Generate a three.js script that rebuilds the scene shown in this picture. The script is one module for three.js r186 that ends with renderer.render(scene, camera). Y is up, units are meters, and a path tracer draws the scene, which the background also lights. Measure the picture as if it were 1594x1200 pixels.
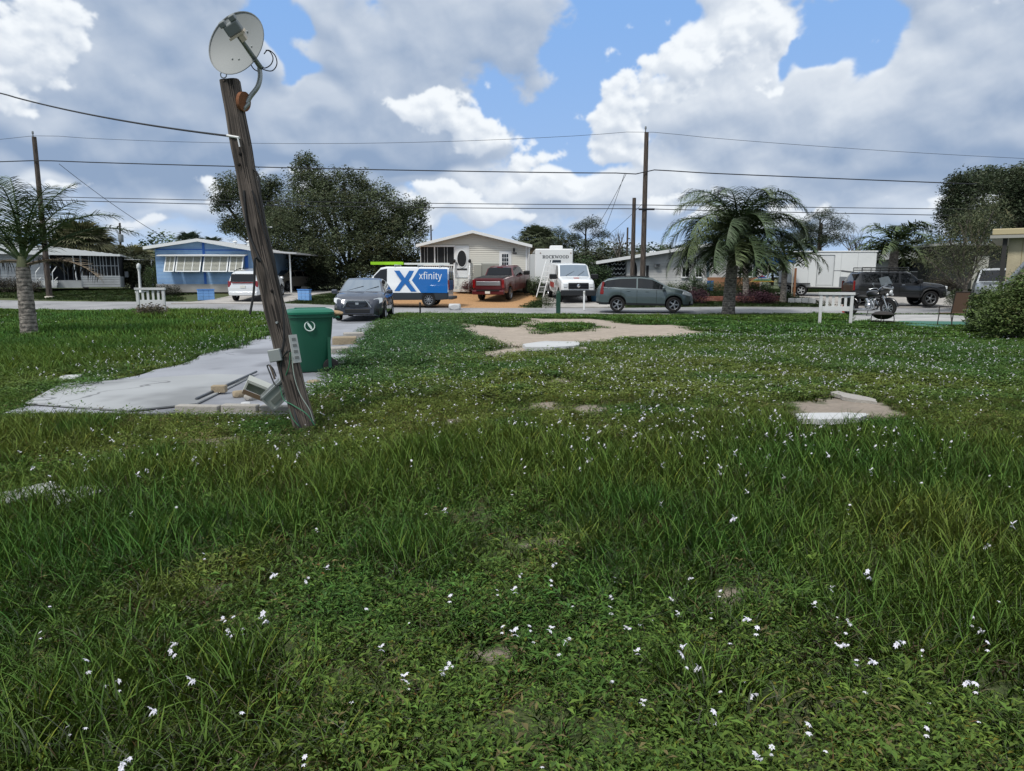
import * as THREE from 'three';
import { mergeGeometries, toCreasedNormals } from 'three/addons/utils/BufferGeometryUtils.js';
import { RoundedBoxGeometry } from 'three/addons/geometries/RoundedBoxGeometry.js';
import { FontLoader } from 'three/addons/loaders/FontLoader.js';

// ---------------------------------------------------------------- camera, sky, sun, exposure
const scene = new THREE.Scene();
const EYE = 1.6, PITCH = 8.63 * Math.PI / 180, FOCAL = 1107;      // focal length in pixels of the 1594 x 1200 photograph
const camera = new THREE.PerspectiveCamera(2 * Math.atan(600 / FOCAL) * 180 / Math.PI, 1594 / 1200, 0.1, 4000);
camera.position.set(0, EYE, 0);
camera.rotation.set(-PITCH, 0, 0);
const renderer = new THREE.WebGLRenderer({ antialias: true });
renderer.setSize(1024, 771);
renderer.toneMapping = THREE.LinearToneMapping;
renderer.toneMappingExposure = 1.07;
renderer.shadowMap.enabled = true;
const sun = new THREE.DirectionalLight(new THREE.Color(1, 0.965, 0.91), 2.7);
sun.position.set(-34, 82, 22);
sun.target.position.set(0, 0, -25);
sun.castShadow = true; sun.shadow.radius = 20; sun.shadow.mapSize.set(4096, 4096);
Object.assign(sun.shadow.camera, { left: -60, right: 60, top: 60, bottom: -60, near: 1, far: 260 });
scene.add(sun, sun.target);

// ---------------------------------------------------------------- random numbers and noise
function rng(seed) { let s = seed >>> 0; return () => { s = (s + 0x6d2b79f5) | 0; let t = Math.imul(s ^ (s >>> 15), 1 | s); t = (t + Math.imul(t ^ (t >>> 7), 61 | t)) ^ t; return ((t ^ (t >>> 14)) >>> 0) / 4294967296; }; }
const hash = (x, y) => { let h = Math.imul(x, 374761393) + Math.imul(y, 668265263) | 0; h = Math.imul(h ^ (h >>> 13), 1274126177); return ((h ^ (h >>> 16)) >>> 0) / 4294967296; };
function noise(x, y) {
  const ix = Math.floor(x), iy = Math.floor(y), fx = x - ix, fy = y - iy, u = fx * fx * (3 - 2 * fx), v = fy * fy * (3 - 2 * fy);
  const a = hash(ix, iy), b = hash(ix + 1, iy), c = hash(ix, iy + 1), d = hash(ix + 1, iy + 1);
  return a + (b - a) * u + (c - a) * v + (a - b - c + d) * u * v;
}
const GX = new Float32Array(256), GY = new Float32Array(256);
for (let i = 0; i < 256; i++) { const t = i / 256 * 2 * Math.PI; GX[i] = Math.cos(t); GY[i] = Math.sin(t); }
function perlin(x, y) {                                            // gradient noise, about -0.7 .. 0.7
  const ix = Math.floor(x), iy = Math.floor(y), fx = x - ix, fy = y - iy, u = fx * fx * fx * (fx * (fx * 6 - 15) + 10), v = fy * fy * fy * (fy * (fy * 6 - 15) + 10);
  const g = (i, j, dx, dy) => { const k = (hash(i, j) * 256) | 0; return GX[k] * dx + GY[k] * dy; };
  const a = g(ix, iy, fx, fy), b = g(ix + 1, iy, fx - 1, fy), c = g(ix, iy + 1, fx, fy - 1), d = g(ix + 1, iy + 1, fx - 1, fy - 1);
  return a + (b - a) * u + (c - a) * v + (a - b - c + d) * u * v;
}
function fbm(x, y, o = 4) { let s = 0, a = 0.5, n = 0; for (let i = 0; i < o; i++) { s += a * noise(x, y); n += a; const t = x * 2.03 + 17.1; x = t; y = y * 2.03 + 9.7; a *= 0.5; } return s / n; }
const clamp = (x, a = 0, b = 1) => Math.min(b, Math.max(a, x)), lerp = (a, b, t) => a + (b - a) * t;
const smooth = (a, b, x) => { const t = clamp((x - a) / (b - a)); return t * t * (3 - 2 * t); };

// a point of the photograph at a given depth in front of the camera, and where its ray meets level ground
function at(px, py, depth) {
  const dx = (px - 797) / FOCAL, dy = (600 - py) / FOCAL, c = Math.cos(PITCH), s = Math.sin(PITCH);
  const y = dy * c - s, z = -dy * s - c, k = depth / -z;
  return new THREE.Vector3(dx * k, EYE + y * k, -depth);
}
function ground(px, py, level = 0) {
  const p = at(px, py, 1), t = (EYE - level) / (EYE - p.y);
  return new THREE.Vector3(p.x * t, level, -t);
}

// ---------------------------------------------------------------- the sky: blue air with heaped clouds
{
  const W = 4096, HH = 2048, data = new Float32Array(W * HH * 4);
  const DEG = 180 / Math.PI;
  const dirOf = (px, py) => { const p = at(px, py, 1); p.y -= EYE; p.normalize(); return [Math.atan2(p.x, -p.z) * DEG, Math.asin(p.y) * DEG]; };
  const mk = (px, py, rx, ry, w, white) => { const [a, e] = dirOf(px, py); return { a, e, rx: rx / 19.3, ry: ry / 19.3, w, white }; };
  const blobs = [
    mk(250, 90, 260, 110, 1.1, 0.06), mk(120, 140, 140, 90, 0.9, 0.12), mk(330, 190, 220, 80, 1.0, 0.08), mk(120, 215, 200, 60, 0.7, 0.1), mk(420, 230, 120, 50, 0.7, 0.1),
    mk(620, 90, 160, 110, 1.0, 0.18), mk(590, 190, 150, 70, 0.9, 0.14), mk(640, 240, 130, 30, 0.8, 0.02), mk(820, 40, 90, 70, 0.95, 0.16), mk(520, 30, 60, 60, 0.5, 0.3),
    mk(705, 185, 62, 34, 0.9, 0.95), mk(660, 160, 50, 24, 0.5, 0.9), mk(745, 212, 36, 26, 0.7, 1), mk(820, 250, 44, 30, 0.9, 1), mk(800, 285, 90, 25, 0.7, 0.7),
    mk(965, 165, 40, 44, 0.95, 0.8), mk(955, 225, 46, 36, 0.95, 0.95), mk(985, 250, 30, 24, 0.6, 0.9),
    mk(1140, 50, 85, 80, 1.25, 0.7), mk(1070, 110, 62, 40, 0.9, 0.75), mk(1120, 160, 110, 60, 1.0, 0.42), mk(1200, 70, 40, 40, 0.6, 0.8), mk(1090, 190, 130, 40, 0.7, 0.35),
    mk(1270, 150, 60, 34, 0.9, 0.25), mk(1230, 175, 60, 26, 0.6, 0.1), mk(1360, 150, 90, 46, 0.9, 0.45), mk(1300, 190, 120, 50, 0.9, 0.35), 
    mk(1520, 60, 90, 90, 1.1, 0.32), mk(1560, 130, 90, 90, 1.0, 0.2), mk(1450, 180, 160, 70, 1.0, 0.15), mk(1440, 235, 160, 28, 0.9, 0.02), mk(1220, 250, 160, 40, 0.8, 0.3),
    mk(40, 70, 46, 44, 1.0, 1), mk(95, 35, 40, 40, 0.7, 1), mk(10, 130, 40, 40, 0.7, 0.85), mk(335, 300, 26, 16, 0.75, 1),  mk(60, 190, 80, 30, 0.6, 0.7),
    mk(140, 90, 30, 60, 0.5, 0.6), mk(185, 160, 40, 30, 0.5, 0.6), mk(640, 165, 40, 22, 0.7, 0.95), mk(1285, 195, 40, 28, 0.6, 0.7), mk(1170, 30, 60, 30, 0.9, 0.95), mk(1040, 100, 30, 22, 0.8, 0.9), mk(1200, 142, 26, 14, 0.7, 0.9), mk(1225, 262, 40, 24, 0.5, 0.6), mk(690, 300, 40, 24, 0.6, 0.9), mk(870, 290, 30, 16, 0.6, 0.85), mk(720, 330, 200, 24, 0.45, 0.6), mk(880, 300, 110, 30, 0.5, 0.55), mk(1000, 300, 160, 40, 0.6, 0.4), mk(400, 320, 500, 30, 0.3, 0.3), mk(1300, 310, 300, 40, 0.55, 0.35),
  ];
  { const q = rng(909); for (let k = 0; k < 46; k++) blobs.push(mk(q() * 1800 - 100, 270 + 90 * q(), 24 + 60 * q(), 7 + 12 * q(), 0.55 + 0.35 * q(), q() < 0.5 ? 0.78 + 0.2 * q() : 0.35 + 0.3 * q())); }
  const gaps = [mk(440, 50, 36, 70, 1.3), mk(468, 110, 36, 34, 1.1), mk(570, 30, 26, 40, 0.8), mk(720, 120, 60, 30, 0.5), mk(760, 165, 40, 30, 0.5), mk(945, 60, 80, 60, 1.1), mk(900, 150, 46, 50, 0.8), mk(1000, 30, 60, 60, 0.9), mk(1330, 60, 120, 60, 1.1), mk(1215, 115, 18, 26, 0.7), mk(30, 15, 40, 26, 0.9), mk(880, 215, 40, 40, 0.7), mk(690, 290, 80, 14, 0.4), mk(380, 10, 26, 14, 0.3)];
  // beyond the photograph the same kind of sky goes on all round
  const r = rng(77);
  for (let k = 0; k < 330; k++) {
    const a = r() * 360 - 180, e = 2 + Math.pow(r(), 1.15) * 86, s = 1 + e / 40;
    if (Math.abs(a) < 40 && e < 24) continue;
    blobs.push({ a, e, rx: (5 + 9 * r()) * s / Math.max(0.2, Math.cos(e / DEG)) * 0.8, ry: (2.2 + 3.4 * r()) * s, w: 0.75 + 0.5 * r(), white: r() < 0.35 ? 0.6 + 0.4 * r() : 0.08 + 0.35 * r() });
  }
  const grids = [new Map(), new Map()];                                        // blobs by 6-degree cell, so that each direction looks at few
  const cellsOf = (b, put, grid) => { for (let i = Math.floor((b.a - 2 * b.rx) / 6); i <= Math.floor((b.a + 2 * b.rx) / 6); i++) for (let j = Math.floor((b.e - 2 * b.ry) / 6); j <= Math.floor((b.e + 2 * b.ry) / 6); j++) { const k = ((i + 300) % 60) * 100 + j + 20; if (!grid.has(k)) grid.set(k, [[], []]); grid.get(k)[put].push(b); } };
  blobs.forEach((b) => cellsOf(b, 0, grids[b.white >= 0.75 ? 1 : 0])); gaps.forEach((b) => cellsOf(b, 1, grids[0]));
  const dA = (x) => ((x + 540) % 360) - 180;
  function field(a, e, oct, layer = 0) {                                    // [how much cloud, how white]
    const wa = a + perlin(a * 0.3 + 31, e * 0.45) * 2.6, we = e + perlin(a * 0.3, e * 0.45 + 77) * 1.8;
    const c = grids[layer].get(((Math.floor(wa / 6) + 300) % 60) * 100 + Math.floor(we / 6) + 20);
    let s = 0, w = 0, wt = 1e-4, gap = 0;
    if (c) {
      for (const b of c[0]) { const d = (dA(wa - b.a) / b.rx) ** 2 + ((we - b.e) / b.ry) ** 2; if (d < 4) { const g = Math.exp(-d * 1.1) * b.w; s = s + g - s * g * 0.45; w += g * g * b.white; wt += g * g; } }
      for (const b of c[1]) { const d = (dA(wa - b.a) / b.rx) ** 2 + ((we - b.e) / b.ry) ** 2; if (d < 4) gap += Math.exp(-d) * b.w; }
    }
    let n = 0, amp = 0.5, x = a * (layer ? 0.62 : 0.30) + 5, y = e * (layer ? 0.8 : 0.42);
    for (let i = 0; i < oct; i++) { n += amp * (i < 2 ? perlin(x, y) * 1.3 : (0.45 - Math.abs(perlin(x, y)) * 1.9) * 1.25); const t = x * 0.8 - y * 0.6; y = (x * 0.6 + y * 0.8) * 2.1 + 8.1; x = t * 2.1 + 3.3; amp *= 0.5; }
    return [s * 1.1 + n * (layer ? 0.85 : 0.66) - gap * 0.8 - (layer ? 0.42 : 0.36), w / wt];
  }
  function colour(a, e, oct) {
    const h = clamp(e / 30), top = [0.125, 0.35, 0.79], low = [0.42, 0.57, 0.79], k = Math.pow(1 - h, 2.2);
    let c = [0, 1, 2].map((i) => lerp(top[i], low[i], k));
    const veil = smooth(0.42, 0.75, fbm(a * 0.12 + 3, e * 0.5, 5)) * (1 - smooth(5, 11, e)) * 0.8 + 0.2;      // thin low cloud near the horizon
    c = c.map((v, i) => lerp(v, [0.54, 0.64, 0.78][i], veil));
    const grey = [0.265, 0.36, 0.52], bright = [0.86, 0.90, 0.94];
    for (const layer of [0, 1]) {
      const [d, white] = field(a, e, oct, layer);
      if (d < -0.05) continue;
      const [m] = field(a, e, 5, layer), [m2] = field(a + 0.22, e + 0.4, 5, layer), [s1] = field(a, e, 2, layer), [s2] = field(a - 0.4, e + 1.6, 2, layer);
      const thick = smooth(0, 0.7, d), rim = clamp((m - m2) * 2.0, -0.4, 0.8) * (1 - 0.55 * thick), body = clamp((s1 - s2) * 0.55, -0.3, 0.35);
      const alpha = (layer ? smooth(0, 0.22, d) : smooth(-0.02, 0.24, d)) * lerp(0.4, 1, smooth(0.5, 7, e)) * lerp(0.8, 1, smooth(0.02, 0.4, d));
      const lum = layer ? clamp(0.78 + rim * 0.6 + body * 0.4 - thick * 0.1) : clamp(white * 0.85 + 0.08 + rim * (0.25 + 0.75 * white) * 0.8 + body * 0.55 + (1 - thick) * 0.14);
      c = c.map((v, i) => lerp(v, lerp(grey[i], bright[i], lum), alpha));
    }
    return c;
  }
  const e0 = HH / 2;
  for (let row = e0; row < HH; row += 4) for (let col = 0; col < W; col += 4) {
    const az = dA((col + 2) / W * 360 - 180 + 90), el = (row + 2) / HH * 180 - 90;   // az 0 = -z: azimuth of a column is its angle from +x
    const near = Math.abs(az) < 41 && el < 23;
    for (let y = 0; y < 4; y++) for (let x = 0; x < 4; x++) {
      const o = ((row + y) * W + col + x) * 4;
      let c;
      if (near) c = colour(dA((col + x + 0.5) / W * 360 - 90), (row + y + 0.5) / HH * 180 - 90, 7);
      else if (x + y === 0) c = colour(az, el, 4);
      else { const p = (row * W + col) * 4; data[o] = data[p]; data[o + 1] = data[p + 1]; data[o + 2] = data[p + 2]; data[o + 3] = 1; continue; }
      data[o] = c[0]; data[o + 1] = c[1]; data[o + 2] = c[2]; data[o + 3] = 1;
    }
  }
  for (let row = 0; row < e0; row++) for (let col = 0; col < W; col++) { const o = (row * W + col) * 4; data[o] = 0.33; data[o + 1] = 0.37; data[o + 2] = 0.40; data[o + 3] = 1; }
  const sky = new THREE.DataTexture(data, W, HH, THREE.RGBAFormat, THREE.FloatType);
  sky.mapping = THREE.EquirectangularReflectionMapping; sky.magFilter = THREE.LinearFilter; sky.needsUpdate = true;
  scene.background = sky; scene.environment = sky;
}

// ---------------------------------------------------------------- helpers
const V = (x, y, z) => new THREE.Vector3(x, y, z);
const names = new Map();
function numbered(n) { const k = names.get(n) || 0; names.set(n, k + 1); return k ? n + '_' + String(k).padStart(3, '0') : n; }
function prep(g) {                                                  // plain triangles with normals and uv in metres by the side a face looks to
  if (g.index) g = g.toNonIndexed(); else g = g.clone();
  if (!g.attributes.normal) g.computeVertexNormals();
  for (const k of Object.keys(g.attributes)) if (!['position', 'normal', 'uv', 'color'].includes(k)) g.deleteAttribute(k);
  if (g.userData.keepUV) return g;
  const p = g.attributes.position, uv = new Float32Array(p.count * 2);
  for (let i = 0; i < p.count; i += 3) {
    const ax = p.getX(i), ay = p.getY(i), az = p.getZ(i), bx = p.getX(i + 1) - ax, by = p.getY(i + 1) - ay, bz = p.getZ(i + 1) - az, cx = p.getX(i + 2) - ax, cy = p.getY(i + 2) - ay, cz = p.getZ(i + 2) - az;
    const nx = Math.abs(by * cz - bz * cy), ny = Math.abs(bz * cx - bx * cz), nz = Math.abs(bx * cy - by * cx);
    for (let j = i; j < i + 3; j++) { const x = p.getX(j), y = p.getY(j), z = p.getZ(j); if (nx >= ny && nx >= nz) { uv[2 * j] = z; uv[2 * j + 1] = y; } else if (ny >= nz) { uv[2 * j] = x; uv[2 * j + 1] = z; } else { uv[2 * j] = x; uv[2 * j + 1] = y; } }
  }
  g.setAttribute('uv', new THREE.BufferAttribute(uv, 2));
  return g;
}
const join = (list) => { const a = [].concat(list).map(prep); return a.length === 1 ? a[0] : mergeGeometries(a); };
function mesh(name, geos, mat, parent = scene) {
  const m = new THREE.Mesh(join(geos), mat);
  m.name = parent === scene ? numbered(name) : name; parent.add(m);
  return m;
}
function tag(o, label, category, group, kind) { Object.assign(o.userData, { label, category }); if (group) o.userData.group = group; if (kind) o.userData.kind = kind; return o; }
function thing(name, label, category, pos = [0, 0, 0], turn = 0, group) {
  const o = new THREE.Group(); o.name = numbered(name); scene.add(o);
  if (pos.isVector3) o.position.copy(pos); else o.position.set(...pos);
  o.rotation.y = turn;
  return tag(o, label, category, group);
}
function copyOf(root, pos, turn, label, scale = 1) {
  const o = root.clone(); o.name = numbered(root.name.replace(/_\d{3}$/, '')); scene.add(o);
  o.userData = { ...root.userData, label };
  if (pos.isVector3) o.position.copy(pos); else o.position.set(...pos);
  o.rotation.y = turn; o.scale.setScalar(scale);
  return o;
}
const structure = (o) => { o.userData.kind = 'structure'; return o; };
function box(w, h, d, x = 0, y = 0, z = 0, rx = 0, ry = 0, rz = 0, round = 0) {
  const g = round ? new RoundedBoxGeometry(w, h, d, 1, Math.min(round, w / 2.01, h / 2.01, d / 2.01)) : new THREE.BoxGeometry(w, h, d);
  if (rx) g.rotateX(rx); if (rz) g.rotateZ(rz); if (ry) g.rotateY(ry);
  return g.translate(x, y, z);
}
function rod(a, b, r0, r1 = r0, n = 8) {
  const d = new THREE.Vector3().subVectors(b, a), g = new THREE.CylinderGeometry(r1, r0, d.length(), n);
  g.applyQuaternion(new THREE.Quaternion().setFromUnitVectors(V(0, 1, 0), d.clone().normalize()));
  return g.translate((a.x + b.x) / 2, (a.y + b.y) / 2, (a.z + b.z) / 2);
}
const tube = (pts, r, seg = 16, n = 6) => new THREE.TubeGeometry(new THREE.CatmullRomCurve3(pts), seg, r, n, false);
const lathe = (pts, n = 16) => new THREE.LatheGeometry(pts.map(([x, y]) => new THREE.Vector2(x, y)), n);
const mats = new Map();
function mat(color, roughness = 0.8, more) {
  const key = color + '|' + roughness + '|' + JSON.stringify(more ?? 0);
  if (!mats.has(key)) { const m = new THREE.MeshPhysicalMaterial({ color, roughness, side: THREE.DoubleSide, ...more }); mats.set(key, m); }
  return mats.get(key);
}
// a repeating texture of mottled tone: dots(x, y) gives rgb from 0..1 over one tile
function tile(n, metres, f, srgb = true) {
  const d = new Uint8Array(n * n * 4);
  for (let y = 0; y < n; y++) for (let x = 0; x < n; x++) { const c = f(x / n, y / n), o = (y * n + x) * 4; for (let i = 0; i < 3; i++) d[o + i] = clamp(c[i] ?? c[0]) * 255; d[o + 3] = 255; }
  const t = new THREE.DataTexture(d, n, n); t.wrapS = t.wrapT = THREE.RepeatWrapping; t.magFilter = THREE.LinearFilter; t.repeat.set(1 / metres, 1 / metres);
  if (srgb) t.colorSpace = THREE.SRGBColorSpace; t.needsUpdate = true;
  return t;
}
const wrapNoise = (x, y, n, o = 4, seed = 0) => {                  // noise that repeats over 0..1
  let s = 0, a = 0.5, t = 0;
  for (let i = 0; i < o; i++) { const ix = Math.floor(x * n), iy = Math.floor(y * n), fx = x * n - ix, fy = y * n - iy, u = fx * fx * (3 - 2 * fx), v = fy * fy * (3 - 2 * fy), h = (p, q) => hash(((p % n) + n) % n + seed * 131, ((q % n) + n) % n + i * 57);
    s += a * (h(ix, iy) * (1 - u) * (1 - v) + h(ix + 1, iy) * u * (1 - v) + h(ix, iy + 1) * (1 - u) * v + h(ix + 1, iy + 1) * u * v); t += a; a *= 0.5; n *= 2; }
  return s / t;
};
function mapped(color, roughness, tex, bump, bumpScale, more) { return new THREE.MeshPhysicalMaterial({ color, roughness, map: tex, bumpMap: bump ?? null, bumpScale: bumpScale ?? 1, side: THREE.DoubleSide, ...more }); }

const leafMat = new THREE.MeshPhysicalMaterial({ color: 0xffffff, vertexColors: true, roughness: 0.8, side: THREE.DoubleSide, specularIntensity: 0.4, transmission: 0.3, thickness: 0 });

// ---------------------------------------------------------------- lie of the land
const hold = [];                                                    // places whose height the photograph gives
for (const [px, py, depth, w = 4] of [
  [570, 497, 26.5], [650, 481, 38], [785, 475, 43, 2.5], [885, 472, 43, 2.5], [1000, 490, 34.5, 3], [740, 455, 47.5, 2], [860, 455, 50, 3], [400, 463, 42.5], [460, 453, 50], [300, 449, 45.5, 3], [240, 470, 41, 3], [100, 449, 48], [20, 449, 48],
  [78, 468, 44, 3], [1120, 472, 40, 3], [1060, 455, 47], [1200, 462, 45], [1285, 466, 45, 3], [1385, 479, 38.5, 3], [1440, 455, 50], [1350, 492, 30, 3], [1300, 505, 24.5, 3], [1480, 510, 23.5, 3], [235, 488, 30, 3], [45, 526, 19.5, 3],
  [1550, 528, 19, 3], [115, 479, 38.5, 3], [1250, 485, 35, 3], [820, 485, 35.2, 3], [650, 505, 23, 3],
]) { const p = at(px, py, depth); hold.push([p.x, p.z, p.y, w]); }
for (let x = -24; x <= 24; x += 4) for (let z = 4; z >= -20; z -= 4) hold.push([x, z, 0, 3.2]);
for (let x = -50; x <= 44; x += 3) { hold.push([x, -32.3 - 0.16 * Math.max(0, -x - 2) + 0.035 * clamp(x, 0, 40), -0.05, 1.7]); hold.push([x, -37.9 - 0.16 * Math.max(0, -x - 2) - 0.02 * Math.abs(x) + 0.035 * clamp(x, 0, 40), 0.0, 1.9]); }
for (let x = -60; x <= 60; x += 12) { hold.push([x, -60, 0.7, 10]); hold.push([x, -80, 0.6, 16]); }
function land(x, z) {
  let s = 0, w = 1e-9;
  for (const [hx, hz, hy, r] of hold) { const d = ((x - hx) ** 2 + (z - hz) ** 2) / (r * r), k = Math.exp(-d * 0.5) + 2e-4 / (1 + d * d); s += k * hy; w += k; }
  return s / w;
}
const moundAt = ground(655, 520), mound2 = ground(560, 560);
function H(x, z) {                                                   // height of the lot, with its hump of weeds and small unevenness
  let h = land(x, z);
  h += 0.09 * Math.exp(-(((x - moundAt.x) / 2.2) ** 2 + ((z - moundAt.z) / 5) ** 2)) + 0.06 * Math.exp(-(((x - mound2.x) / 1.3) ** 2 + ((z - mound2.z) / 3) ** 2));
  const lot = smooth(-31, -28, z) * (1 - drive01(x, z, 0.5));
  return h + lot * (fbm(x * 0.6 + 40, z * 0.6 + 40, 3) - 0.5) * 0.14;
}
const on = (px, depth, dy = 0) => { const p = at(px, 480, depth); p.y = H(p.x, p.z) + dy; return p; };

// outlines on the ground, read off the photograph
const outline = (list) => list.map(([x, y]) => { const p = ground(x, y); return [p.x, p.z]; });
function inside(poly, x, z) { let c = false; for (let i = 0, j = poly.length - 1; i < poly.length; j = i++) { const [xi, zi] = poly[i], [xj, zj] = poly[j]; if ((zi > z) !== (zj > z) && x < (xj - xi) * (z - zi) / (zj - zi) + xi) c = !c; } return c; }
function away(poly, x, z) { let b = 1e9; for (let i = 0, j = poly.length - 1; i < poly.length; j = i++) { const [x0, z0] = poly[j], [x1, z1] = poly[i], dx = x1 - x0, dz = z1 - z0, t = clamp(((x - x0) * dx + (z - z0) * dz) / (dx * dx + dz * dz + 1e-9)); b = Math.min(b, (x - x0 - t * dx) ** 2 + (z - z0 - t * dz) ** 2); } return Math.sqrt(b); }
const within = (poly, x, z, s) => { const d = away(poly, x, z); return inside(poly, x, z) ? 0.5 + 0.5 * clamp(d / s) : 0.5 - 0.5 * clamp(d / s); };   // 0..1 over a border of width s
// the drive: its two edges by depth
const driveL = [[-5.95, -8.0], [-6.05, -10.2], [-6.15, -13.1], [-6.55, -18.5], [-7.35, -26.5], [-7.9, -31.5], [-8.3, -35]], driveR = [[-2.55, -8.0], [-2.75, -10.2], [-3.05, -13.1], [-3.75, -18.5], [-4.75, -26.5], [-5.1, -31.5], [-5.2, -35]];
const edgeX = (e, z) => { for (let i = 1; i < e.length; i++) if (z >= e[i][1]) { const t = (z - e[i - 1][1]) / (e[i][1] - e[i - 1][1]); return lerp(e[i - 1][0], e[i][0], t); } return e[e.length - 1][0]; };
function drive01(x, z, s) { if (z < -34 || z > -7.4) return 0; const l = edgeX(driveL, z), r = edgeX(driveR, z); return clamp((x - l) / s + 0.5) * clamp((r - x) / s + 0.5) * clamp((-8.1 - z) / s + 0.5); }
const roadNear = (x) => -32.3 - 0.16 * Math.max(0, -x - 2) + 0.035 * clamp(x, 0, 40), roadFar = (x) => roadNear(x) - 5.6 - 0.02 * Math.abs(x);
const sandMain = outline([[720, 507], [800, 513], [832, 499], [905, 497], [965, 503], [1062, 507], [1090, 515], [1060, 522], [965, 527], [900, 535], [815, 545], [757, 558], [745, 551], [795, 540], [762, 531], [722, 519]]);
const sandIsle = outline([[826, 512], [850, 504], [915, 504], [938, 511], [905, 519], [840, 521]]);
const sandPit = outline([[1228, 626], [1296, 615], [1350, 626], [1390, 645], [1372, 656], [1250, 660]]);
const bare = [[870, 596, 0.5], [845, 632, 0.45], [1090, 640, 0.5], [700, 655, 0.35], [930, 640, 0.5], [760, 585, 0.5], [1360, 600, 0.4], [60, 690, 0.5], [330, 690, 0.5], [850, 838, 0.25], [310, 920, 0.2], [1390, 880, 0.2], [1160, 930, 0.2], [760, 1010, 0.15]].map(([x, y, r]) => { const p = ground(x, y); return [p.x, p.z, r]; });
const gravelYard = [at(540, 470, 38), at(575, 452, 48.5), at(824, 455, 48.5), at(840, 470, 44.5), at(812, 480, 37.6)].map((p) => [p.x, p.z]);
function sand(x, z) {
  const n = (fbm(x * 1.3, z * 1.3, 4) - 0.5) * 1.1, n2 = (fbm(x * 3 + 9, z * 3, 3) - 0.5) * 0.5;
  let s = 0;
  if (z < -12 && z > -27 && x > -4 && x < 9) s = within(sandMain, x + n, z + n * 1.6, 0.5) * (1 - within(sandIsle, x + n2, z + n, 0.6));
  if (z < -7 && z > -11 && x > 2 && x < 7) s = Math.max(s, within(sandPit, x + n2 * 1.1, z + n2 * 1.1, 0.25));
  for (const [bx, bz, r] of bare) { const d = Math.hypot(x - bx, z - bz) / r; if (d < 1.6) s = Math.max(s, clamp(1.1 - d) * smooth(0.35, 0.6, fbm(x * 6, z * 6, 3))); }
  return s;
}
// neighbour's pale drive on the other side, with a strip of green carpet
const paleDrive = [at(1322, 492, 31), at(1325, 500, 26.2), at(1420, 505, 24.6), at(1560, 514, 22.2), at(1600, 500, 26), at(1470, 488, 31)].map((p) => [p.x, p.z]);
const slabSpots = [[[-40, 795], [20, 780], [75, 767], [112, 773], [60, 790], [10, 808], [-40, 818]], [[85, 782], [150, 772], [188, 776], [130, 797], [95, 808], [68, 798]], [[1232, 653], [1290, 651], [1347, 653], [1346, 676], [1285, 680], [1236, 678]], [[1286, 613], [1310, 611], [1367, 626], [1364, 634], [1320, 629]], [[810, 541], [850, 534], [902, 535], [904, 545], [860, 548], [818, 548]], [[82, 592], [100, 584], [130, 583], [120, 591], [90, 596]]].map(outline);
const hardness = (x, z) => Math.max(drive01(x + (fbm(x * 2.2, z * 2.2, 3) - 0.5) * 0.9, z, 0.12), slabSpots.reduce((h, p, i) => Math.max(h, inside(p, x, z) ? (i < 2 ? 0.47 : 0.64) : 0), 0), z < roadNear(x) + 0.1 && z > roadFar(x) - 0.1 ? 1 : 0, inside(paleDrive, x, z) ? 1 : 0);
const farDrives = [[[-20.5, -44], [-13.4, -52], [-9.8, -52], [-13.2, -38.5], [-17.5, -38.5]], [[2.3, -38], [6.2, -38], [5.6, -52], [2.6, -52]], [[17.2, -37.5], [27, -37.5], [22, -50], [17.5, -50]]];

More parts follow.
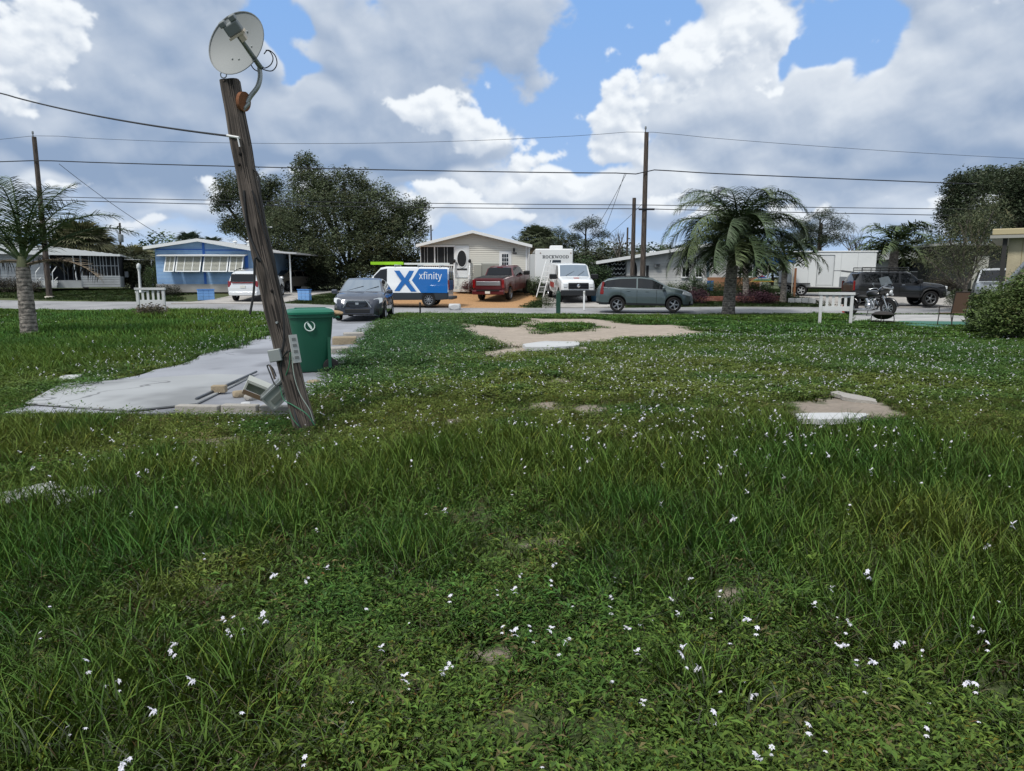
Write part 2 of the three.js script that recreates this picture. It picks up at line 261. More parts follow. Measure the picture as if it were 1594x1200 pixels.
// ---------------------------------------------------------------- ground sheet
{
  const zs = [], xs = [];
  for (let z = 10; z > -400;) { zs.push(z); z -= z > -12 ? 0.28 : z > -44 ? 0.55 : z > -64 ? 1.2 : z > -120 ? 8 : 60; }
  zs.push(-900, -2500);
  const half = []; for (let x = 0; x < 300;) { half.push(x); x += x < 9 ? 0.3 : x < 30 ? 0.7 : x < 60 ? 2.5 : 30; } half.push(900, 2500);
  for (let i = half.length - 1; i > 0; i--) xs.push(-half[i]); xs.push(...half);
  const pos = [], uv = [], idx = [], nx = xs.length;
  for (const z of zs) for (const x of xs) {
    let y = H(clamp(x, -62, 62), clamp(z, -85, 12));
    if (Math.abs(x) < 40 && z < -24 && z > -42) y -= 0.06 * (1 - smooth(0, 0.5, Math.max(roadFar(x) - z, z - roadNear(x))));   // the road bed
    y -= 0.05 * drive01(x, z, 0.4);
    pos.push(x, y, z); uv.push((x + 32) / 64, -(z - 4) / 64);
  }
  for (let j = 0; j < zs.length - 1; j++) for (let i = 0; i < nx - 1; i++) { const a = j * nx + i; idx.push(a, a + 1, a + nx, a + 1, a + nx + 1, a + nx); }
  const g = new THREE.BufferGeometry(); g.setAttribute('position', new THREE.Float32BufferAttribute(pos, 3)); g.setAttribute('uv', new THREE.Float32BufferAttribute(uv, 2)); g.setIndex(idx); 
  { const ix = g.index.array; for (let i = 0; i < ix.length; i += 3) { const t = ix[i + 1]; ix[i + 1] = ix[i + 2]; ix[i + 2] = t; } }
  g.computeVertexNormals();
  if (g.attributes.normal.getY(5) < 0) { const ix = g.index.array; for (let i = 0; i < ix.length; i += 3) { const t = ix[i + 1]; ix[i + 1] = ix[i + 2]; ix[i + 2] = t; } g.computeVertexNormals(); }
  const N = 2048, d = new Uint8Array(N * N * 4), enc = (v) => 255 * (v <= 0.0031308 ? 12.92 * v : 1.055 * Math.pow(v, 1 / 2.4) - 0.055);
  for (let j = 0; j < N; j++) for (let i = 0; i < N; i++) {
    const x = (i + 0.5) / N * 64 - 32, z = 4 - (j + 0.5) / N * 64, o = (j * N + i) * 4;
    const n = noise(x * 14, z * 14), m = fbm(x * 0.5 + 7, z * 0.5, 4), f = hash(i, j);
    const thatch = smooth(0.5, 0.8, fbm(x * 2.4 + 60, z * 2.4, 3));
    let r = lerp(0.045, 0.078, m) * (0.7 + 0.6 * n), gg = lerp(0.062, 0.098, m) * (0.75 + 0.5 * n), b = 0.026 * (0.7 + 0.6 * n);
    r = lerp(r, 0.085, thatch * 0.5); gg = lerp(gg, 0.075, thatch * 0.4); b = lerp(b, 0.042, thatch * 0.4);
    const s = sand(x, z);
    if (s > 0.02) { const k = smooth(0.25, 0.7, s + (n - 0.5) * 0.3), t = 0.8 + 0.35 * fbm(x * 5, z * 5, 3) + 0.25 * (f - 0.5); const q = z > -11 ? 0.62 : 0.88; r = lerp(r, 0.40 * t * q, k); gg = lerp(gg, 0.335 * t * q, k); b = lerp(b, 0.27 * t * q, k); }
    if (z < -36 && z > -50 && inside(gravelYard, x + (n - 0.5) * 0.6, z + (n - 0.5) * 0.6)) { const t = 0.7 + 0.6 * f; r = 0.40 * t; gg = 0.225 * t; b = 0.10 * t; }
    d[o] = enc(clamp(r)); d[o + 1] = enc(clamp(gg)); d[o + 2] = enc(clamp(b)); d[o + 3] = 255;
  }
  const t = new THREE.DataTexture(d, N, N); t.colorSpace = THREE.SRGBColorSpace; t.magFilter = THREE.LinearFilter; t.wrapS = t.wrapT = THREE.MirroredRepeatWrapping; t.needsUpdate = true;
  const m = new THREE.Mesh(g, new THREE.MeshStandardMaterial({ map: t, roughness: 1, side: THREE.DoubleSide })); m.name = 'ground'; scene.add(structure(m));
  m.userData.label = 'uneven weedy lot with patches of bare sand';
}
// a paved strip draped over the land between two edges given as functions of a parameter
function drape(name, n, k, edge, lift, material, depth = 0.12) {
  const pos = [], idx = [];
  for (let i = 0; i <= n; i++) { const [a, b] = edge(i / n); for (let j = 0; j <= k; j++) { const x = lerp(a[0], b[0], j / k), z = lerp(a[1], b[1], j / k); pos.push(x, H(x, z) + lift, z); } }
  const w = k + 1;
  for (let i = 0; i < n; i++) for (let j = 0; j < k; j++) { const a = i * w + j; idx.push(a, a + w, a + 1, a + 1, a + w, a + w + 1); }
  const rim = []; for (let j = 0; j <= k; j++) rim.push(j); for (let i = 1; i <= n; i++) rim.push(i * w + k); for (let j = k - 1; j >= 0; j--) rim.push(n * w + j); for (let i = n - 1; i > 0; i--) rim.push(i * w);
  const base = pos.length / 3;
  for (const q of rim) { pos.push(pos[3 * q], pos[3 * q + 1], pos[3 * q + 2]); }
  for (const q of rim) { pos.push(pos[3 * q], pos[3 * q + 1] - depth, pos[3 * q + 2]); }
  for (let q = 0; q < rim.length; q++) { const a = base + q, b = base + (q + 1) % rim.length, c = a + rim.length, e = b + rim.length; idx.push(a, b, c, b, e, c); }
  const g = new THREE.BufferGeometry(); g.setAttribute('position', new THREE.Float32BufferAttribute(pos, 3)); g.setIndex(idx); g.computeVertexNormals();
  return mesh(name, g, material);
}
const concreteTex = tile(512, 4, (x, y) => { const n = wrapNoise(x, y, 6, 5), s = wrapNoise(x, y, 3, 3, 5), f = hash(x * 512 | 0, y * 512 | 0); const v = 0.86 + 0.22 * (n - 0.5) + 0.10 * (s - 0.5) + 0.08 * (f - 0.5); return [v, v, v]; });
const concreteBump = tile(256, 1.2, (x, y) => [wrapNoise(x, y, 24, 4, 3)], false);
const stainTex = tile(1024, 9, (x, y) => { const n = wrapNoise(x, y, 5, 6, 2), c = Math.abs(wrapNoise(x, y, 4, 5, 9) - 0.5), s = smooth(0.5, 0.72, wrapNoise(x, y, 7, 4, 4)); let v = 0.88 + 0.3 * (n - 0.5) - 0.16 * s; if (c < 0.004) v *= 0.72; return [v, v, v * 1.0]; });
const asphaltTex = tile(1024, 8, (x, y) => { const n = wrapNoise(x, y, 5, 6, 12), f = hash(x * 1024 | 0, y * 1024 | 0), c = Math.abs(wrapNoise(x, y, 3, 5, 19) - 0.5); let v = 0.84 + 0.26 * (n - 0.5) + 0.2 * (f - 0.5); if (c < 0.005) v *= 0.75; return [v, v, v]; });
structure(drape('road', 90, 8, (t) => { const x = lerp(-62, 62, t); return [[x, roadNear(x)], [x, roadFar(x)]]; }, -0.03, mapped(new THREE.Color(0.40, 0.40, 0.405), 0.9, asphaltTex, concreteBump, 0.004)));
structure(drape('driveway', 60, 10, (t) => { const z = lerp(-8.15, -32.6, t), w = t < 0.12 ? 0 : 0; return [[edgeX(driveL, z) - 0.25 * Math.sin(t * 9) * 0.3 + (noise(z * 1.3, 3) - 0.5) * 0.25, z], [edgeX(driveR, z) + w, z]]; }, 0.03, mapped(new THREE.Color(0.40, 0.415, 0.455), 0.75, stainTex, concreteBump, 0.003), 0.2));
structure(drape('driveway', 30, 8, (t) => { const k = lerp(0, 1, t), a = [lerp(paleDrive[0][0], paleDrive[5][0], k), lerp(paleDrive[0][1], paleDrive[5][1], k)], b = [lerp(paleDrive[1][0], paleDrive[4][0] + 4, k), lerp(paleDrive[1][1], paleDrive[3][1], k)]; return [a, b]; }, 0.03, mapped(new THREE.Color(0.58, 0.58, 0.57), 0.85, concreteTex, concreteBump, 0.003)));
farDrives.forEach((p, i) => structure(drape('driveway', 16, 6, i === 0 ? (t) => [[lerp(-18.2, -15.2, t), lerp(-38.2, -53, t)], [lerp(-12.9, -11.2, t), lerp(-38.2, -53, t)]] : i === 1 ? (t) => [[lerp(1.6, 2.2, t), lerp(-37.9, -53, t)], [lerp(6.0, 5.7, t), lerp(-37.9, -53, t)]] : (t) => [[lerp(16.6, 17.4, t), lerp(-37.4, -49, t)], [lerp(30, 26, t), lerp(-37.4, -49, t)]], 0.03, mapped(new THREE.Color(0.56, 0.53, 0.49), 0.85, concreteTex, concreteBump, 0.003))));

// ---------------------------------------------------------------- trees and shrubs
const barkTex = tile(256, 0.9, (x, y) => { const v = 0.62 + 0.7 * (wrapNoise(x, y, 10, 5, 8) - 0.5) + 0.25 * (wrapNoise(x * 4 % 1, y, 16, 2, 3) - 0.5); return [v, v * 0.97, v * 0.93]; });
const bark = mapped(new THREE.Color(0.19, 0.165, 0.14), 0.95, barkTex, barkTex, 0.02);
const greyBark = mapped(new THREE.Color(0.34, 0.32, 0.30), 0.95, barkTex, barkTex, 0.012);
function clumpGeo(seed, n, radius, len, ratio, flat = 0.7, droop = 0) {
  const r = rng(seed), pos = [], v = V(0, 0, 0), e = new THREE.Euler(), col = [], idx = [];
  for (let k = 0; k < n; k++) {
    const a = r() * 6.283, u = r() * 2 - 1, q = radius * Math.cbrt(0.15 + 0.85 * r()), s = Math.sqrt(1 - u * u), cx = Math.cos(a) * s * q, cy = u * q * flat, cz = Math.sin(a) * s * q, l = len * (0.6 + 0.7 * r()), w = l * ratio;
    e.set((r() - 0.5) * 1.2, r() * 6.283, (r() - 0.5) * 1.4 - droop, 'YXZ');
    const t = 0.78 + 0.44 * r(), P = [[-l / 2, 0, 0], [0, l * 0.08, w / 2], [0, l * 0.08, -w / 2], [l / 2, -l * 0.06, 0]].map((p) => { v.set(...p).applyEuler(e); return [v.x + cx, v.y + cy, v.z + cz]; });
    for (const i of [0, 1, 2, 3]) { pos.push(...P[i]); col.push(t, t, t); } idx.push(4 * k, 4 * k + 1, 4 * k + 2, 4 * k + 1, 4 * k + 3, 4 * k + 2);
  }
  const g = new THREE.BufferGeometry(); g.setAttribute('position', new THREE.Float32BufferAttribute(pos, 3)); g.setAttribute('color', new THREE.Float32BufferAttribute(col, 3)); g.setIndex(idx); g.computeVertexNormals();
  const m = g.attributes.normal; for (let i = 0; i < m.count; i++) if (m.getY(i) < 0) m.setXYZ(i, -m.getX(i), -m.getY(i), -m.getZ(i));
  return g;
}
function bake(name, g, list, parent) {                               // list of [matrix, rgb]: copies of g as one real mesh
  const P = g.attributes.position, N = g.attributes.normal, C = g.attributes.color, I = g.index?.array, n = P.count, k = I ? I.length : n, pos = new Float32Array(list.length * n * 3), nor = new Float32Array(pos.length), col = new Float32Array(pos.length), idx = new Uint32Array(list.length * k), v = V(0, 0, 0), nm = new THREE.Matrix3();
  list.forEach(([m, c], j) => {
    nm.getNormalMatrix(m);
    for (let i = 0; i < n; i++) { const o = (j * n + i) * 3; v.fromBufferAttribute(P, i).applyMatrix4(m); pos[o] = v.x; pos[o + 1] = v.y; pos[o + 2] = v.z; v.fromBufferAttribute(N, i).applyMatrix3(nm).normalize(); nor[o] = v.x; nor[o + 1] = v.y; nor[o + 2] = v.z; col[o] = C.getX(i) * c[0]; col[o + 1] = C.getY(i) * c[1]; col[o + 2] = C.getZ(i) * c[2]; }
    for (let i = 0; i < k; i++) idx[j * k + i] = j * n + (I ? I[i] : i);
  });
  const b = new THREE.BufferGeometry(); b.setAttribute('position', new THREE.BufferAttribute(pos, 3)); b.setAttribute('normal', new THREE.BufferAttribute(nor, 3)); b.setAttribute('color', new THREE.BufferAttribute(col, 3)); b.setIndex(new THREE.BufferAttribute(idx, 1));
  const o = new THREE.Mesh(b, leafMat); o.name = name; parent.add(o); return o;
}
const clumps = { fine: clumpGeo(1, 26, 0.42, 0.155, 0.55, 0.75), broad: clumpGeo(2, 22, 0.4, 0.2, 0.6, 0.8), far: clumpGeo(3, 22, 0.8, 0.42, 0.6, 0.75), needle: clumpGeo(4, 40, 0.55, 0.34, 0.14, 0.7), shrub: clumpGeo(5, 24, 0.17, 0.085, 0.5, 0.9), tiny: clumpGeo(6, 20, 0.12, 0.05, 0.5, 0.9), twig: clumpGeo(7, 14, 0.5, 0.22, 0.2, 0.8, 0.5) };
function crown(parent, lobes, kind, count, color, r, o = {}) {      // leaf clumps through the outer part of a set of lobes, which are [x, y, z, rx, ry, rz] in the parent's axes
  const vol = lobes.map((l) => Math.pow(l[3] * l[4] * l[5], 0.62)), sum = vol.reduce((a, b) => a + b, 0), im = [], q = new THREE.Object3D();
  lobes.forEach((l, i) => {
    const n = Math.round(count * vol[i] / sum);
    for (let k = 0; k < n; k++) {
      const a = r() * 6.283, u = Math.pow(r(), 0.8) * 1.75 - 0.75, s = Math.sqrt(Math.max(0, 1 - u * u)), d = o.loose ? 0.35 + 0.8 * r() : r() < 0.16 ? 0.95 + 0.38 * r() : 0.55 + 0.5 * Math.pow(r(), 0.8), bump = 0.74 + 0.56 * fbm(a * 2.2 + i * 7, u * 3 + i, 3);
      im.push([l[0] + Math.cos(a) * s * d * l[3] * bump, l[1] + u * d * l[4] * bump, l[2] + Math.sin(a) * s * d * l[5] * bump]);
    }
  });
  return bake(o.name ?? 'crown', clumps[kind], im.map((p) => { const s = (o.size ?? 1) * (0.7 + 0.6 * r()); q.position.set(...p); q.rotation.set((r() - 0.5) * 0.5, r() * 6.283, (r() - 0.5) * 0.5); q.scale.set(s, s * (0.8 + 0.3 * r()), s); q.updateMatrix(); const j = 0.72 + 0.56 * r(), w = r() < 0.12 ? 1.25 : 1; return [q.matrix.clone(), [color[0] * j * w, color[1] * j, color[2] * j]]; }), parent);
}
function limbs(parent, base, lobes, r, radius, material = bark, name = 'trunk', fork = 0.4) {
  const list = [], top = lobes.reduce((a, l) => a + l[1], 0) / lobes.length, f = V(base.x, lerp(base.y, top, fork), base.z);
  list.push(tube([base, V(lerp(base.x, f.x, 0.5) + radius * 0.4, lerp(base.y, f.y, 0.5), base.z), f], radius, 8, 8));
  lobes.forEach((l, i) => { const e = V(l[0], l[1] + l[4] * 0.35, l[2]), m = f.clone().lerp(e, 0.5); m.y += 0.12 * l[4]; m.x += (r() - 0.5) * 0.5; list.push(tube([f.clone().add(V(0, -0.15, 0)), m, e], radius * (0.3 + 0.2 * r()), 8, 5)); });
  return mesh(name, list, material, parent);
}
// a broad tree whose lobes are given as [photo x, photo y, half width, half height in photo pixels, depth shift]
function photoTree(name, label, foot, depth, spec, kind, count, color, seed, o = {}) {
  const r = rng(seed), base = at(foot, 450, depth); base.y = H(base.x, base.z) - 0.05;
  const t = thing(name, label, 'tree', base, 0, o.group), k = depth / FOCAL;
  const lobes = spec.map(([x, y, rx, ry, dz = 0]) => { const p = at(x, y, depth + dz).sub(base); return [p.x, p.y, p.z, rx * k, ry * k, Math.max(rx, ry) * k * 0.9]; });
  limbs(t, V(0, 0, 0), lobes, r, o.trunk ?? 0.22, o.bark ?? bark, 'trunk', o.fork);
  crown(t, lobes, kind, count, color, r, o);
  return t;
}
photoTree('oak_tree', 'dark spreading oak tree with a tall dome beside the white gabled house', 545, 53, [[478, 262, 17, 20, 1], [482, 300, 34, 32, 0], [535, 296, 42, 30, 1], [520, 345, 70, 45, -1], [455, 365, 46, 42, 0], [585, 335, 52, 42, 0], [600, 385, 52, 44, -1], [638, 336, 26, 16, 0], [655, 322, 14, 8, 1], [545, 398, 66, 36, -2], [470, 402, 38, 32, -1], [612, 412, 36, 24, -1], [650, 358, 16, 12, 0], [500, 425, 34, 18, -1], [575, 425, 44, 14, -2]], 'fine', 5200, [0.086, 0.112, 0.052], 11, { trunk: 0.3, size: 0.95, fork: 0.35 });
photoTree('oak_tree', 'loose-crowned dark tree behind the blue house and leaning pole', 412, 56, [[372, 298, 36, 24, 0], [348, 318, 16, 18, 0], [402, 318, 30, 40, 0], [392, 358, 36, 26, 0], [360, 352, 18, 14, 0], [425, 292, 14, 16, 0], [432, 350, 26, 40, 0], [420, 395, 34, 26, 1]], 'fine', 1750, [0.080, 0.106, 0.050], 12, { trunk: 0.22, size: 0.95, loose: true });
photoTree('broad_tree', 'big dark tree rising behind the far right tan building', 1590, 36, [[1560, 288, 34, 22, 2], [1596, 286, 40, 26, 0], [1610, 340, 60, 50, 1], [1580, 330, 36, 36, 0], [1640, 290, 50, 40, 0]], 'fine', 1500, [0.064, 0.090, 0.044], 13, { trunk: 0.25, size: 0.9, loose: true });
photoTree('broad_tree', 'dark rounded tree with a heavy crown over the grey house', 1512, 46, [[1500, 296, 30, 24, 2], [1535, 284, 28, 20, 2], [1482, 330, 20, 26, 2], [1510, 350, 40, 36, 2]], 'fine', 1300, [0.064, 0.090, 0.046], 14, { trunk: 0.22, size: 0.95, loose: true });
photoTree('twiggy_tree', 'half-bare twiggy tree with grey branches near the tan building', 1502, 33, [[1505, 350, 30, 24, 0], [1545, 340, 28, 30, 0], [1478, 385, 30, 28, 0], [1520, 390, 40, 30, 0], [1490, 420, 40, 20, 0], [1550, 380, 26, 30, 0], [1440, 405, 22, 12, 0]], 'twig', 620, [0.105, 0.125, 0.062], 15, { trunk: 0.10, bark: greyBark, loose: true, size: 0.7 });
{ // grey twigs of that tree
  const r = rng(99), t = scene.getObjectByName('twiggy_tree'), list = [];
  for (let k = 0; k < 90; k++) { const a = r() * 6.283, y = 1.4 + r() * 1.6, d = 0.3 + 1.1 * r(), p = V(Math.cos(a) * d * 0.5, y, Math.sin(a) * d * 0.5); list.push(rod(p, p.clone().add(V(Math.cos(a) * d, 0.2 + r() * 1.0, Math.sin(a) * d)), 0.012, 0.005, 4)); }
  mesh('twigs', list, greyBark, t);
}
// ---- palms with feather leaves
function frondGeo(seed, o) {                                         // leaves along a bent midrib, in the plane x (outwards) and y (up)
  const r = rng(seed), pos = [], L = o.len, curve = [], N = 22;
  let x = 0, y = 0, ang = o.up;
  for (let i = 0; i <= N; i++) { curve.push([x, y, ang]); const s = L / N; x += Math.cos(ang) * s; y += Math.sin(ang) * s; ang -= o.bend / N * (0.5 + i / N); }
  const get = (t) => { const f = t * N, i = Math.min(N - 1, f | 0), k = f - i, a = curve[i], b = curve[i + 1]; return [lerp(a[0], b[0], k), lerp(a[1], b[1], k), lerp(a[2], b[2], k)]; };
  const quad = (a, b, c, d) => pos.push(...a, ...b, ...c, ...b, ...d, ...c);
  for (let i = 0; i < N; i++) { const a = curve[i], b = curve[i + 1], w = 0.045 * (1 - i / N) + 0.006, w2 = 0.045 * (1 - (i + 1) / N) + 0.006; quad([a[0], a[1], -w], [a[0], a[1], w], [b[0], b[1], -w2], [b[0], b[1], w2]); quad([a[0], a[1] - w, 0], [a[0], a[1] + w, 0], [b[0], b[1] - w2, 0], [b[0], b[1] + w2, 0]); }
  for (let k = 0; k < o.n; k++) for (const side of [-1, 1]) {
    const t = 0.17 + 0.83 * (k + 0.6 * r()) / o.n, [px, py, a] = get(Math.min(t, 0.995)), len = o.leaf * Math.pow(Math.sin(Math.PI * clamp(0.12 + 0.86 * t)), 0.55) * (0.8 + 0.35 * r()), fwd = 0.35 + 0.35 * t + 0.2 * (r() - 0.5), lift = (r() - 0.4) * 1.5, droop = o.droop * (0.7 + 0.6 * r());
    let d = V(Math.cos(a) * fwd, Math.sin(a) * fwd + lift * 0.45, side * (1 - 0.3 * fwd)).normalize(), p = V(px, py, 0), w = o.width * (0.8 + 0.4 * r()) / 2;
    const side2 = V(Math.cos(a), Math.sin(a), 0), P = [];
    for (let s = 0; s <= 3; s++) { const ww = s === 3 ? w * 0.1 : w * (1 - 0.25 * s / 3); P.push([p.x - side2.x * ww, p.y - side2.y * ww, p.z], [p.x + side2.x * ww, p.y + side2.y * ww, p.z]); p = p.clone().addScaledVector(d, len / 3); d.y -= droop * (0.4 + 0.5 * s); d.normalize(); }
    for (let s = 0; s < 3; s++) quad(P[2 * s], P[2 * s + 1], P[2 * s + 2], P[2 * s + 3]);
  }
  const g = new THREE.BufferGeometry(); g.setAttribute('position', new THREE.Float32BufferAttribute(pos, 3)); g.computeVertexNormals();
  const m = g.attributes.normal; for (let i = 0; i < m.count; i++) if (m.getY(i) < 0) m.setXYZ(i, -m.getX(i), -m.getY(i), -m.getZ(i));
  return g;
}
const palmGreens = [[0.092, 0.145, 0.05], [0.12, 0.165, 0.055], [0.072, 0.118, 0.045]].map(([r, g, b]) => new THREE.MeshPhysicalMaterial({ color: new THREE.Color(r, g, b), roughness: 0.6, side: THREE.DoubleSide, transmission: 0.25, thickness: 0 }));
const deadFrond = new THREE.MeshPhysicalMaterial({ color: new THREE.Color(0.26, 0.205, 0.145), roughness: 0.9, side: THREE.DoubleSide });
const palmBarkTex = tile(256, 0.6, (x, y) => { const ring = Math.abs(((y * 6 + 0.5 * (wrapNoise(x, y, 4, 2, 7) - 0.5)) % 1 + 1) % 1 - 0.5), v = 0.72 + 0.7 * (wrapNoise(x, y, 9, 5, 6) - 0.5) - (ring < 0.07 ? 0.22 : 0); return [v, v * 0.98, v * 0.95]; });
const palmBark = mapped(new THREE.Color(0.40, 0.375, 0.35), 0.95, palmBarkTex, palmBarkTex, 0.03);
function queenPalm(label, base, height, radius, o) {
  const t = thing('queen_palm', label, 'palm tree', base, 0, o.group), lean = o.lean ?? 0, prof = [];
  for (let i = 0; i <= 20; i++) { const k = i / 20; prof.push([radius * (1.12 - 0.25 * k + 0.14 * Math.exp(-k * 14) + 0.03 * Math.sin(i * 2.1)), k * height]); }
  const g = lathe(prof, 14), p = g.attributes.position; for (let i = 0; i < p.count; i++) { const k = p.getY(i) / height; p.setX(i, p.getX(i) + lean * k * k); } g.computeVertexNormals();
  mesh('trunk', g, palmBark, t);
  const r = rng(o.seed), top = V(lean, height, 0), shaft = lathe([[radius * 0.8, 0], [radius * 0.85, 0.1], [radius * 0.6, 0.3], [radius * 0.3, 0.5], [0, 0.55]], 10).translate(lean, height - 0.12, 0);
  mesh('crown_shaft', shaft, mat(new THREE.Color(0.13, 0.14, 0.07).getHex(), 0.8), t);
  o.fronds.forEach(([az, up, len, bend, dead], i) => {
    const f = mesh('frond', frondGeo(o.seed * 100 + i, { len, up: up * Math.PI / 180, bend: bend * Math.PI / 180, n: Math.round(len * (o.rate ?? 19)), leaf: o.leaf ?? 0.62, width: o.width ?? 0.032, droop: dead ? 0.9 : o.droop ?? 0.32 }), dead ? deadFrond : palmGreens[(r() * 3) | 0], t);
    f.position.copy(top).add(V(0, 0.25 * r(), 0)); f.rotation.set((r() - 0.5) * 0.3, -az * Math.PI / 180, 0, 'YXZ');
  });
  return t;
}
const spread = (seed, n, f) => { const r = rng(seed); return Array.from({ length: n }, (_, i) => f(i, r)); };
queenPalm('queen palm with a grey trunk and dead hanging frond at the left edge', on(42, 19.3, -0.05), 1.95, 0.19, { seed: 3, rate: 22, leaf: 0.75, width: 0.022, droop: 0.36, fronds: [
  [1, 40, 3.5, 66], [-14, 52, 2.9, 70], [14, 64, 2.6, 60], [172, 64, 2.7, 75], [200, 50, 2.8, 80], [150, 58, 2.7, 70], [100, 62, 2.6, 70], [80, 74, 2.7, 60], [250, 72, 2.6, 60], [290, 62, 2.6, 80], [320, 78, 2.7, 55], [30, 76, 2.8, 70], [225, 82, 2.6, 45], [185, 34, 2.6, 75], [12, 16, 2.5, 62, true], [178, 8, 1.8, 95, true]] });
queenPalm('full-crowned queen palm beside the road near the grey-green car', on(1134, 31.5, -0.05), 3.15, 0.25, { seed: 7, rate: 23, leaf: 1.0, width: 0.03, droop: 0.62, lean: 0.18, fronds: [
  ...spread(41, 9, (i, r) => [i * 40 + 20 * r(), 70 + 14 * r(), 3.7 + 0.4 * r(), 120 + 40 * r()]), ...spread(42, 11, (i, r) => [i * 33 + 20 * r(), 46 + 16 * r(), 3.8 + 0.4 * r(), 135 + 25 * r()]), ...spread(43, 10, (i, r) => [i * 36 + 20 * r(), 14 + 18 * r(), 3.5 + 0.5 * r(), 110 + 25 * r()]), ...spread(44, 12, (i, r) => [i * 30 + 20 * r(), -18 + 24 * r(), 2.7 + 0.5 * r(), 66 + 18 * r()])] });
queenPalm('shorter drooping palm beyond the black car and enclosed trailer', on(1385, 46, 0), 2.7, 0.3, { seed: 9, rate: 11, leaf: 0.8, width: 0.07, droop: 0.4, fronds: spread(45, 24, (i, r) => [i * 61, i < 8 ? 65 + 15 * r() : i < 16 ? 35 + 20 * r() : 5 + 20 * r(), 2.6 + 0.5 * r(), 100 + 30 * r()]) });
queenPalm('slender palm behind the big queen palm with a thin leaning trunk', on(1160, 41, 0), 3.6, 0.16, { seed: 10, rate: 11, leaf: 0.7, width: 0.06, droop: 0.4, lean: -0.5, fronds: spread(46, 18, (i, r) => [i * 67, i < 6 ? 60 + 15 * r() : i < 12 ? 30 + 20 * r() : -10 + 20 * r(), 2.2 + 0.5 * r(), 105 + 25 * r()]) });
queenPalm('low palm with drooping leaves beside the white enclosed trailer', on(1218, 40, 0), 2.2, 0.16, { seed: 12, rate: 11, leaf: 0.7, width: 0.06, droop: 0.45, fronds: spread(48, 16, (i, r) => [i * 67, i < 6 ? 60 + 15 * r() : 25 + 25 * r(), 2.4 + 0.5 * r(), 115 + 25 * r()]) });
// ---- cabbage palms: a ball of fan leaves
function fanGeo(seed) {
  const r = rng(seed), pos = [];
  for (let k = 0; k < 15; k++) { const a = (k / 14 - 0.5) * 2.5, l = 0.75 + 0.2 * r() - 0.2 * Math.abs(a) / 1.3, c = Math.cos(a), s = Math.sin(a), w = 0.045; const p = (d, m, y) => [c * d - s * m, y, s * d + c * m]; pos.push(...p(0, 0, 0), ...p(l * 0.6, w, 0.06), ...p(l * 0.6, -w, 0.06), ...p(l * 0.6, w, 0.06), ...p(l, 0, -0.18 * r()), ...p(l * 0.6, -w, 0.06)); }
  const g = new THREE.BufferGeometry(); g.setAttribute('position', new THREE.Float32BufferAttribute(pos, 3)); g.setAttribute('color', new THREE.Float32BufferAttribute(new Array(pos.length).fill(1), 3)); g.computeVertexNormals(); return g;
}
const fan = fanGeo(4);
function fanPalm(label, base, height, size, n, seed, color = [0.165, 0.165, 0.085], group) {
  const t = thing('cabbage_palm', label, 'palm tree', base, 0, group), r = rng(seed), q = new THREE.Object3D();
  mesh('trunk', rod(V(0, 0, 0), V(0, height, 0), 0.2, 0.17, 8), greyBark, t);
  const list = [];
  for (let i = 0; i < n; i++) {
    const u = 1 - 1.55 * (i + 0.5) / n, a = i * 2.4, s = Math.sqrt(Math.max(0, 1 - u * u)), d = size * (0.45 + 0.25 * r()), dead = u < -0.25;
    q.position.set(Math.cos(a) * s * d, height + u * d * 0.9, Math.sin(a) * s * d); q.rotation.set((r() - 0.5) * 0.6, -a, u * 1.3 - 0.35, 'YXZ'); q.scale.setScalar(size * (0.62 + 0.2 * r())); q.updateMatrix();
    const j = 0.75 + 0.5 * r(); list.push([q.matrix.clone(), (dead ? [0.20, 0.155, 0.10] : color).map((v) => v * j)]);
  }
  bake('crown', fan, list, t); return t;
}
fanPalm('large shaggy cabbage palm ball behind the white porch house', on(137, 60, 0), 3.3, 2.35, 330, 31);
fanPalm('cabbage palm standing beyond the white recreational trailer', on(836, 62, 0), 4.0, 1.55, 110, 32, [0.085, 0.105, 0.052]);
fanPalm('small fan palm above the blue house roof near its left slope', on(303, 75, 0), 4.4, 1.5, 60, 33, [0.05, 0.075, 0.05]);
fanPalm('small fan palm over the blue house roof ridge', on(338, 78, 0), 4.3, 1.3, 60, 34, [0.05, 0.075, 0.05]);
fanPalm('spiky cabbage palm low between the two white and blue houses', on(210, 64, 0), 1.8, 2.2, 120, 35);
// ---- trees along the far edge
function pine(label, base, height, spec, seed) {
  const t = thing('pine_tree', label, 'tree', base, 0, 'pines and trees beyond the houses'), r = rng(seed), list = [rod(V(0, 0, 0), V(0, height * 0.96, 0), 0.2, 0.08, 7)];
  const lobes = spec.map(([x, y, s]) => { const p = V(x, y * height, (r() - 0.5) * 1.5); list.push(rod(V(0, p.y - 0.8, 0), p, 0.07, 0.03, 5)); return [p.x, p.y, p.z, s, s * 0.5, s]; });
  mesh('trunk', list, bark, t); crown(t, lobes, 'needle', Math.round(26 * spec.reduce((a, s) => a + s[2], 0)), [0.062, 0.084, 0.052], r, { loose: true, size: 1.05 });
}
pine('tall flat-topped pine right of the white recreational trailer', on(910, 86, 0), 7.4, [[0.3, 0.97, 1.3], [-1.5, 0.78, 1.0], [1.5, 0.8, 1.1], [-0.8, 0.9, 0.9], [0.4, 0.66, 0.9]], 1);
pine('pine with a dense cluster behind the white recreational trailer', on(868, 84, 0), 6.2, [[0, 0.95, 1.2], [-1.1, 0.8, 1.2], [1.1, 0.78, 1.2], [0, 0.62, 1.5]], 2);
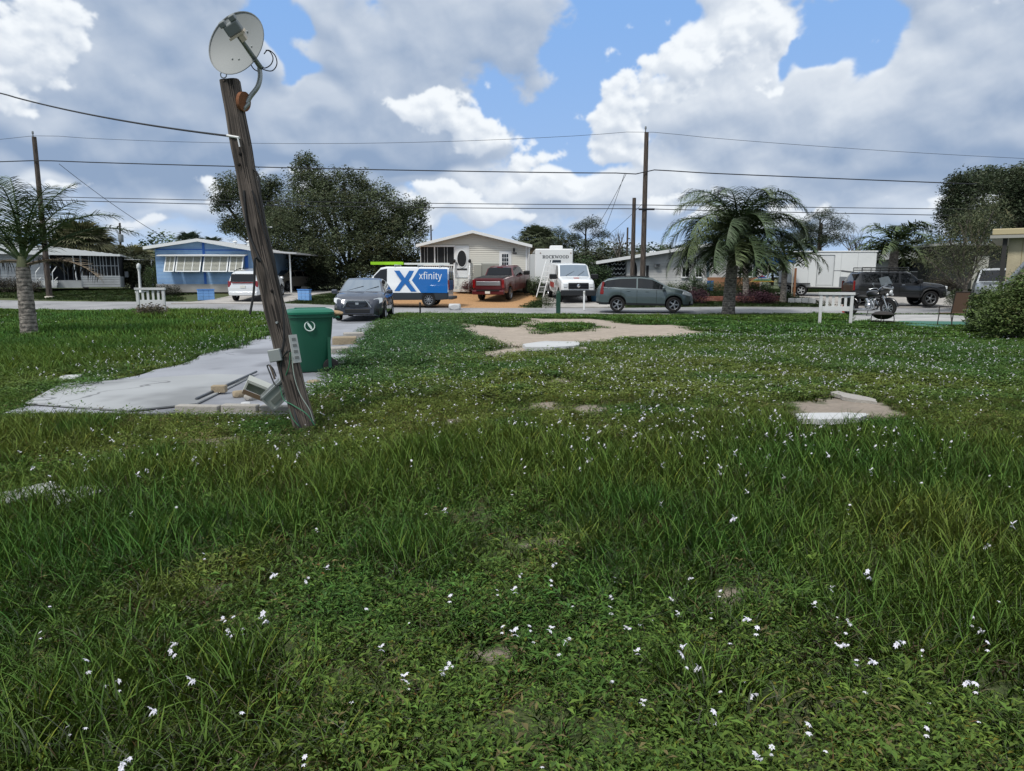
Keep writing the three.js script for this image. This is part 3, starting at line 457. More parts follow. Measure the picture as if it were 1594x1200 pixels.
pine('bushy pine beyond the enclosed cargo trailer', on(1268, 78, 0), 7.6, [[0.4, 0.96, 1.7], [-1.9, 0.86, 1.3], [2.0, 0.82, 1.4], [-0.8, 0.74, 1.7], [1.2, 0.64, 1.7], [-2.4, 0.62, 1.6]], 3);
pine('wind-shaped pine just left of the bushy pine beyond the trailer', on(1240, 82, 0), 6.6, [[0.8, 0.95, 1.4], [-0.7, 0.8, 1.3], [1.2, 0.68, 1.5]], 4);
{
  const r = rng(61), list = [[60, 80, 3.6, 3.4], [10, 70, 3.8, 3.0], [165, 74, 2.8, 3.0], [190, 82, 3.4, 2.8], [225, 86, 4.2, 3.2], [262, 78, 5.4, 3.4], [285, 88, 4.4, 3.6], [325, 90, 4.6, 2.8], [690, 110, 4.6, 3.2], [845, 72, 5.0, 1.8], [825, 80, 6.2, 2.2], [888, 92, 5.4, 2.8], [930, 90, 5.0, 3.2], [955, 84, 4.6, 3.4], [985, 95, 4.9, 3.6], [1012, 88, 5.0, 3.0], [1035, 92, 4.8, 3.0], [915, 80, 3.8, 2.6], [850, 88, 6.0, 2.4], [862, 80, 5.2, 2.2], [1060, 90, 4.6, 2.4], [1150, 96, 4.4, 3.0], [1295, 92, 3.6, 2.8], [1318, 98, 3.2, 2.6], [1345, 86, 4.0, 2.6], [1420, 74, 5.0, 3.4], [1455, 70, 4.6, 2.8], [1200, 90, 3.8, 3.0], [465, 90, 3.4, 3.0], [640, 90, 3.4, 3.0]];
  const where = ['far behind the white porch house', 'behind the gap between the left houses', 'beyond the blue house', 'behind the white gabled house', 'beyond the white recreational trailer', 'beyond the long white house', 'beyond the enclosed cargo trailer', 'behind the grey house'];
  const look = ['rounded dark green tree', 'low wide dark tree', 'hazy green treetop', 'dense bushy treetop', 'ragged dark treetop'];
  const zone = (px) => (px < 120 ? 0 : px < 230 ? 1 : px < 480 ? 2 : px < 800 ? 3 : px < 915 ? 4 : px < 1170 ? 5 : px < 1330 ? 6 : 7);
  list.forEach(([px, depth, h, w], i) => {
    const base = on(px, depth, 0), k = zone(px);
    const t = thing('background_tree', look[i % 5] + ' ' + where[k] + ', ' + ['leftmost there', 'second from left there', 'third from left there', 'fourth from left there', 'fifth from left there', 'sixth from left there', 'seventh from left there', 'eighth from left there', 'ninth from left there'][list.filter((l) => zone(l[0]) === k && l[0] < px).length], 'tree', base, 0, 'pines and trees beyond the houses');
    const lobes = [[0, h * 0.74, 0, w * 0.62, h * 0.3, w * 0.6], [-w * 0.5, h * 0.55, 0, w * 0.5, h * 0.25, w * 0.5], [w * 0.5, h * 0.5 + h * 0.12 * r(), 0, w * 0.5, h * 0.27, w * 0.5], [0, h * 0.35, 0, w * 0.8, h * 0.3, w * 0.6]];
    mesh('trunk', rod(V(0, 0, 0), V(0, h * 0.6, 0), 0.2, 0.1, 6), bark, t);
    crown(t, lobes, 'far', 150, [0.060 + 0.018 * r(), 0.088 + 0.018 * r(), 0.05], r, { size: 0.85 });
  });
}
// bare trees
for (const [px, depth, h, seed, label] of [[1328, 80, 6.6, 1, 'bare leafless tree beyond the trailer, tallest of the bare ones'], [1316, 82, 5.4, 2, 'thin bare tree left of the tallest bare tree'], [966, 80, 5.4, 3, 'pale bare treetop behind the two utility poles']]) {
  const t = thing('bare_tree', label, 'tree', on(px, depth, 0), 0, 'leafless trees'), r = rng(seed + 200), list = [];
  const grow = (p, d, len, rad, n) => { const e = p.clone().addScaledVector(d, len); list.push(rod(p, e, rad, rad * 0.7, 5)); if (n > 0) for (let k = 0; k < 3; k++) grow(e.clone().lerp(p, 0.25 * r()), d.clone().add(V((r() - 0.5) * 1.3, 0.25 * r(), (r() - 0.5) * 1.3)).normalize(), len * (0.55 + 0.25 * r()), rad * 0.6, n - 1); };
  grow(V(0, 0, 0), V(0, 1, 0), h * 0.42, 0.12, 4); mesh('branches', list, greyBark, t);
}
// ---- shrubs
function shrub(name, label, base, lobes, kind, count, color, seed, o = {}) {
  const t = thing(name, label, o.category ?? 'shrub', base, 0, o.group), r = rng(seed);
  mesh('stem', lobes.flatMap((l) => [0, 1, 2].map((k) => rod(V(l[0] * 0.3 + 0.05 * k, -0.05, l[2] * 0.3), V(l[0] + (k - 1) * l[3] * 0.5, l[1] + l[4] * 0.2, l[2] + (k - 1) * 0.2 * l[5]), 0.022, 0.01, 5))), bark, t);
  crown(t, lobes, kind, count, color, r, { name: 'foliage', ...o }); return t;
}
shrub('leafy_shrub', 'large glossy green shrub in front of the tan building, right edge', on(1592, 18.8), [[0, 0.75, 0, 0.85, 0.75, 0.7], [0.7, 0.95, 0, 0.8, 0.8, 0.7], [-0.55, 0.5, 0.1, 0.55, 0.5, 0.5], [0.3, 1.25, 0, 0.5, 0.4, 0.5]], 'shrub', 1150, [0.11, 0.165, 0.045], 301, { size: 1.0 });
shrub('leafy_shrub', 'smaller green shrub beside the brown patio chair', on(1536, 20.6), [[0, 0.5, 0, 0.45, 0.5, 0.42], [0.1, 0.9, 0, 0.35, 0.35, 0.35]], 'shrub', 480, [0.10, 0.155, 0.045], 302, { size: 1.0 });

// ---------------------------------------------------------------- vehicles
const sampler = (pts) => (x) => { if (x <= pts[0][0]) return pts[0][1]; for (let i = 1; i < pts.length; i++) if (x <= pts[i][0]) { const t = (x - pts[i - 1][0]) / (pts[i][0] - pts[i - 1][0]); return lerp(pts[i - 1][1], pts[i][1], t); } return pts[pts.length - 1][1]; };
const glassMat = new THREE.MeshPhysicalMaterial({ color: 0x0b0e11, roughness: 0.04, side: THREE.DoubleSide, specularIntensity: 1, ior: 1.6 });
const shineGlass = new THREE.MeshPhysicalMaterial({ color: 0x7a8996, metalness: 0.4, roughness: 0.05, side: THREE.DoubleSide, ior: 2.3, clearcoat: 1, clearcoatRoughness: 0.03 });  // paler base colour stands in for bright sky mirrored in the windshield
const tyreMat = mat(0x121212, 0.85), rimMat = mat(0x9a9c9f, 0.3, { metalness: 0.8 }), blackTrim = mat(0x131415, 0.55), chrome = mat(0xd5d8dc, 0.15, { metalness: 1 }), lensMat = mat(0xd9dde0, 0.12, { clearcoat: 1 }), redLens = mat(0x7d0b0d, 0.2, { clearcoat: 1 }), underMat = mat(0x0a0a0a, 0.95), plateMat = mat(0xd8d8d0, 0.5);
const paint = (c, metal = 0.35) => new THREE.MeshPhysicalMaterial({ color: c, roughness: 0.38, metalness: metal, clearcoat: 1, clearcoatRoughness: 0.06, side: THREE.DoubleSide });
// The shell of a vehicle, front towards +x: cross rings from sill to roof at stations along its length.
// s = { front, rear, top: [[x, y]...], belt: [...], sill: [...], half: [...], tumble, wheels: [x...], arch, windows: [[x0, x1]...], screens: [[x0, x1, name]...], rows }
function shell(s, parent, paintMat, o = {}) {
  const top = sampler(s.top), belt = sampler(s.belt), sill = sampler(s.sill), half = sampler(s.half), set = new Set(), key = (x) => Math.round(x * 1000) / 1000;
  for (const l of [s.top, s.belt, s.sill, s.half]) for (const [x] of l) set.add(key(x));
  for (const w of s.windows) { set.add(key(w[0])); set.add(key(w[1])); }
  for (const w of s.screens ?? []) { set.add(key(w[0])); set.add(key(w[1])); }
  for (const w of s.wheels) for (let k = -10; k <= 10; k++) set.add(key(w + Math.sin(k / 10 * Math.PI / 2) * s.arch));
  for (let x = s.rear; x < s.front; x += 0.12) set.add(key(x));
  set.add(key(s.rear)); set.add(key(s.front));
  const xs = [...set].filter((x) => x >= s.rear && x <= s.front).sort((a, b) => a - b).filter((x, i, a) => i === 0 || x - a[i - 1] > 0.004);
  const ring = (x) => {
    let y0 = sill(x); for (const w of s.wheels) { const d = Math.abs(x - w); if (d < s.arch) y0 = Math.max(y0, s.hub + Math.sqrt(s.arch * s.arch - d * d)); }
    const b = belt(x), t = Math.max(top(x), b + 0.004), w = half(x), h = t - b, wr = Math.max(0.3 * w, w * 0.96 - s.tumble * h), e = t - Math.min(s.crown ?? 0.07, h * 0.6), L = (f) => lerp(y0, b, f);
    return [[y0, w * (s.tuck ?? 0.93)], [L(0.14), w * 0.985], [L(0.45), w], [L(0.74), w * 0.995], [L(0.93), w * 0.975], [b, w * 0.96], [lerp(b, e, 0.08), lerp(w * 0.96, wr, 0.08)], [lerp(b, e, 0.93), lerp(w * 0.96, wr, 0.93)], [e, wr], [lerp(e, t, 0.75), wr * 0.9], [t - 0.006 * (h > 0.1 ? 1 : 0.3), wr * 0.55], [t, 0]];
  };
  const R = xs.map(ring), rows = R[0].length, cells = new Map(), put = (k) => { if (!cells.has(k)) cells.set(k, { pos: [], idx: [], seen: new Map() }); return cells.get(k); };
  const vert = (c, i, j, sgn) => { const k = (i * 100 + j) * 2 + (sgn > 0 ? 1 : 0); if (!c.seen.has(k)) { c.seen.set(k, c.pos.length / 3); c.pos.push(xs[i], R[i][j][0], sgn * R[i][j][1]); } return c.seen.get(k); };
  for (let i = 0; i < xs.length - 1; i++) for (let j = 0; j < rows - 1; j++) for (const sgn of [-1, 1]) {
    const xm = (xs[i] + xs[i + 1]) / 2; let k = 'body';
    if (j === 6) s.windows.forEach(([a, b], n) => { if (xm > a && xm < b) k = 'window' + n + (sgn > 0 ? 'a' : 'b'); });
    if (j >= 9) for (const [a, b, n] of s.screens ?? []) if (xm > a && xm < b) k = n;
    if (s.lower && j < s.lower[0]) k = sgn > 0 ? 'lower_a' : 'lower_b';
    if (s.roofRows && j >= s.roofRows && k === 'body' && xm > s.roofFrom && xm < s.roofTo) k = 'roof_panel';
    const c = put(k), a = vert(c, i, j, sgn), b = vert(c, i + 1, j, sgn), d = vert(c, i, j + 1, sgn), e = vert(c, i + 1, j + 1, sgn);
    sgn > 0 ? c.idx.push(a, b, d, b, e, d) : c.idx.push(a, d, b, b, d, e);
  }
  for (const end of [0, xs.length - 1]) { const c = put('body'), f = end ? 1 : -1, n = c.pos.length / 3; for (const sgn of [-1, 1]) for (let j = 0; j < rows; j++) c.pos.push(xs[end], R[end][j][0], sgn * R[end][j][1]); for (let j = 0; j < rows - 1; j++) { const a = n + j, b = n + rows + j; f > 0 ? c.idx.push(a, a + 1, b, a + 1, b + 1, b) : c.idx.push(a, b, a + 1, a + 1, b, b + 1); } }
  const out = {};
  for (const [k, c] of cells) {
    let g = new THREE.BufferGeometry(); g.setAttribute('position', new THREE.Float32BufferAttribute(c.pos, 3)); g.setIndex(c.idx); g = toCreasedNormals(g, 0.55);
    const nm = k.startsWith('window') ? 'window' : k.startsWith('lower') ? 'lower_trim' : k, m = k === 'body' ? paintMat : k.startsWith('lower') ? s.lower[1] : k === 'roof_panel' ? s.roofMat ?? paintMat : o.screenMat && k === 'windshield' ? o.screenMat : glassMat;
    out[k] = mesh(nm, g, m, parent);
  }
  // floor pan and wheel wells
  mesh('underbody', box((s.front - s.rear) * 0.94, 0.16, half(0) * 1.66, (s.front + s.rear) / 2, sill(0) + 0.12, 0), underMat, parent);
  for (const w of s.wheels) mesh('wheel_well', box(s.arch * 2.1, s.arch * 1.1, half(0) * 1.6, w, s.hub + s.arch * 0.52, 0), underMat, parent);
  return { half, top, belt, out };
}
function wheelAt(parent, x, y, z, radius, width, spokes = 5, rim = rimMat) {
  const w = new THREE.Group(); w.name = 'wheel'; w.position.set(x, y, z); if (z < 0) w.rotation.y = Math.PI; parent.add(w);
  const r = radius, rr = radius * 0.66, h = width / 2;
  mesh('tyre', lathe([[rr, -h * 0.9], [r * 0.93, -h], [r, -h * 0.7], [r, h * 0.7], [r * 0.93, h], [rr, h * 0.9], [rr * 0.98, h * 0.5]], 28).rotateX(Math.PI / 2), tyreMat, w);
  const parts = [lathe([[rr, h * 0.9], [rr * 0.94, h * 0.93], [rr * 0.9, h * 0.5], [rr * 0.9, -h * 0.2]], 24).rotateX(Math.PI / 2), lathe([[0, h * 0.75], [rr * 0.2, h * 0.72], [rr * 0.24, h * 0.45]], 12).rotateX(Math.PI / 2)];
  for (let k = 0; k < spokes; k++) { const a = k / spokes * 6.283; parts.push(box(rr * 0.78, rr * (spokes > 5 ? 0.16 : 0.26), h * 0.25, rr * 0.52, 0, h * 0.55, 0, 0, 0).rotateZ(a)); }
  mesh('rim', parts, rim, w); mesh('brake_disc', lathe([[0, h * 0.1], [rr * 0.88, h * 0.1]], 16).rotateX(Math.PI / 2), underMat, w);
  return w;
}
const wheelsOf = (t, s, radius, width, z, spokes, rim) => { for (const x of s.wheels) for (const q of [1, -1]) wheelAt(t, x, radius, q * z, radius, width, spokes, rim); };
const mirrors = (t, x, y, z, m, size = 1) => { for (const q of [1, -1]) mesh('mirror', [box(0.14 * size, 0.15 * size, 0.22 * size, x, y, q * (z + 0.1 * size), 0, 0, 0, 0.05), box(0.06, 0.05, 0.12, x + 0.03, y - 0.05, q * z)], m, t); };
const handles = (t, list, z, m) => { for (const [x, y] of list) for (const q of [1, -1]) mesh('handle', box(0.17, 0.035, 0.03, x, y, q * z, 0, 0, 0, 0.012), m, t); };
function seams(t, list, z, y0, y1) { for (const x of list) for (const q of [1, -1]) mesh('door_seam', box(0.012, y1 - y0, 0.006, x, (y0 + y1) / 2, q * z), underMat, t); }
function park(t, px, depth, turn, base = 2.8, lift = 0.035) {           // stands a vehicle on the sloping ground, its wheels a wheelbase apart
  const p = on(px, depth), c = Math.cos(turn), s = -Math.sin(turn), f = H(p.x + c * base / 2, p.z + s * base / 2), b = H(p.x - c * base / 2, p.z - s * base / 2);
  t.position.set(p.x, (f + b) / 2 + lift, p.z); t.rotation.set(0, turn, Math.atan2(f - b, base), 'YZX'); return t;
}
const font = await new FontLoader().loadAsync('fonts/droid/droid_sans_regular.typeface.json'), fontBold = await new FontLoader().loadAsync('fonts/droid/droid_sans_bold.typeface.json'), fontSerif = await new FontLoader().loadAsync('fonts/droid/droid_serif_bold.typeface.json');
function words(text, f, size, depth = 0.004) { const g = new THREE.ExtrudeGeometry(f.generateShapes(text, size), { depth, bevelEnabled: false, curveSegments: 3 }); g.computeBoundingBox(); const b = g.boundingBox; g.translate(-(b.min.x + b.max.x) / 2, -(b.min.y + b.max.y) / 2, 0); return g; }
function flat(pts, depth = 0.004) { return new THREE.ExtrudeGeometry(new THREE.Shape(pts.map(([x, y]) => new THREE.Vector2(x, y))), { depth, bevelEnabled: false }); }

// ---- dark blue-grey sedan on the near drive
{
  const t = thing('parked_car', 'dark blue-grey sedan facing the camera on the near driveway', 'car'), p = paint(new THREE.Color(0.036, 0.043, 0.062), 0.3);
  const s = { front: 2.3, rear: -2.3, hub: 0.32, arch: 0.37, wheels: [1.4, -1.3], tumble: 0.42, crown: 0.06,
    top: [[-2.3, 0.72], [-2.24, 0.98], [-2.1, 1.06], [-1.65, 1.10], [-0.95, 1.40], [-0.4, 1.48], [0.2, 1.48], [0.5, 1.42], [1.22, 1.01], [1.7, 0.93], [2.0, 0.85], [2.2, 0.76], [2.3, 0.60]],
    belt: [[-2.3, 0.66], [-2.1, 0.94], [-1.5, 1.0], [0, 0.95], [1.0, 0.92], [1.4, 0.9], [1.9, 0.80], [2.2, 0.70], [2.3, 0.56]], sill: [[-2.3, 0.34], [-2.1, 0.26], [-1.6, 0.22], [1.7, 0.2], [2.1, 0.2], [2.3, 0.24]],
    half: [[-2.3, 0.62], [-2.22, 0.74], [-2.0, 0.83], [-1.4, 0.88], [0.8, 0.88], [1.5, 0.87], [1.95, 0.80], [2.15, 0.71], [2.3, 0.56]], windows: [[-1.25, -0.68], [-0.62, 0.22], [0.28, 0.92]], screens: [[0.5, 1.2, 'windshield'], [-1.6, -0.98, 'rear_window']] };
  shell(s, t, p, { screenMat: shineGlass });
  wheelsOf(t, s, 0.32, 0.2, 0.78, 7); mirrors(t, 0.95, 1.0, 0.88, p);
  for (const q of [1, -1]) { const h = mesh('headlight', flat([[-0.19, 0.02], [-0.16, 0.10], [0.06, 0.14], [0.2, 0.13], [0.18, 0.0], [0.02, -0.07]], 0.06), lensMat, t); h.rotation.set(-0.25, q * 0.85 + (q < 0 ? Math.PI / 2 * 0 : 0), 0, 'YXZ'); h.position.set(2.06, 0.66, q * 0.66); h.rotation.y = Math.PI / 2 - q * 0.72; if (q > 0) h.scale.x = -1; }
  mesh('grille', [box(0.05, 0.05, 0.72, 2.305, 0.665, 0), box(0.05, 0.03, 0.64, 2.31, 0.60, 0), box(0.05, 0.03, 0.56, 2.31, 0.55, 0), box(0.05, 0.02, 0.5, 2.31, 0.515, 0)], mat(0x50555b, 0.3, { metalness: 0.9 }), t);
  mesh('grille_back', box(0.04, 0.22, 0.74, 2.292, 0.60, 0, 0, 0, 0, 0.02), blackTrim, t);
  mesh('grille_trim', [box(0.05, 0.022, 0.80, 2.31, 0.708, 0), box(0.05, 0.03, 0.27, 2.31, 0.595, 0.40, 0.98), box(0.05, 0.03, 0.27, 2.31, 0.595, -0.40, -0.98)], chrome, t);
  mesh('badge', box(0.02, 0.07, 0.12, 2.345, 0.61, 0, 0, 0, 0, 0.02), chrome, t);
  mesh('lower_grille', box(0.05, 0.15, 0.86, 2.285, 0.36, 0, 0, 0, 0, 0.03), blackTrim, t);
  mesh('bumper_lip', box(0.1, 0.04, 1.1, 2.27, 0.245, 0), blackTrim, t);
  for (const q of [1, -1]) mesh('fog_recess', box(0.06, 0.12, 0.18, 2.17, 0.38, q * 0.66, 0, -q * 0.75, 0, 0.02), blackTrim, t);
  handles(t, [[-0.35, 0.9], [0.5, 0.88]], 0.875, chrome); seams(t, [0.25, -0.66], 0.88, 0.3, 0.92);
  mesh('wiper', [rod(V(1.16, 1.03, 0.5), V(0.92, 1.19, -0.05), 0.01), rod(V(1.16, 1.03, -0.1), V(0.92, 1.19, -0.6), 0.01)], blackTrim, t);
  park(t, 570, 26.8, -1.50);
}
// ---- service van, side decorated with a big X
{
  const t = thing('service_van', 'blue and white service van with ladders and a big X on its side', 'van'), p = paint(0xe4e7e8, 0);
  const s = { front: 2.8, rear: -2.75, hub: 0.34, arch: 0.41, wheels: [1.8, -1.55], tumble: 0.13, crown: 0.07, tuck: 0.96,
    top: [[-2.75, 2.02], [-2.6, 2.06], [1.0, 2.08], [1.35, 2.02], [2.0, 1.42], [2.35, 1.28], [2.7, 1.05], [2.8, 0.75]], belt: [[-2.75, 1.18], [1.4, 1.18], [1.9, 1.14], [2.4, 1.02], [2.7, 0.85], [2.8, 0.6]], sill: [[-2.75, 0.42], [-2.4, 0.36], [2.5, 0.3], [2.8, 0.32]],
    half: [[-2.75, 0.95], [-2.65, 0.98], [1.6, 0.99], [2.3, 0.95], [2.65, 0.8], [2.8, 0.62]], windows: [[0.95, 1.75]], screens: [[1.32, 1.98, 'windshield']], lower: [2, mat(0x2a3137, 0.6)] };
  shell(s, t, p); wheelsOf(t, s, 0.36, 0.23, 0.87, 10, mat(0x8d9094, 0.4, { metalness: 0.7 })); mirrors(t, 1.75, 1.25, 1.0, blackTrim, 1.5);
  // printed blue rear half and X on both sides
  const blue = mat(0x0d63ad, 0.3, { clearcoat: 1 }), whiteInk = mat(0xe6ebee, 0.35);
  for (const q of [1, -1]) {
    const side = new THREE.Group(); side.name = 'side_graphic'; t.add(side); side.position.set(0, 0, q * 0.996); if (q < 0) side.rotation.y = Math.PI;
    const f = q;                                                        // along the van, towards its front
    const panel = (list, z, m, name) => mesh(name, list.map((pts) => flat(pts.map(([x, y]) => [x * f, y]), 0.004).translate(0, 0, z)), m, side);
    panel([[[-2.7, 0.72], [-2.7, 1.96], [-1.0, 1.96], [-0.56, 1.36], [-1.1, 0.72]]], 0, blue, 'rear_panel');
    panel([[[-0.96, 0.72], [-1.1, 0.72], [-0.56, 1.36], [-1.0, 1.96], [-0.84, 1.96], [-0.40, 1.36]]], 0.001, whiteInk, 'white_band');
    panel([[[-0.72, 1.86], [-0.38, 1.36], [-0.34, 1.36], [-0.34, 1.30], [-0.38, 1.30], [-0.84, 0.78], [-0.50, 0.78], [-0.14, 1.20], [0.18, 0.80], [0.50, 0.80], [0.06, 1.34], [0.50, 1.86], [0.17, 1.86], [-0.14, 1.48], [-0.42, 1.86]]], 0.002, blue, 'letter_x');
    const w = mesh('lettering', words('xfinity', font, 0.36), whiteInk, side); w.position.set(-1.68 * f, 1.56, 0.006);
  }
  mesh('tail_panel', [box(0.02, 1.0, 1.7, -2.765, 1.35, 0, 0, 0, 0, 0.008)], blue, t);
  for (const q of [1, -1]) mesh('taillight', box(0.06, 0.5, 0.12, -2.76, 1.15, q * 0.9, 0, 0, 0, 0.02), redLens, t);
  mesh('rear_bumper', box(0.28, 0.16, 1.9, -2.86, 0.46, 0, 0, 0, 0, 0.04), mat(0x2a3137, 0.6), t);
  mesh('rear_window', [box(0.02, 0.4, 0.62, -2.775, 1.6, 0.4), box(0.02, 0.4, 0.62, -2.775, 1.6, -0.4)], glassMat, t);
  for (const q of [1, -1]) mesh('headlight', box(0.16, 0.16, 0.26, 2.68, 0.92, q * 0.66, 0, -q * 0.5, 0, 0.05), lensMat, t);
  mesh('grille', box(0.06, 0.2, 0.9, 2.79, 0.68, 0), blackTrim, t);
  for (const x of [-2.2, -0.9, 0.5]) mesh('roof_bar', [rod(V(x, 2.16, -0.8), V(x, 2.16, 0.8), 0.025), rod(V(x, 2.02, 0.78), V(x, 2.16, 0.8), 0.025), rod(V(x, 2.02, -0.78), V(x, 2.16, -0.8), 0.025)], mat(0xc8cbcc, 0.4, { metalness: 0.5 }), t);
  park(t, 633, 38.7, Math.PI - 0.05); t.scale.x = 0.88; for (const w of t.children) if (w.name === 'wheel') w.scale.x = 1 / 0.88;
  // the ladders lie on the rack
  const lad = (name, label, color, x0, x1, z, y, thick = 0.09) => { const l = thing(name, label, 'ladder', t.position, t.rotation.y, 'ladders on the service van'); for (const q of [1, -1]) mesh('rail', box(x1 - x0, thick, 0.035, (x0 + x1) / 2, y, z + q * 0.2), mat(color, 0.5), l); for (let x = x0 + 0.15; x < x1; x += 0.33) mesh('rung', box(0.03, 0.03, 0.37, x, y, z), mat(0xb8bcbe, 0.4), l); return l; };
  lad('ladder', 'lime green ladder jutting forward over the service van roof', 0x8cc40f, 0.2, 1.9, 0.2, 2.265, 0.15); lad('ladder', 'pale metal ladder on the rear of the service van roof', 0xc7cac6, -2.3, 0.1, 0.3, 2.235);
}
// ---- dark red pickup seen from behind
{
  const t = thing('pickup_truck', 'dark red pickup truck parked on gravel with its tailgate towards the road', 'pickup truck'), p = paint(new THREE.Color(0.095, 0.010, 0.014), 0.2); p.clearcoat = 0.5;
  const s = { front: 2.95, rear: -2.95, hub: 0.40, arch: 0.47, wheels: [1.95, -1.75], tumble: 0.30, crown: 0.06, tuck: 0.95,
    top: [[-2.95, 1.36], [-2.9, 1.40], [-1.0, 1.40], [-0.92, 1.42], [-0.72, 1.86], [-0.4, 1.94], [0.6, 1.94], [0.9, 1.86], [1.5, 1.40], [2.6, 1.30], [2.9, 1.2], [2.95, 1.0]], belt: [[-2.95, 1.33], [-1.0, 1.36], [-0.8, 1.30], [1.4, 1.28], [2.7, 1.16], [2.95, 0.9]], sill: [[-2.95, 0.6], [-2.5, 0.5], [2.5, 0.42], [2.95, 0.45]],
    half: [[-2.95, 0.97], [-2.8, 1.0], [2.0, 1.0], [2.7, 0.94], [2.95, 0.8]], windows: [[-0.62, 0.1], [0.18, 1.1]], screens: [[0.88, 1.48, 'windshield'], [-0.92, -0.66, 'rear_window']] };
  shell(s, t, p); wheelsOf(t, s, 0.40, 0.26, 0.87, 6); mirrors(t, 1.05, 1.42, 1.02, blackTrim, 1.7);
  mesh('bed_cover', box(1.85, 0.03, 1.72, -1.95, 1.412, 0, 0, 0, 0, 0.01), mat(0x1a1a1b, 0.6), t);
  mesh('rear_window_glass', box(0.03, 0.42, 1.38, -0.86, 1.62, 0, 0, 0, -0.42), glassMat, t);
  mesh('tailgate', box(0.04, 0.58, 1.56, -2.965, 1.03, 0, 0, 0, 0, 0.015), p, t);
  mesh('tailgate_trim', box(0.03, 0.24, 1.50, -2.995, 1.10, 0, 0, 0, 0, 0.012), mat(0xb7babd, 0.3, { metalness: 0.8 }), t);
  for (const q of [1, -1]) mesh('taillight', box(0.06, 0.5, 0.16, -2.95, 1.08, q * 0.9, 0, 0, 0, 0.02), redLens, t);
  mesh('rear_bumper', box(0.24, 0.24, 1.96, -3.03, 0.58, 0, 0, 0, 0, 0.04), p, t); mesh('bumper_step', box(0.26, 0.05, 1.4, -3.05, 0.705, 0), blackTrim, t);
  mesh('number_plate', box(0.02, 0.15, 0.3, -3.16, 0.6, 0), plateMat, t); mesh('brake_light', box(0.03, 0.04, 0.36, -0.7, 1.88, 0), redLens, t);
  for (const q of [0.35, -0.1]) mesh('roof_marker', box(0.12, 0.04, 0.1, -0.35, 1.955, q, 0, 0, 0, 0.015), lensMat, t);
  handles(t, [[-0.45, 1.18], [0.35, 1.18]], 1.0, p); seams(t, [0.14, -0.78, 1.15], 1.0, 0.55, 1.3);
  park(t, 785, 45, Math.PI / 2 - 0.30);
}
// ---- white high-nosed work van facing the road
{
  const t = thing('work_van', 'white work van with a black grille facing the road', 'van'), p = paint(0xe2e4e4, 0);
  const s = { front: 3.0, rear: -3.05, hub: 0.38, arch: 0.45, wheels: [2.0, -1.7], tumble: 0.12, crown: 0.08, tuck: 0.96,
    top: [[-3.05, 2.05], [-2.9, 2.1], [0.9, 2.12], [1.2, 2.05], [1.75, 1.42], [2.6, 1.30], [2.9, 1.2], [3.0, 1.0]], belt: [[-3.05, 1.28], [1.3, 1.26], [2.6, 1.18], [2.9, 1.05], [3.0, 0.9]], sill: [[-3.05, 0.45], [2.6, 0.4], [3.0, 0.42]],
    half: [[-3.05, 0.97], [-2.9, 1.0], [2.2, 1.0], [2.8, 0.96], [3.0, 0.86]], windows: [[0.5, 1.5]], screens: [[1.16, 1.74, 'windshield']] };
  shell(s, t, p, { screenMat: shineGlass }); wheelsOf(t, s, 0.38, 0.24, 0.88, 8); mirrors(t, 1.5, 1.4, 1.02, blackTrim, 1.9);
  mesh('grille', box(0.08, 0.34, 1.16, 3.0, 0.95, 0, 0, 0, 0, 0.03), mat(0x16191c, 0.4), t); mesh('grille_trim', [box(0.05, 0.025, 1.1, 3.045, 1.03, 0), box(0.05, 0.025, 1.1, 3.045, 0.90, 0)], mat(0x3b4046, 0.35, { metalness: 0.6 }), t); mesh('badge', lathe([[0, 0.03], [0.09, 0.02], [0.1, 0]], 14).rotateZ(-Math.PI / 2).translate(3.05, 0.96, 0), chrome, t);
  for (const q of [1, -1]) mesh('headlight', box(0.14, 0.24, 0.22, 2.96, 0.98, q * 0.74, 0, 0, 0, 0.04), lensMat, t);
  mesh('front_bumper', box(0.3, 0.32, 1.98, 2.98, 0.56, 0, 0, 0, 0, 0.05), mat(0x1c2024, 0.6), t); mesh('hood_badge', box(0.2, 0.012, 0.3, 2.3, 1.356, 0, 0, 0, -0.13), mat(0xb0554e, 0.5), t);
  for (const q of [1, -1]) mesh('side_stripe', box(1.5, 0.3, 0.006, -0.2, 0.86, q * 1.003), mat(0x9c3a33, 0.5), t);
  mesh('wiper', [rod(V(1.72, 1.46, 0.5), V(1.5, 1.7, 0), 0.012), rod(V(1.72, 1.46, -0.2), V(1.5, 1.7, -0.6), 0.012)], blackTrim, t);
  park(t, 885, 43.2, -Math.PI / 2 + 0.10);
}
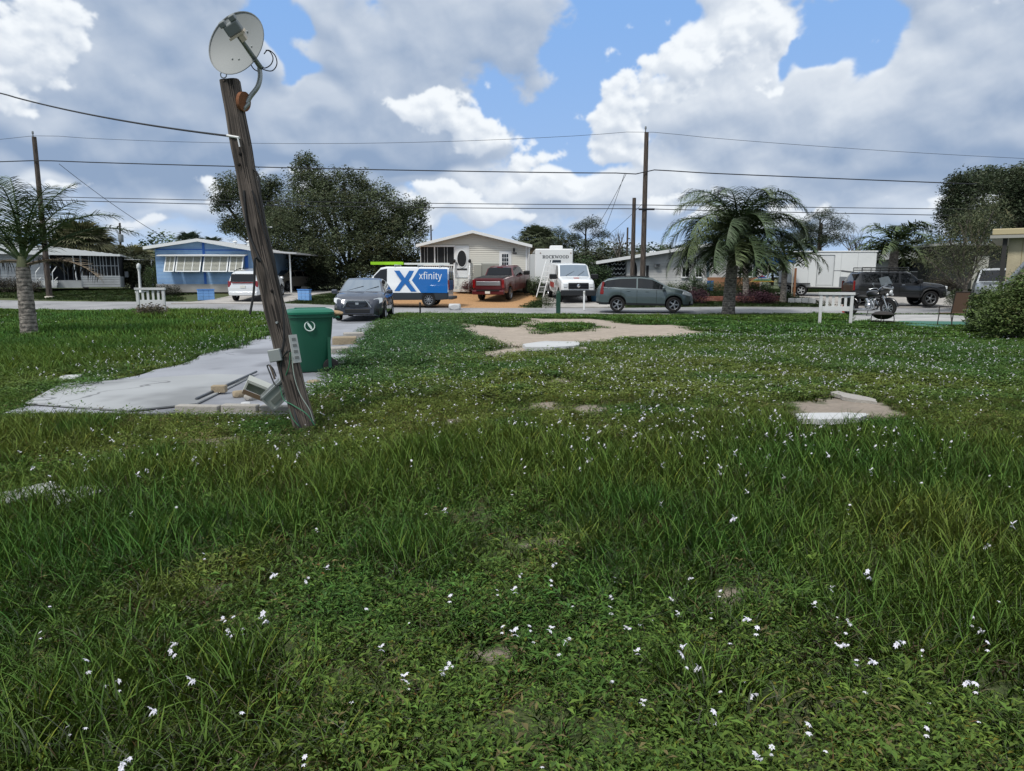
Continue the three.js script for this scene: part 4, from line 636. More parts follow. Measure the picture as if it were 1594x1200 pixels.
// ---- grey-green small SUV on the road
{
  const t = thing('parked_car', 'grey-green compact SUV parked along the near road edge', 'car'), p = paint(new THREE.Color(0.085, 0.115, 0.12), 0.45);
  const s = { front: 2.26, rear: -2.27, hub: 0.35, arch: 0.41, wheels: [1.36, -1.26], tumble: 0.36, crown: 0.06,
    top: [[-2.27, 0.95], [-2.22, 1.12], [-2.0, 1.42], [-1.75, 1.56], [-1.2, 1.64], [-0.2, 1.67], [0.35, 1.60], [1.18, 1.16], [1.7, 1.06], [2.05, 0.95], [2.2, 0.82], [2.26, 0.66]], belt: [[-2.27, 0.88], [-2.1, 1.12], [-1.4, 1.12], [0.4, 1.03], [1.2, 1.0], [1.8, 0.92], [2.2, 0.75], [2.26, 0.6]], sill: [[-2.27, 0.42], [-2.0, 0.34], [1.8, 0.28], [2.26, 0.32]],
    half: [[-2.27, 0.66], [-2.15, 0.80], [-1.8, 0.88], [-1.2, 0.91], [1.4, 0.91], [1.9, 0.84], [2.15, 0.72], [2.26, 0.58]], windows: [[-1.92, -0.38], [-0.32, 0.86]], screens: [[0.34, 1.16, 'windshield'], [-2.18, -1.76, 'rear_window']], lower: [1, mat(0x23282a, 0.7)] };
  shell(s, t, p); wheelsOf(t, s, 0.35, 0.22, 0.80, 5); mirrors(t, 0.88, 1.1, 0.92, p);
  for (const q of [1, -1]) { mesh('taillight', flat([[-0.1, -0.22], [0.12, -0.24], [0.05, 0.0], [0.1, 0.35], [0.0, 0.36], [-0.08, 0.0]], 0.05).rotateY(0).translate(-1.98, 1.06, q > 0 ? 0.80 : -0.85), redLens, t); mesh('headlight', box(0.42, 0.15, 0.08, 1.95, 0.85, q * 0.79, 0, q * 0.36, -0.2, 0.03), lensMat, t); }
  handles(t, [[-0.75, 0.98], [0.12, 0.96]], 0.905, p); seams(t, [-0.35, 0.55, -1.1], 0.91, 0.36, 1.02);
  for (const q of [1, -1]) mesh('roof_rail', tube([V(-1.5, 1.63, q * 0.58), V(-0.8, 1.68, q * 0.6), V(0.2, 1.65, q * 0.6)], 0.02, 8, 5), blackTrim, t);
  for (const q of [1, -1]) mesh('window_trim', tube([V(-1.95, 1.16, q * 0.87), V(-1.0, 1.09, q * 0.88), V(0.9, 1.03, q * 0.88)], 0.012, 10, 4), chrome, t);
  park(t, 1002, 34.6, -0.16);
}
// ---- white people carrier and tan sedan by the blue house
{
  const t = thing('parked_car', 'white minivan with tinted rear glass parked beside the blue house', 'minivan'), p = paint(0xd9dcde, 0.1);
  const s = { front: 2.3, rear: -2.35, hub: 0.33, arch: 0.38, wheels: [1.4, -1.4], tumble: 0.32, crown: 0.07,
    top: [[-2.35, 0.9], [-2.3, 1.1], [-2.1, 1.62], [-1.8, 1.70], [0.2, 1.72], [0.6, 1.6], [1.5, 1.12], [2.1, 0.95], [2.3, 0.65]], belt: [[-2.35, 0.8], [-2.2, 1.05], [1.4, 1.0], [2.1, 0.85], [2.3, 0.6]], sill: [[-2.35, 0.4], [2.3, 0.3]], half: [[-2.35, 0.78], [-2.25, 0.88], [-1.6, 0.93], [1.5, 0.93], [2.1, 0.8], [2.3, 0.6]], windows: [[-2.0, -0.7], [-0.62, 0.2], [0.28, 1.0]], screens: [[0.6, 1.48, 'windshield']] };
  shell(s, t, p); wheelsOf(t, s, 0.33, 0.2, 0.82, 5); mirrors(t, 1.0, 1.1, 0.94, p);
  mesh('rear_window', box(0.03, 0.44, 1.34, -2.24, 1.36, 0, 0, 0, -0.36, 0.012), glassMat, t); for (const q of [1, -1]) mesh('taillight', box(0.08, 0.34, 0.2, -2.28, 1.02, q * 0.74, 0, 0, -0.1, 0.02), redLens, t);
  mesh('brake_strip', box(0.04, 0.05, 1.2, -2.345, 1.10, 0), redLens, t); mesh('rear_bumper', box(0.14, 0.22, 1.6, -2.36, 0.5, 0, 0, 0, 0, 0.04), p, t); mesh('number_plate', box(0.02, 0.14, 0.3, -2.365, 0.88, 0), plateMat, t);
  for (const q of [1, -1]) mesh('roof_rail', tube([V(-1.9, 1.70, q * 0.6), V(-1.0, 1.78, q * 0.62), V(0.2, 1.73, q * 0.6)], 0.02, 8, 5), blackTrim, t);
  park(t, 405, 42.2, Math.PI / 2 - 0.02);
}
{
  const t = thing('parked_car', 'tan sedan at the top of the drive by the yellow garage wall', 'car'), p = paint(new THREE.Color(0.20, 0.18, 0.15), 0.5);
  const s = { front: 2.35, rear: -2.35, hub: 0.32, arch: 0.37, wheels: [1.4, -1.35], tumble: 0.42, crown: 0.06,
    top: [[-2.35, 0.75], [-2.28, 1.0], [-1.6, 1.08], [-0.95, 1.40], [0.3, 1.43], [1.25, 1.0], [2.1, 0.85], [2.35, 0.6]], belt: [[-2.35, 0.7], [-2.1, 0.95], [0, 0.95], [1.4, 0.9], [2.35, 0.56]], sill: [[-2.35, 0.36], [2.35, 0.26]], half: [[-2.35, 0.7], [-2.1, 0.84], [-1.4, 0.89], [1.5, 0.88], [2.1, 0.76], [2.35, 0.56]], windows: [[-1.2, -0.6], [-0.54, 0.24], [0.3, 0.94]], screens: [[0.32, 1.22, 'windshield'], [-1.55, -0.98, 'rear_window']] };
  shell(s, t, p); wheelsOf(t, s, 0.32, 0.2, 0.78, 5); mirrors(t, 0.9, 1.0, 0.9, p); for (const q of [1, -1]) mesh('taillight', box(0.08, 0.16, 0.36, -2.3, 0.84, q * 0.6, 0, q * 0.2, 0, 0.02), redLens, t);
  mesh('number_plate', box(0.02, 0.14, 0.3, -2.365, 0.8, 0), plateMat, t);
  park(t, 457, 50, Math.PI / 2 - 0.42);
}
// ---- black off-road car with a roof basket and its back lifted
{
  const t = thing('parked_car', 'black off-road SUV with a roof basket and raised rear glass', 'SUV'), p = paint(new THREE.Color(0.011, 0.012, 0.014), 0.2);
  const s = { front: 2.4, rear: -2.35, hub: 0.40, arch: 0.47, wheels: [1.5, -1.25], tumble: 0.24, crown: 0.06,
    top: [[-2.35, 1.1], [-2.3, 1.3], [-2.0, 1.74], [-1.8, 1.78], [0.2, 1.80], [0.5, 1.74], [1.05, 1.28], [2.0, 1.18], [2.3, 1.05], [2.4, 0.85]], belt: [[-2.35, 1.05], [-2.1, 1.18], [1.1, 1.15], [2.2, 1.0], [2.4, 0.8]], sill: [[-2.35, 0.55], [2.0, 0.42], [2.4, 0.48]], half: [[-2.35, 0.86], [-2.1, 0.92], [1.8, 0.93], [2.25, 0.86], [2.4, 0.74]], windows: [[-1.95, -1.0], [-0.92, -0.1], [-0.02, 0.82]], screens: [[0.48, 1.03, 'windshield']] };
  shell(s, t, p); wheelsOf(t, s, 0.40, 0.27, 0.82, 5); mirrors(t, 0.85, 1.28, 0.95, blackTrim, 1.4);
  const basket = []; for (const q of [1, -1]) { basket.push(rod(V(-1.9, 1.98, q * 0.6), V(0.4, 1.98, q * 0.6), 0.025), rod(V(-1.9, 1.86, q * 0.6), V(0.4, 1.86, q * 0.6), 0.025)); for (let x = -1.9; x <= 0.41; x += 0.46) basket.push(rod(V(x, 1.78, q * 0.6), V(x, 1.98, q * 0.6), 0.018)); } for (let x = -1.9; x <= 0.41; x += 0.23) basket.push(rod(V(x, 1.86, -0.6), V(x, 1.86, 0.6), 0.018));
  mesh('roof_basket', basket, blackTrim, t); mesh('tail_glass', box(0.85, 0.03, 1.2, -2.5, 1.78, 0, 0, 0, -0.12, 0.012), glassMat, t); mesh('rear_bumper', box(0.3, 0.2, 1.7, -2.4, 0.62, 0, 0, 0, 0, 0.04), blackTrim, t); mesh('front_bumper', box(0.26, 0.24, 1.6, 2.4, 0.66, 0, 0, 0, 0, 0.05), mat(0x8a8d90, 0.4), t);
  for (const q of [1, -1]) { mesh('headlight', box(0.14, 0.18, 0.26, 2.32, 0.96, q * 0.66, 0, -q * 0.3, 0, 0.04), lensMat, t); mesh('taillight', box(0.08, 0.5, 0.12, -2.32, 1.05, q * 0.84, 0, 0, 0, 0.02), redLens, t); mesh('fender_flare', tube([V(1.02, 0.5, q * 0.93), V(1.16, 0.78, q * 0.95), V(1.5, 0.9, q * 0.95), V(1.84, 0.78, q * 0.95), V(1.98, 0.5, q * 0.93)], 0.05, 16, 6), blackTrim, t); }
  handles(t, [[-0.75, 1.1], [0.1, 1.1]], 0.935, chrome); seams(t, [-0.95, -0.06, 0.95], 0.93, 0.55, 1.15);
  park(t, 1388, 38.2, -0.10);
}
// ---- big touring motorcycle
{
  const t = thing('motorcycle', 'black and silver touring motorcycle parked behind the white picket barrier', 'motorcycle');
  const blk = paint(0x0c0d0f, 0.2), sil = mat(0xb9bcc0, 0.25, { metalness: 0.85 });
  for (const [x, n] of [[0.82, 'front'], [-0.78, 'rear']]) wheelAt(t, x, 0.32, 0.0001, 0.32, 0.14, 9, sil).name = 'wheel';
  mesh('frame', [rod(V(0.55, 0.9, 0), V(-0.2, 0.45, 0), 0.035), rod(V(-0.2, 0.45, 0), V(-0.7, 0.36, 0), 0.035), rod(V(0.5, 0.75, 0), V(0.35, 0.25, 0), 0.03), rod(V(0.35, 0.25, 0), V(-0.35, 0.22, 0), 0.03)], blackTrim, t);
  for (const q of [1, -1]) mesh('fork', rod(V(0.56, 0.98, q * 0.1), V(0.82, 0.32, q * 0.1), 0.032), sil, t);
  mesh('fuel_tank', new THREE.SphereGeometry(1, 18, 12).scale(0.36, 0.17, 0.17).rotateZ(-0.12).translate(0.22, 0.87, 0), blk, t);
  mesh('seat', [new THREE.SphereGeometry(1, 16, 10).scale(0.3, 0.09, 0.18).translate(-0.26, 0.76, 0), new THREE.SphereGeometry(1, 16, 10).scale(0.2, 0.1, 0.16).translate(-0.62, 0.84, 0)], mat(0x141414, 0.6), t);
  mesh('fairing', new THREE.SphereGeometry(1, 20, 14, 0, Math.PI * 2, 0, Math.PI * 0.62).scale(0.2, 0.27, 0.42).rotateZ(-0.9).translate(0.66, 1.02, 0), blk, t);
  mesh('fairing_trim', tube([V(0.74, 1.16, 0.40), V(0.86, 1.12, 0.2), V(0.9, 1.1, 0), V(0.86, 1.12, -0.2), V(0.74, 1.16, -0.40)], 0.035, 14, 6), sil, t);
  mesh('windshield', new THREE.CylinderGeometry(0.34, 0.4, 0.34, 16, 1, true, Math.PI * 0.12, Math.PI * 0.76).rotateZ(0.35).translate(0.46, 1.33, 0), mat(0x8b969c, 0.08, { transmission: 0.7, thickness: 0 }), t);
  mesh('headlight', new THREE.SphereGeometry(0.1, 14, 10).scale(0.6, 1, 1).translate(0.89, 0.97, 0), lensMat, t); for (const q of [1, -1]) mesh('indicator_light', new THREE.SphereGeometry(0.05, 10, 8).translate(0.85, 0.86, q * 0.2), lensMat, t);
  mesh('front_fender', new THREE.TorusGeometry(0.36, 0.07, 8, 18, Math.PI * 0.9).rotateZ(0.15).translate(0.82, 0.32, 0), blk, t); mesh('rear_fender', new THREE.TorusGeometry(0.36, 0.09, 8, 18, Math.PI * 0.75).rotateZ(0.5).translate(-0.78, 0.34, 0), blk, t);
  mesh('engine', [box(0.3, 0.22, 0.26, 0.06, 0.38, 0, 0, 0, 0, 0.04), rod(V(0.06, 0.45, 0), V(0.2, 0.72, 0), 0.09, 0.1, 12), rod(V(0.02, 0.45, 0), V(-0.12, 0.72, 0), 0.09, 0.1, 12), lathe([[0, 0], [0.11, 0.01], [0.12, 0.08], [0, 0.1]], 14).rotateX(Math.PI / 2).translate(0.05, 0.4, 0.13)], sil, t);
  mesh('exhaust', [tube([V(0.2, 0.6, 0.16), V(0.32, 0.35, 0.18), V(0.1, 0.24, 0.2), V(-0.9, 0.26, 0.24)], 0.045, 18, 8), tube([V(0.2, 0.6, -0.16), V(0.32, 0.35, -0.18), V(0.1, 0.24, -0.2), V(-0.9, 0.26, -0.24)], 0.045, 18, 8)], sil, t);
  for (const q of [1, -1]) mesh('saddlebag', box(0.52, 0.3, 0.17, -0.78, 0.6, q * 0.27, 0, 0, 0.06, 0.06), blk, t);
  mesh('engine_guard', tube([V(0.4, 0.75, 0.1), V(0.45, 0.7, 0.36), V(0.42, 0.38, 0.38), V(0.36, 0.25, 0.1), V(0.36, 0.25, -0.1), V(0.42, 0.38, -0.38), V(0.45, 0.7, -0.36), V(0.4, 0.75, -0.1)], 0.018, 30, 6), sil, t);
  mesh('handlebar', tube([V(0.2, 1.08, 0.44), V(0.4, 1.12, 0.3), V(0.5, 1.02, 0), V(0.4, 1.12, -0.3), V(0.2, 1.08, -0.44)], 0.018, 20, 6), sil, t); for (const q of [1, -1]) mesh('mirror', [box(0.02, 0.08, 0.13, 0.4, 1.3, q * 0.5, 0, 0, 0, 0.01), rod(V(0.38, 1.12, q * 0.36), V(0.4, 1.28, q * 0.48), 0.008)], sil, t);
  mesh('side_stand', rod(V(0.05, 0.25, 0.1), V(0.1, 0.0, 0.32), 0.014), blackTrim, t); mesh('antenna', rod(V(-0.7, 0.9, 0.2), V(-0.75, 1.45, 0.2), 0.006), blackTrim, t);
  park(t, 1352, 30, -0.95);
}

// ---------------------------------------------------------------- houses across the road
const whiteWall = mapped(new THREE.Color(0.74, 0.74, 0.72), 0.75, concreteTex, null), roofWhite = mapped(new THREE.Color(0.70, 0.71, 0.71), 0.6, concreteTex, null), screenMat = mat(0x15181b, 0.75), trimWhite = mat(0xdfe1e0, 0.6), roomShade = mat(0x0e0f10, 0.95), concreteMat = mapped(new THREE.Color(0.46, 0.45, 0.43), 0.9, concreteTex, concreteBump, 0.003), paneMat = new THREE.MeshPhysicalMaterial({ color: 0x12171b, roughness: 0.05, side: THREE.DoubleSide });  // the near-black room material puts interior shade into the colour
// photo pixels to the house's own axes: x along its front, y up from its foot
const ruler = (px0, py0, depth) => { const k = depth / FOCAL * 1.0; return { x: (px) => (px - px0) * k, y: (py) => (py0 - py) * k, k }; };
const rect = (u, x0, x1, y0, y1, z, d) => box(u.x(x1) - u.x(x0), Math.abs(u.y(y1) - u.y(y0)), d, (u.x(x0) + u.x(x1)) / 2, (u.y(y0) + u.y(y1)) / 2, z);
function seat(t, px, py, depth, turn = 0) { t.position.copy(at(px, py, depth)); t.rotation.y = turn; return t; }
// low gable over a front wall: apex and eaves in local x, y; depth runs back along -z
function gable(t, xl, yl, xa, ya, xr, yr, z0, z1, thick, m, fascia) {
  const prism = (pts, d, z) => flat(pts, d).translate(0, 0, z);
  for (const [a, b] of [[[xl, yl], [xa, ya]], [[xa, ya], [xr, yr]]]) mesh('roof', prism([a, b, [b[0], b[1] - thick], [a[0], a[1] - thick]], z0 - z1, z1), m, t);
  for (const [a, b] of [[[xl, yl], [xa, ya]], [[xa, ya], [xr, yr]]]) mesh('fascia', prism([[a[0], a[1] + 0.01], [b[0], b[1] + 0.01], [b[0], b[1] - thick * 1.35], [a[0], a[1] - thick * 1.35]], 0.03, z0 + 0.004), fascia, t);
}
// ---- blue house
{
  const t = thing('blue_house', 'light blue house with white awning shutters and a low white roof', 'house'), u = ruler(318, 448, 45), X = u.x, Y = u.y;
  const wallBlue = mapped(new THREE.Color(0.33, 0.53, 0.80), 0.7, concreteTex, null), trim = mat(0x2a62b4, 0.6);
  mesh('wall', flat([[X(246), Y(442.5)], [X(246), Y(389)], [X(317), Y(376)], [X(405), Y(391)], [X(405), Y(442.5)]], 0.15).translate(0, 0, -0.15), wallBlue, t);
  for (const x of [X(246) + 0.06, X(405) - 0.06]) mesh('side_wall', box(0.12, Y(392) - Y(442.5), 10, x, Y(417), -5.16), wallBlue, t);
  mesh('foundation', box(X(405) - X(246) + 0.1, 0.5, 10.2, X(325.5), -0.02, -5.05), concreteMat, t);
  for (let y = Y(440); y < Y(386); y += 0.24) mesh('siding_joint', box(X(404) - X(247), 0.012, 0.008, X(325.5), y, 0.005), mat(0x6f9bd0, 0.8), t);
  gable(t, X(234), Y(386), X(317), Y(374), X(410), Y(390), 0.45, -10.4, 0.13, roofWhite, trimWhite);
  mesh('trim', rect(u, 319, 322.5, 442, 378, 0.02, 0.03), trim, t); mesh('trim', rect(u, 401, 405.5, 442.5, 392, 0.02, 0.03), trim, t); mesh('trim', rect(u, 248, 319, 390.6, 389, 0.02, 0.03), trim, t); mesh('trim', rect(u, 322.5, 401, 391.6, 390, 0.02, 0.03), trim, t); mesh('trim', rect(u, 383, 388, 426, 399, 0.02, 0.028), trim, t); mesh('trim', rect(u, 279.4, 280.6, 426, 399, 0.02, 0.03), trim, t);
  mesh('awning_strip', box(X(388) - X(253.5), 0.05, 0.5, X(320.8), Y(398.6), 0.25, 0.16), trimWhite, t);
  const louver = mat(0xb9b9ae, 0.7);
  [[263.5, 279], [281, 318.8], [322.3, 360], [362, 383]].forEach(([a, b], i) => {
    const w = new THREE.Group(); w.name = 'awning_shutter'; t.add(w); w.position.set((X(a) + X(b)) / 2, Y(399.6), 0.10); w.rotation.x = -0.42;
    const W = X(b) - X(a), Hh = Y(399.6) - Y(426), n = i % 3 ? 3 : 2, bars = [];
    mesh('backing', box(W - 0.06, Hh - 0.04, 0.01, 0, -Hh / 2, -0.02), mat(0x8b8c84, 0.8), w);
    for (const s of [-1, 1]) mesh('frame_rail', box(0.07, Hh, 0.05, s * (W / 2 - 0.035), -Hh / 2, 0), trimWhite, w); for (const y of [-0.03, -Hh + 0.03]) mesh('frame_rail', box(W - 0.145, 0.06, 0.046, 0, y, 0), trimWhite, w); for (let k = 1; k < n; k++) mesh('frame_rail', box(0.045, Hh - 0.13, 0.046, -W / 2 + W * k / n, -Hh / 2, 0), trimWhite, w);
    for (let y = -0.1; y > -Hh + 0.09; y -= 0.085) mesh('slat', box(W - 0.15, 0.075, 0.012, 0, y, 0.008, -0.6), louver, w);
  });
  for (const px of [347, 369, 389, 394]) mesh('roof_vent', [rod(V(X(px), Y(380) - 0.1, -2.4), V(X(px), Y(376) + 0.06, -2.4), 0.1, 0.1, 8), lathe([[0, 0.1], [0.16, 0.04], [0.16, 0]], 10).translate(X(px), Y(376.4) + 0.02, -2.4)], trimWhite, t);
  // carport roof and the yellow store behind it
  mesh('carport_roof', box(X(464) - X(410), 0.1, 8, (X(410) + X(464)) / 2, Y(394), -3.8, 0, 0, -0.06), roofWhite, t);
  mesh('carport_post', rod(V(X(449), -0.3, -0.4), V(X(449), Y(395), -0.4), 0.05), trimWhite, t);
  mesh('store_wall', box(X(474) - X(431), 2.1, 0.15, X(452.5), 1.15, -7.9), mat(0xb59a5e, 0.8), t); mesh('store_door', box(0.95, 1.7, 0.06, X(459), 0.95, -7.78), mat(0xa9b4b6, 0.6), t);
  seat(t, 318, 448, 45);
}
// ---- white gabled house in the middle
{
  const t = thing('gabled_house', 'white clapboard house with a screened porch and oval-glass door', 'house'), u = ruler(738, 453, 48), X = u.x, Y = u.y, ivory = mat(0xcfcdc2, 0.75);
  mesh('wall', flat([[X(709), Y(453)], [X(709), Y(384)], [X(662), Y(384)], [X(662), Y(381)], [X(737), Y(364.5)], [X(820), Y(382)], [X(820), Y(453)]], 0.14).translate(0, 0, -0.14), mat(0xc4c2b8, 0.8), t);
  mesh('side_wall', box(0.12, Y(382) - Y(453) , 12, X(820) - 0.06, Y(417.5), -6.15), ivory, t); mesh('side_wall', box(0.12, Y(382) - Y(453), 9, X(660) - 0.06, Y(417.5), -7.7), ivory, t);
  const under = (x) => x < 737 ? lerp(381, 364.5, (x - 662) / 75) : lerp(364.5, 382, (x - 737) / 83);
  for (let py = 451, k = 0; py > 368; py -= 3.15, k++) {               // lapped boards, each a little proud at its foot
    let a = py > 384 ? 730 : 662, b = 820; while (under(a) > py - 3.15 && a < 737) a += 0.5; while (under(b) > py - 3.15 && b > 737) b -= 0.5;
    if (b - a > 4) mesh('siding_board', box(X(b) - X(a), 0.15, 0.02, (X(a) + X(b)) / 2, Y(py - 1.5), 0.022, -0.22), ivory, t);
  }
  gable(t, X(651), Y(383), X(737), Y(362), X(827), Y(383.5), 0.5, -12.6, 0.13, roofWhite, trimWhite);
  mesh('corner_board', box(0.14, Y(383) - Y(453), 0.06, X(819), Y(418), 0.03), trimWhite, t); mesh('downpipe', [rod(V(X(822.5), 0, 0.2), V(X(822.5), Y(386), 0.2), 0.045)], trimWhite, t);
  // porch
  mesh('porch_shade_panel', [box(X(709) - X(656), Y(386) - Y(430), 0.06, X(682.5), Y(408), -2.6)], roomShade, t); mesh('porch_floor', box(X(709) - X(656), 0.12, 2.6, X(682.5), Y(430), -1.3), mat(0xbdbcb4, 0.8), t);  // thin near-black back panel paints the shade inside the porch
  mesh('porch_screen', box(X(708) - X(657), Y(386) - Y(413), 0.01, X(682.5), Y(399.5), -0.06), screenMat, t);
  for (const px of [656.6, 662.5, 667, 678, 682.5, 693, 697.5, 708.5]) mesh('porch_mullion', rect(u, px - (px === 678 || px === 708.5 ? 0.9 : 0.4), px + (px === 678 || px === 708.5 ? 0.9 : 0.4), 413, 386, -0.02, 0.06), px === 678 || px === 708.5 || px === 656.6 ? trimWhite : mat(0x9a9c9b, 0.6), t);
  mesh('porch_rail', rect(u, 656, 709, 414.6, 412.6, 0, 0.08), trimWhite, t); mesh('porch_rail', rect(u, 656, 709, 432, 430, 0, 0.08), trimWhite, t); mesh('porch_header', rect(u, 656, 709, 386, 383.6, 0, 0.1), trimWhite, t);
  for (let px = 657.5; px < 708; px += 2.9) mesh('baluster', rect(u, px - 0.5, px + 0.5, 430, 414.6, -0.01, 0.04), trimWhite, t);
  mesh('porch_skirt', rect(u, 656, 709, 452, 432, -0.04, 0.06), mat(0x5d6062, 0.8), t); for (let px = 658; px < 708; px += 3) mesh('skirt_slat', rect(u, px - 0.8, px + 0.8, 452, 432, 0.01, 0.03), mat(0xa9aba9, 0.7), t);
  // entrance
  mesh('door_surround', rect(u, 709.5, 731, 433, 384.6, 0.03, 0.06), trimWhite, t); const door = mesh('door', rect(u, 711, 729, 432, 387, 0.075, 0.04), mat(0xd3d6d6, 0.5), t);
  mesh('door_glass', new THREE.CylinderGeometry(1, 1, 0.02, 28).rotateX(Math.PI / 2).scale((X(727) - X(712.5)) / 2, (Y(391) - Y(417)) / 2, 1).translate(X(719.8), Y(404), 0.105), screenMat, door); mesh('glass_trim', new THREE.TorusGeometry(1, 0.06, 6, 28).scale((X(727) - X(712.5)) / 2, (Y(391) - Y(417)) / 2, 0.5).translate(X(719.8), Y(404), 0.105), trimWhite, door); mesh('mail_flap', rect(u, 712, 727.5, 421, 418.6, 0.1, 0.03), blackTrim, door); mesh('handle', box(0.06, 0.12, 0.06, X(712.3), Y(411), 0.12), blackTrim, door);
  for (let k = 0; k < 5; k++) mesh('step', box(X(732) - X(709), 0.17, 0.28, X(720.5), 0.75 - k * 0.17, 0.28 + k * 0.28), mat(0xc6c6c0, 0.7), t); mesh('step_skirt', box(X(732) - X(709) - 0.04, 0.66, 0.3, X(720.5), 0.33, 0.2), mat(0xb6b6b0, 0.8), t);
  for (const px of [708.5, 732]) { mesh('hand_rail', rod(V(X(px), 1.65, 0.2), V(X(px), 0.95, 1.5), 0.04), trimWhite, t); mesh('newel_post', rod(V(X(px), 0, 1.5), V(X(px), 1.05, 1.5), 0.05), trimWhite, t); mesh('newel_post', rod(V(X(px), 0.4, 0.2), V(X(px), 1.85, 0.2), 0.05), trimWhite, t); mesh('post_lamp', lathe([[0, 0], [0.09, 0.04], [0.09, 0.2], [0, 0.26]], 8).translate(X(px), 1.85, 0.2), blackTrim, t); }
  // side door with nine panes
  const d2 = mesh('door', rect(u, 777, 795.5, 434, 392, 0.03, 0.06), mat(0xdadcdb, 0.5), t); mesh('window_frame', rect(u, 780, 792, 415.5, 395, 0.07, 0.03), trimWhite, d2);
  for (let i = 0; i < 3; i++) for (let j = 0; j < 3; j++) mesh('pane', rect(u, 781.2 + i * 3.4, 784.0 + i * 3.4, 402 + j * 6.2, 396.8 + j * 6.2, 0.088, 0.012), paneMat, d2);
  mesh('wall_lamp', [box(0.12, 0.2, 0.14, X(799.5), Y(391), 0.1), rod(V(X(799.5), Y(389), 0.08), V(X(799.5), Y(387.5), 0.1), 0.03)], blackTrim, t); for (let k = 0; k < 4; k++) mesh('number_plate', box(0.055, 0.1, 0.02, X(797.9 + k * 1.75), Y(395.6), 0.05, 0, 0, 0, 0.008), blackTrim, t);
  mesh('porch_step_box', box(0.9, 0.85, 0.9, X(786), 0.43, 0.5), mat(0xc4c4bc, 0.7), t);
  for (const [px, py] of [[709, 364], [714, 362.5]]) mesh('roof_vent', rod(V(X(px), Y(366) - 0.4, -3), V(X(px), Y(py), -3), 0.05), trimWhite, t);
  seat(t, 738, 453, 48);
  // equipment at the wall
  const eq = thing('air_conditioner', 'grey air conditioner and panels against the white gabled house', 'air conditioner', t.position.clone().add(V(X(762), 0.02, 0.75)));
  mesh('casing', [box(0.95, 0.75, 0.75, 0, 0.38, 0, 0, 0, 0, 0.03)], mat(0x34383b, 0.6), eq); mesh('panel', box(1.1, 1.0, 0.04, 0.05, 1.26, -0.5), mat(0x8b8c84, 0.8), eq); mesh('panel', box(0.5, 1.0, 0.04, -0.78, 1.2, -0.46), mat(0x9a9a90, 0.8), eq); mesh('fan_guard', lathe([[0.02, 0], [0.3, 0.0], [0.32, 0.03]], 14).translate(0, 0.755, 0), blackTrim, eq); mesh('panel_post', [box(0.05, 1.75, 0.05, 0.62, 0.87, -0.5)], mat(0x6a6c68, 0.7), eq); mesh('panel_post', box(0.05, 1.8, 0.05, -0.5, 0.9, -0.52), mat(0x6a6c68, 0.7), eq);
}
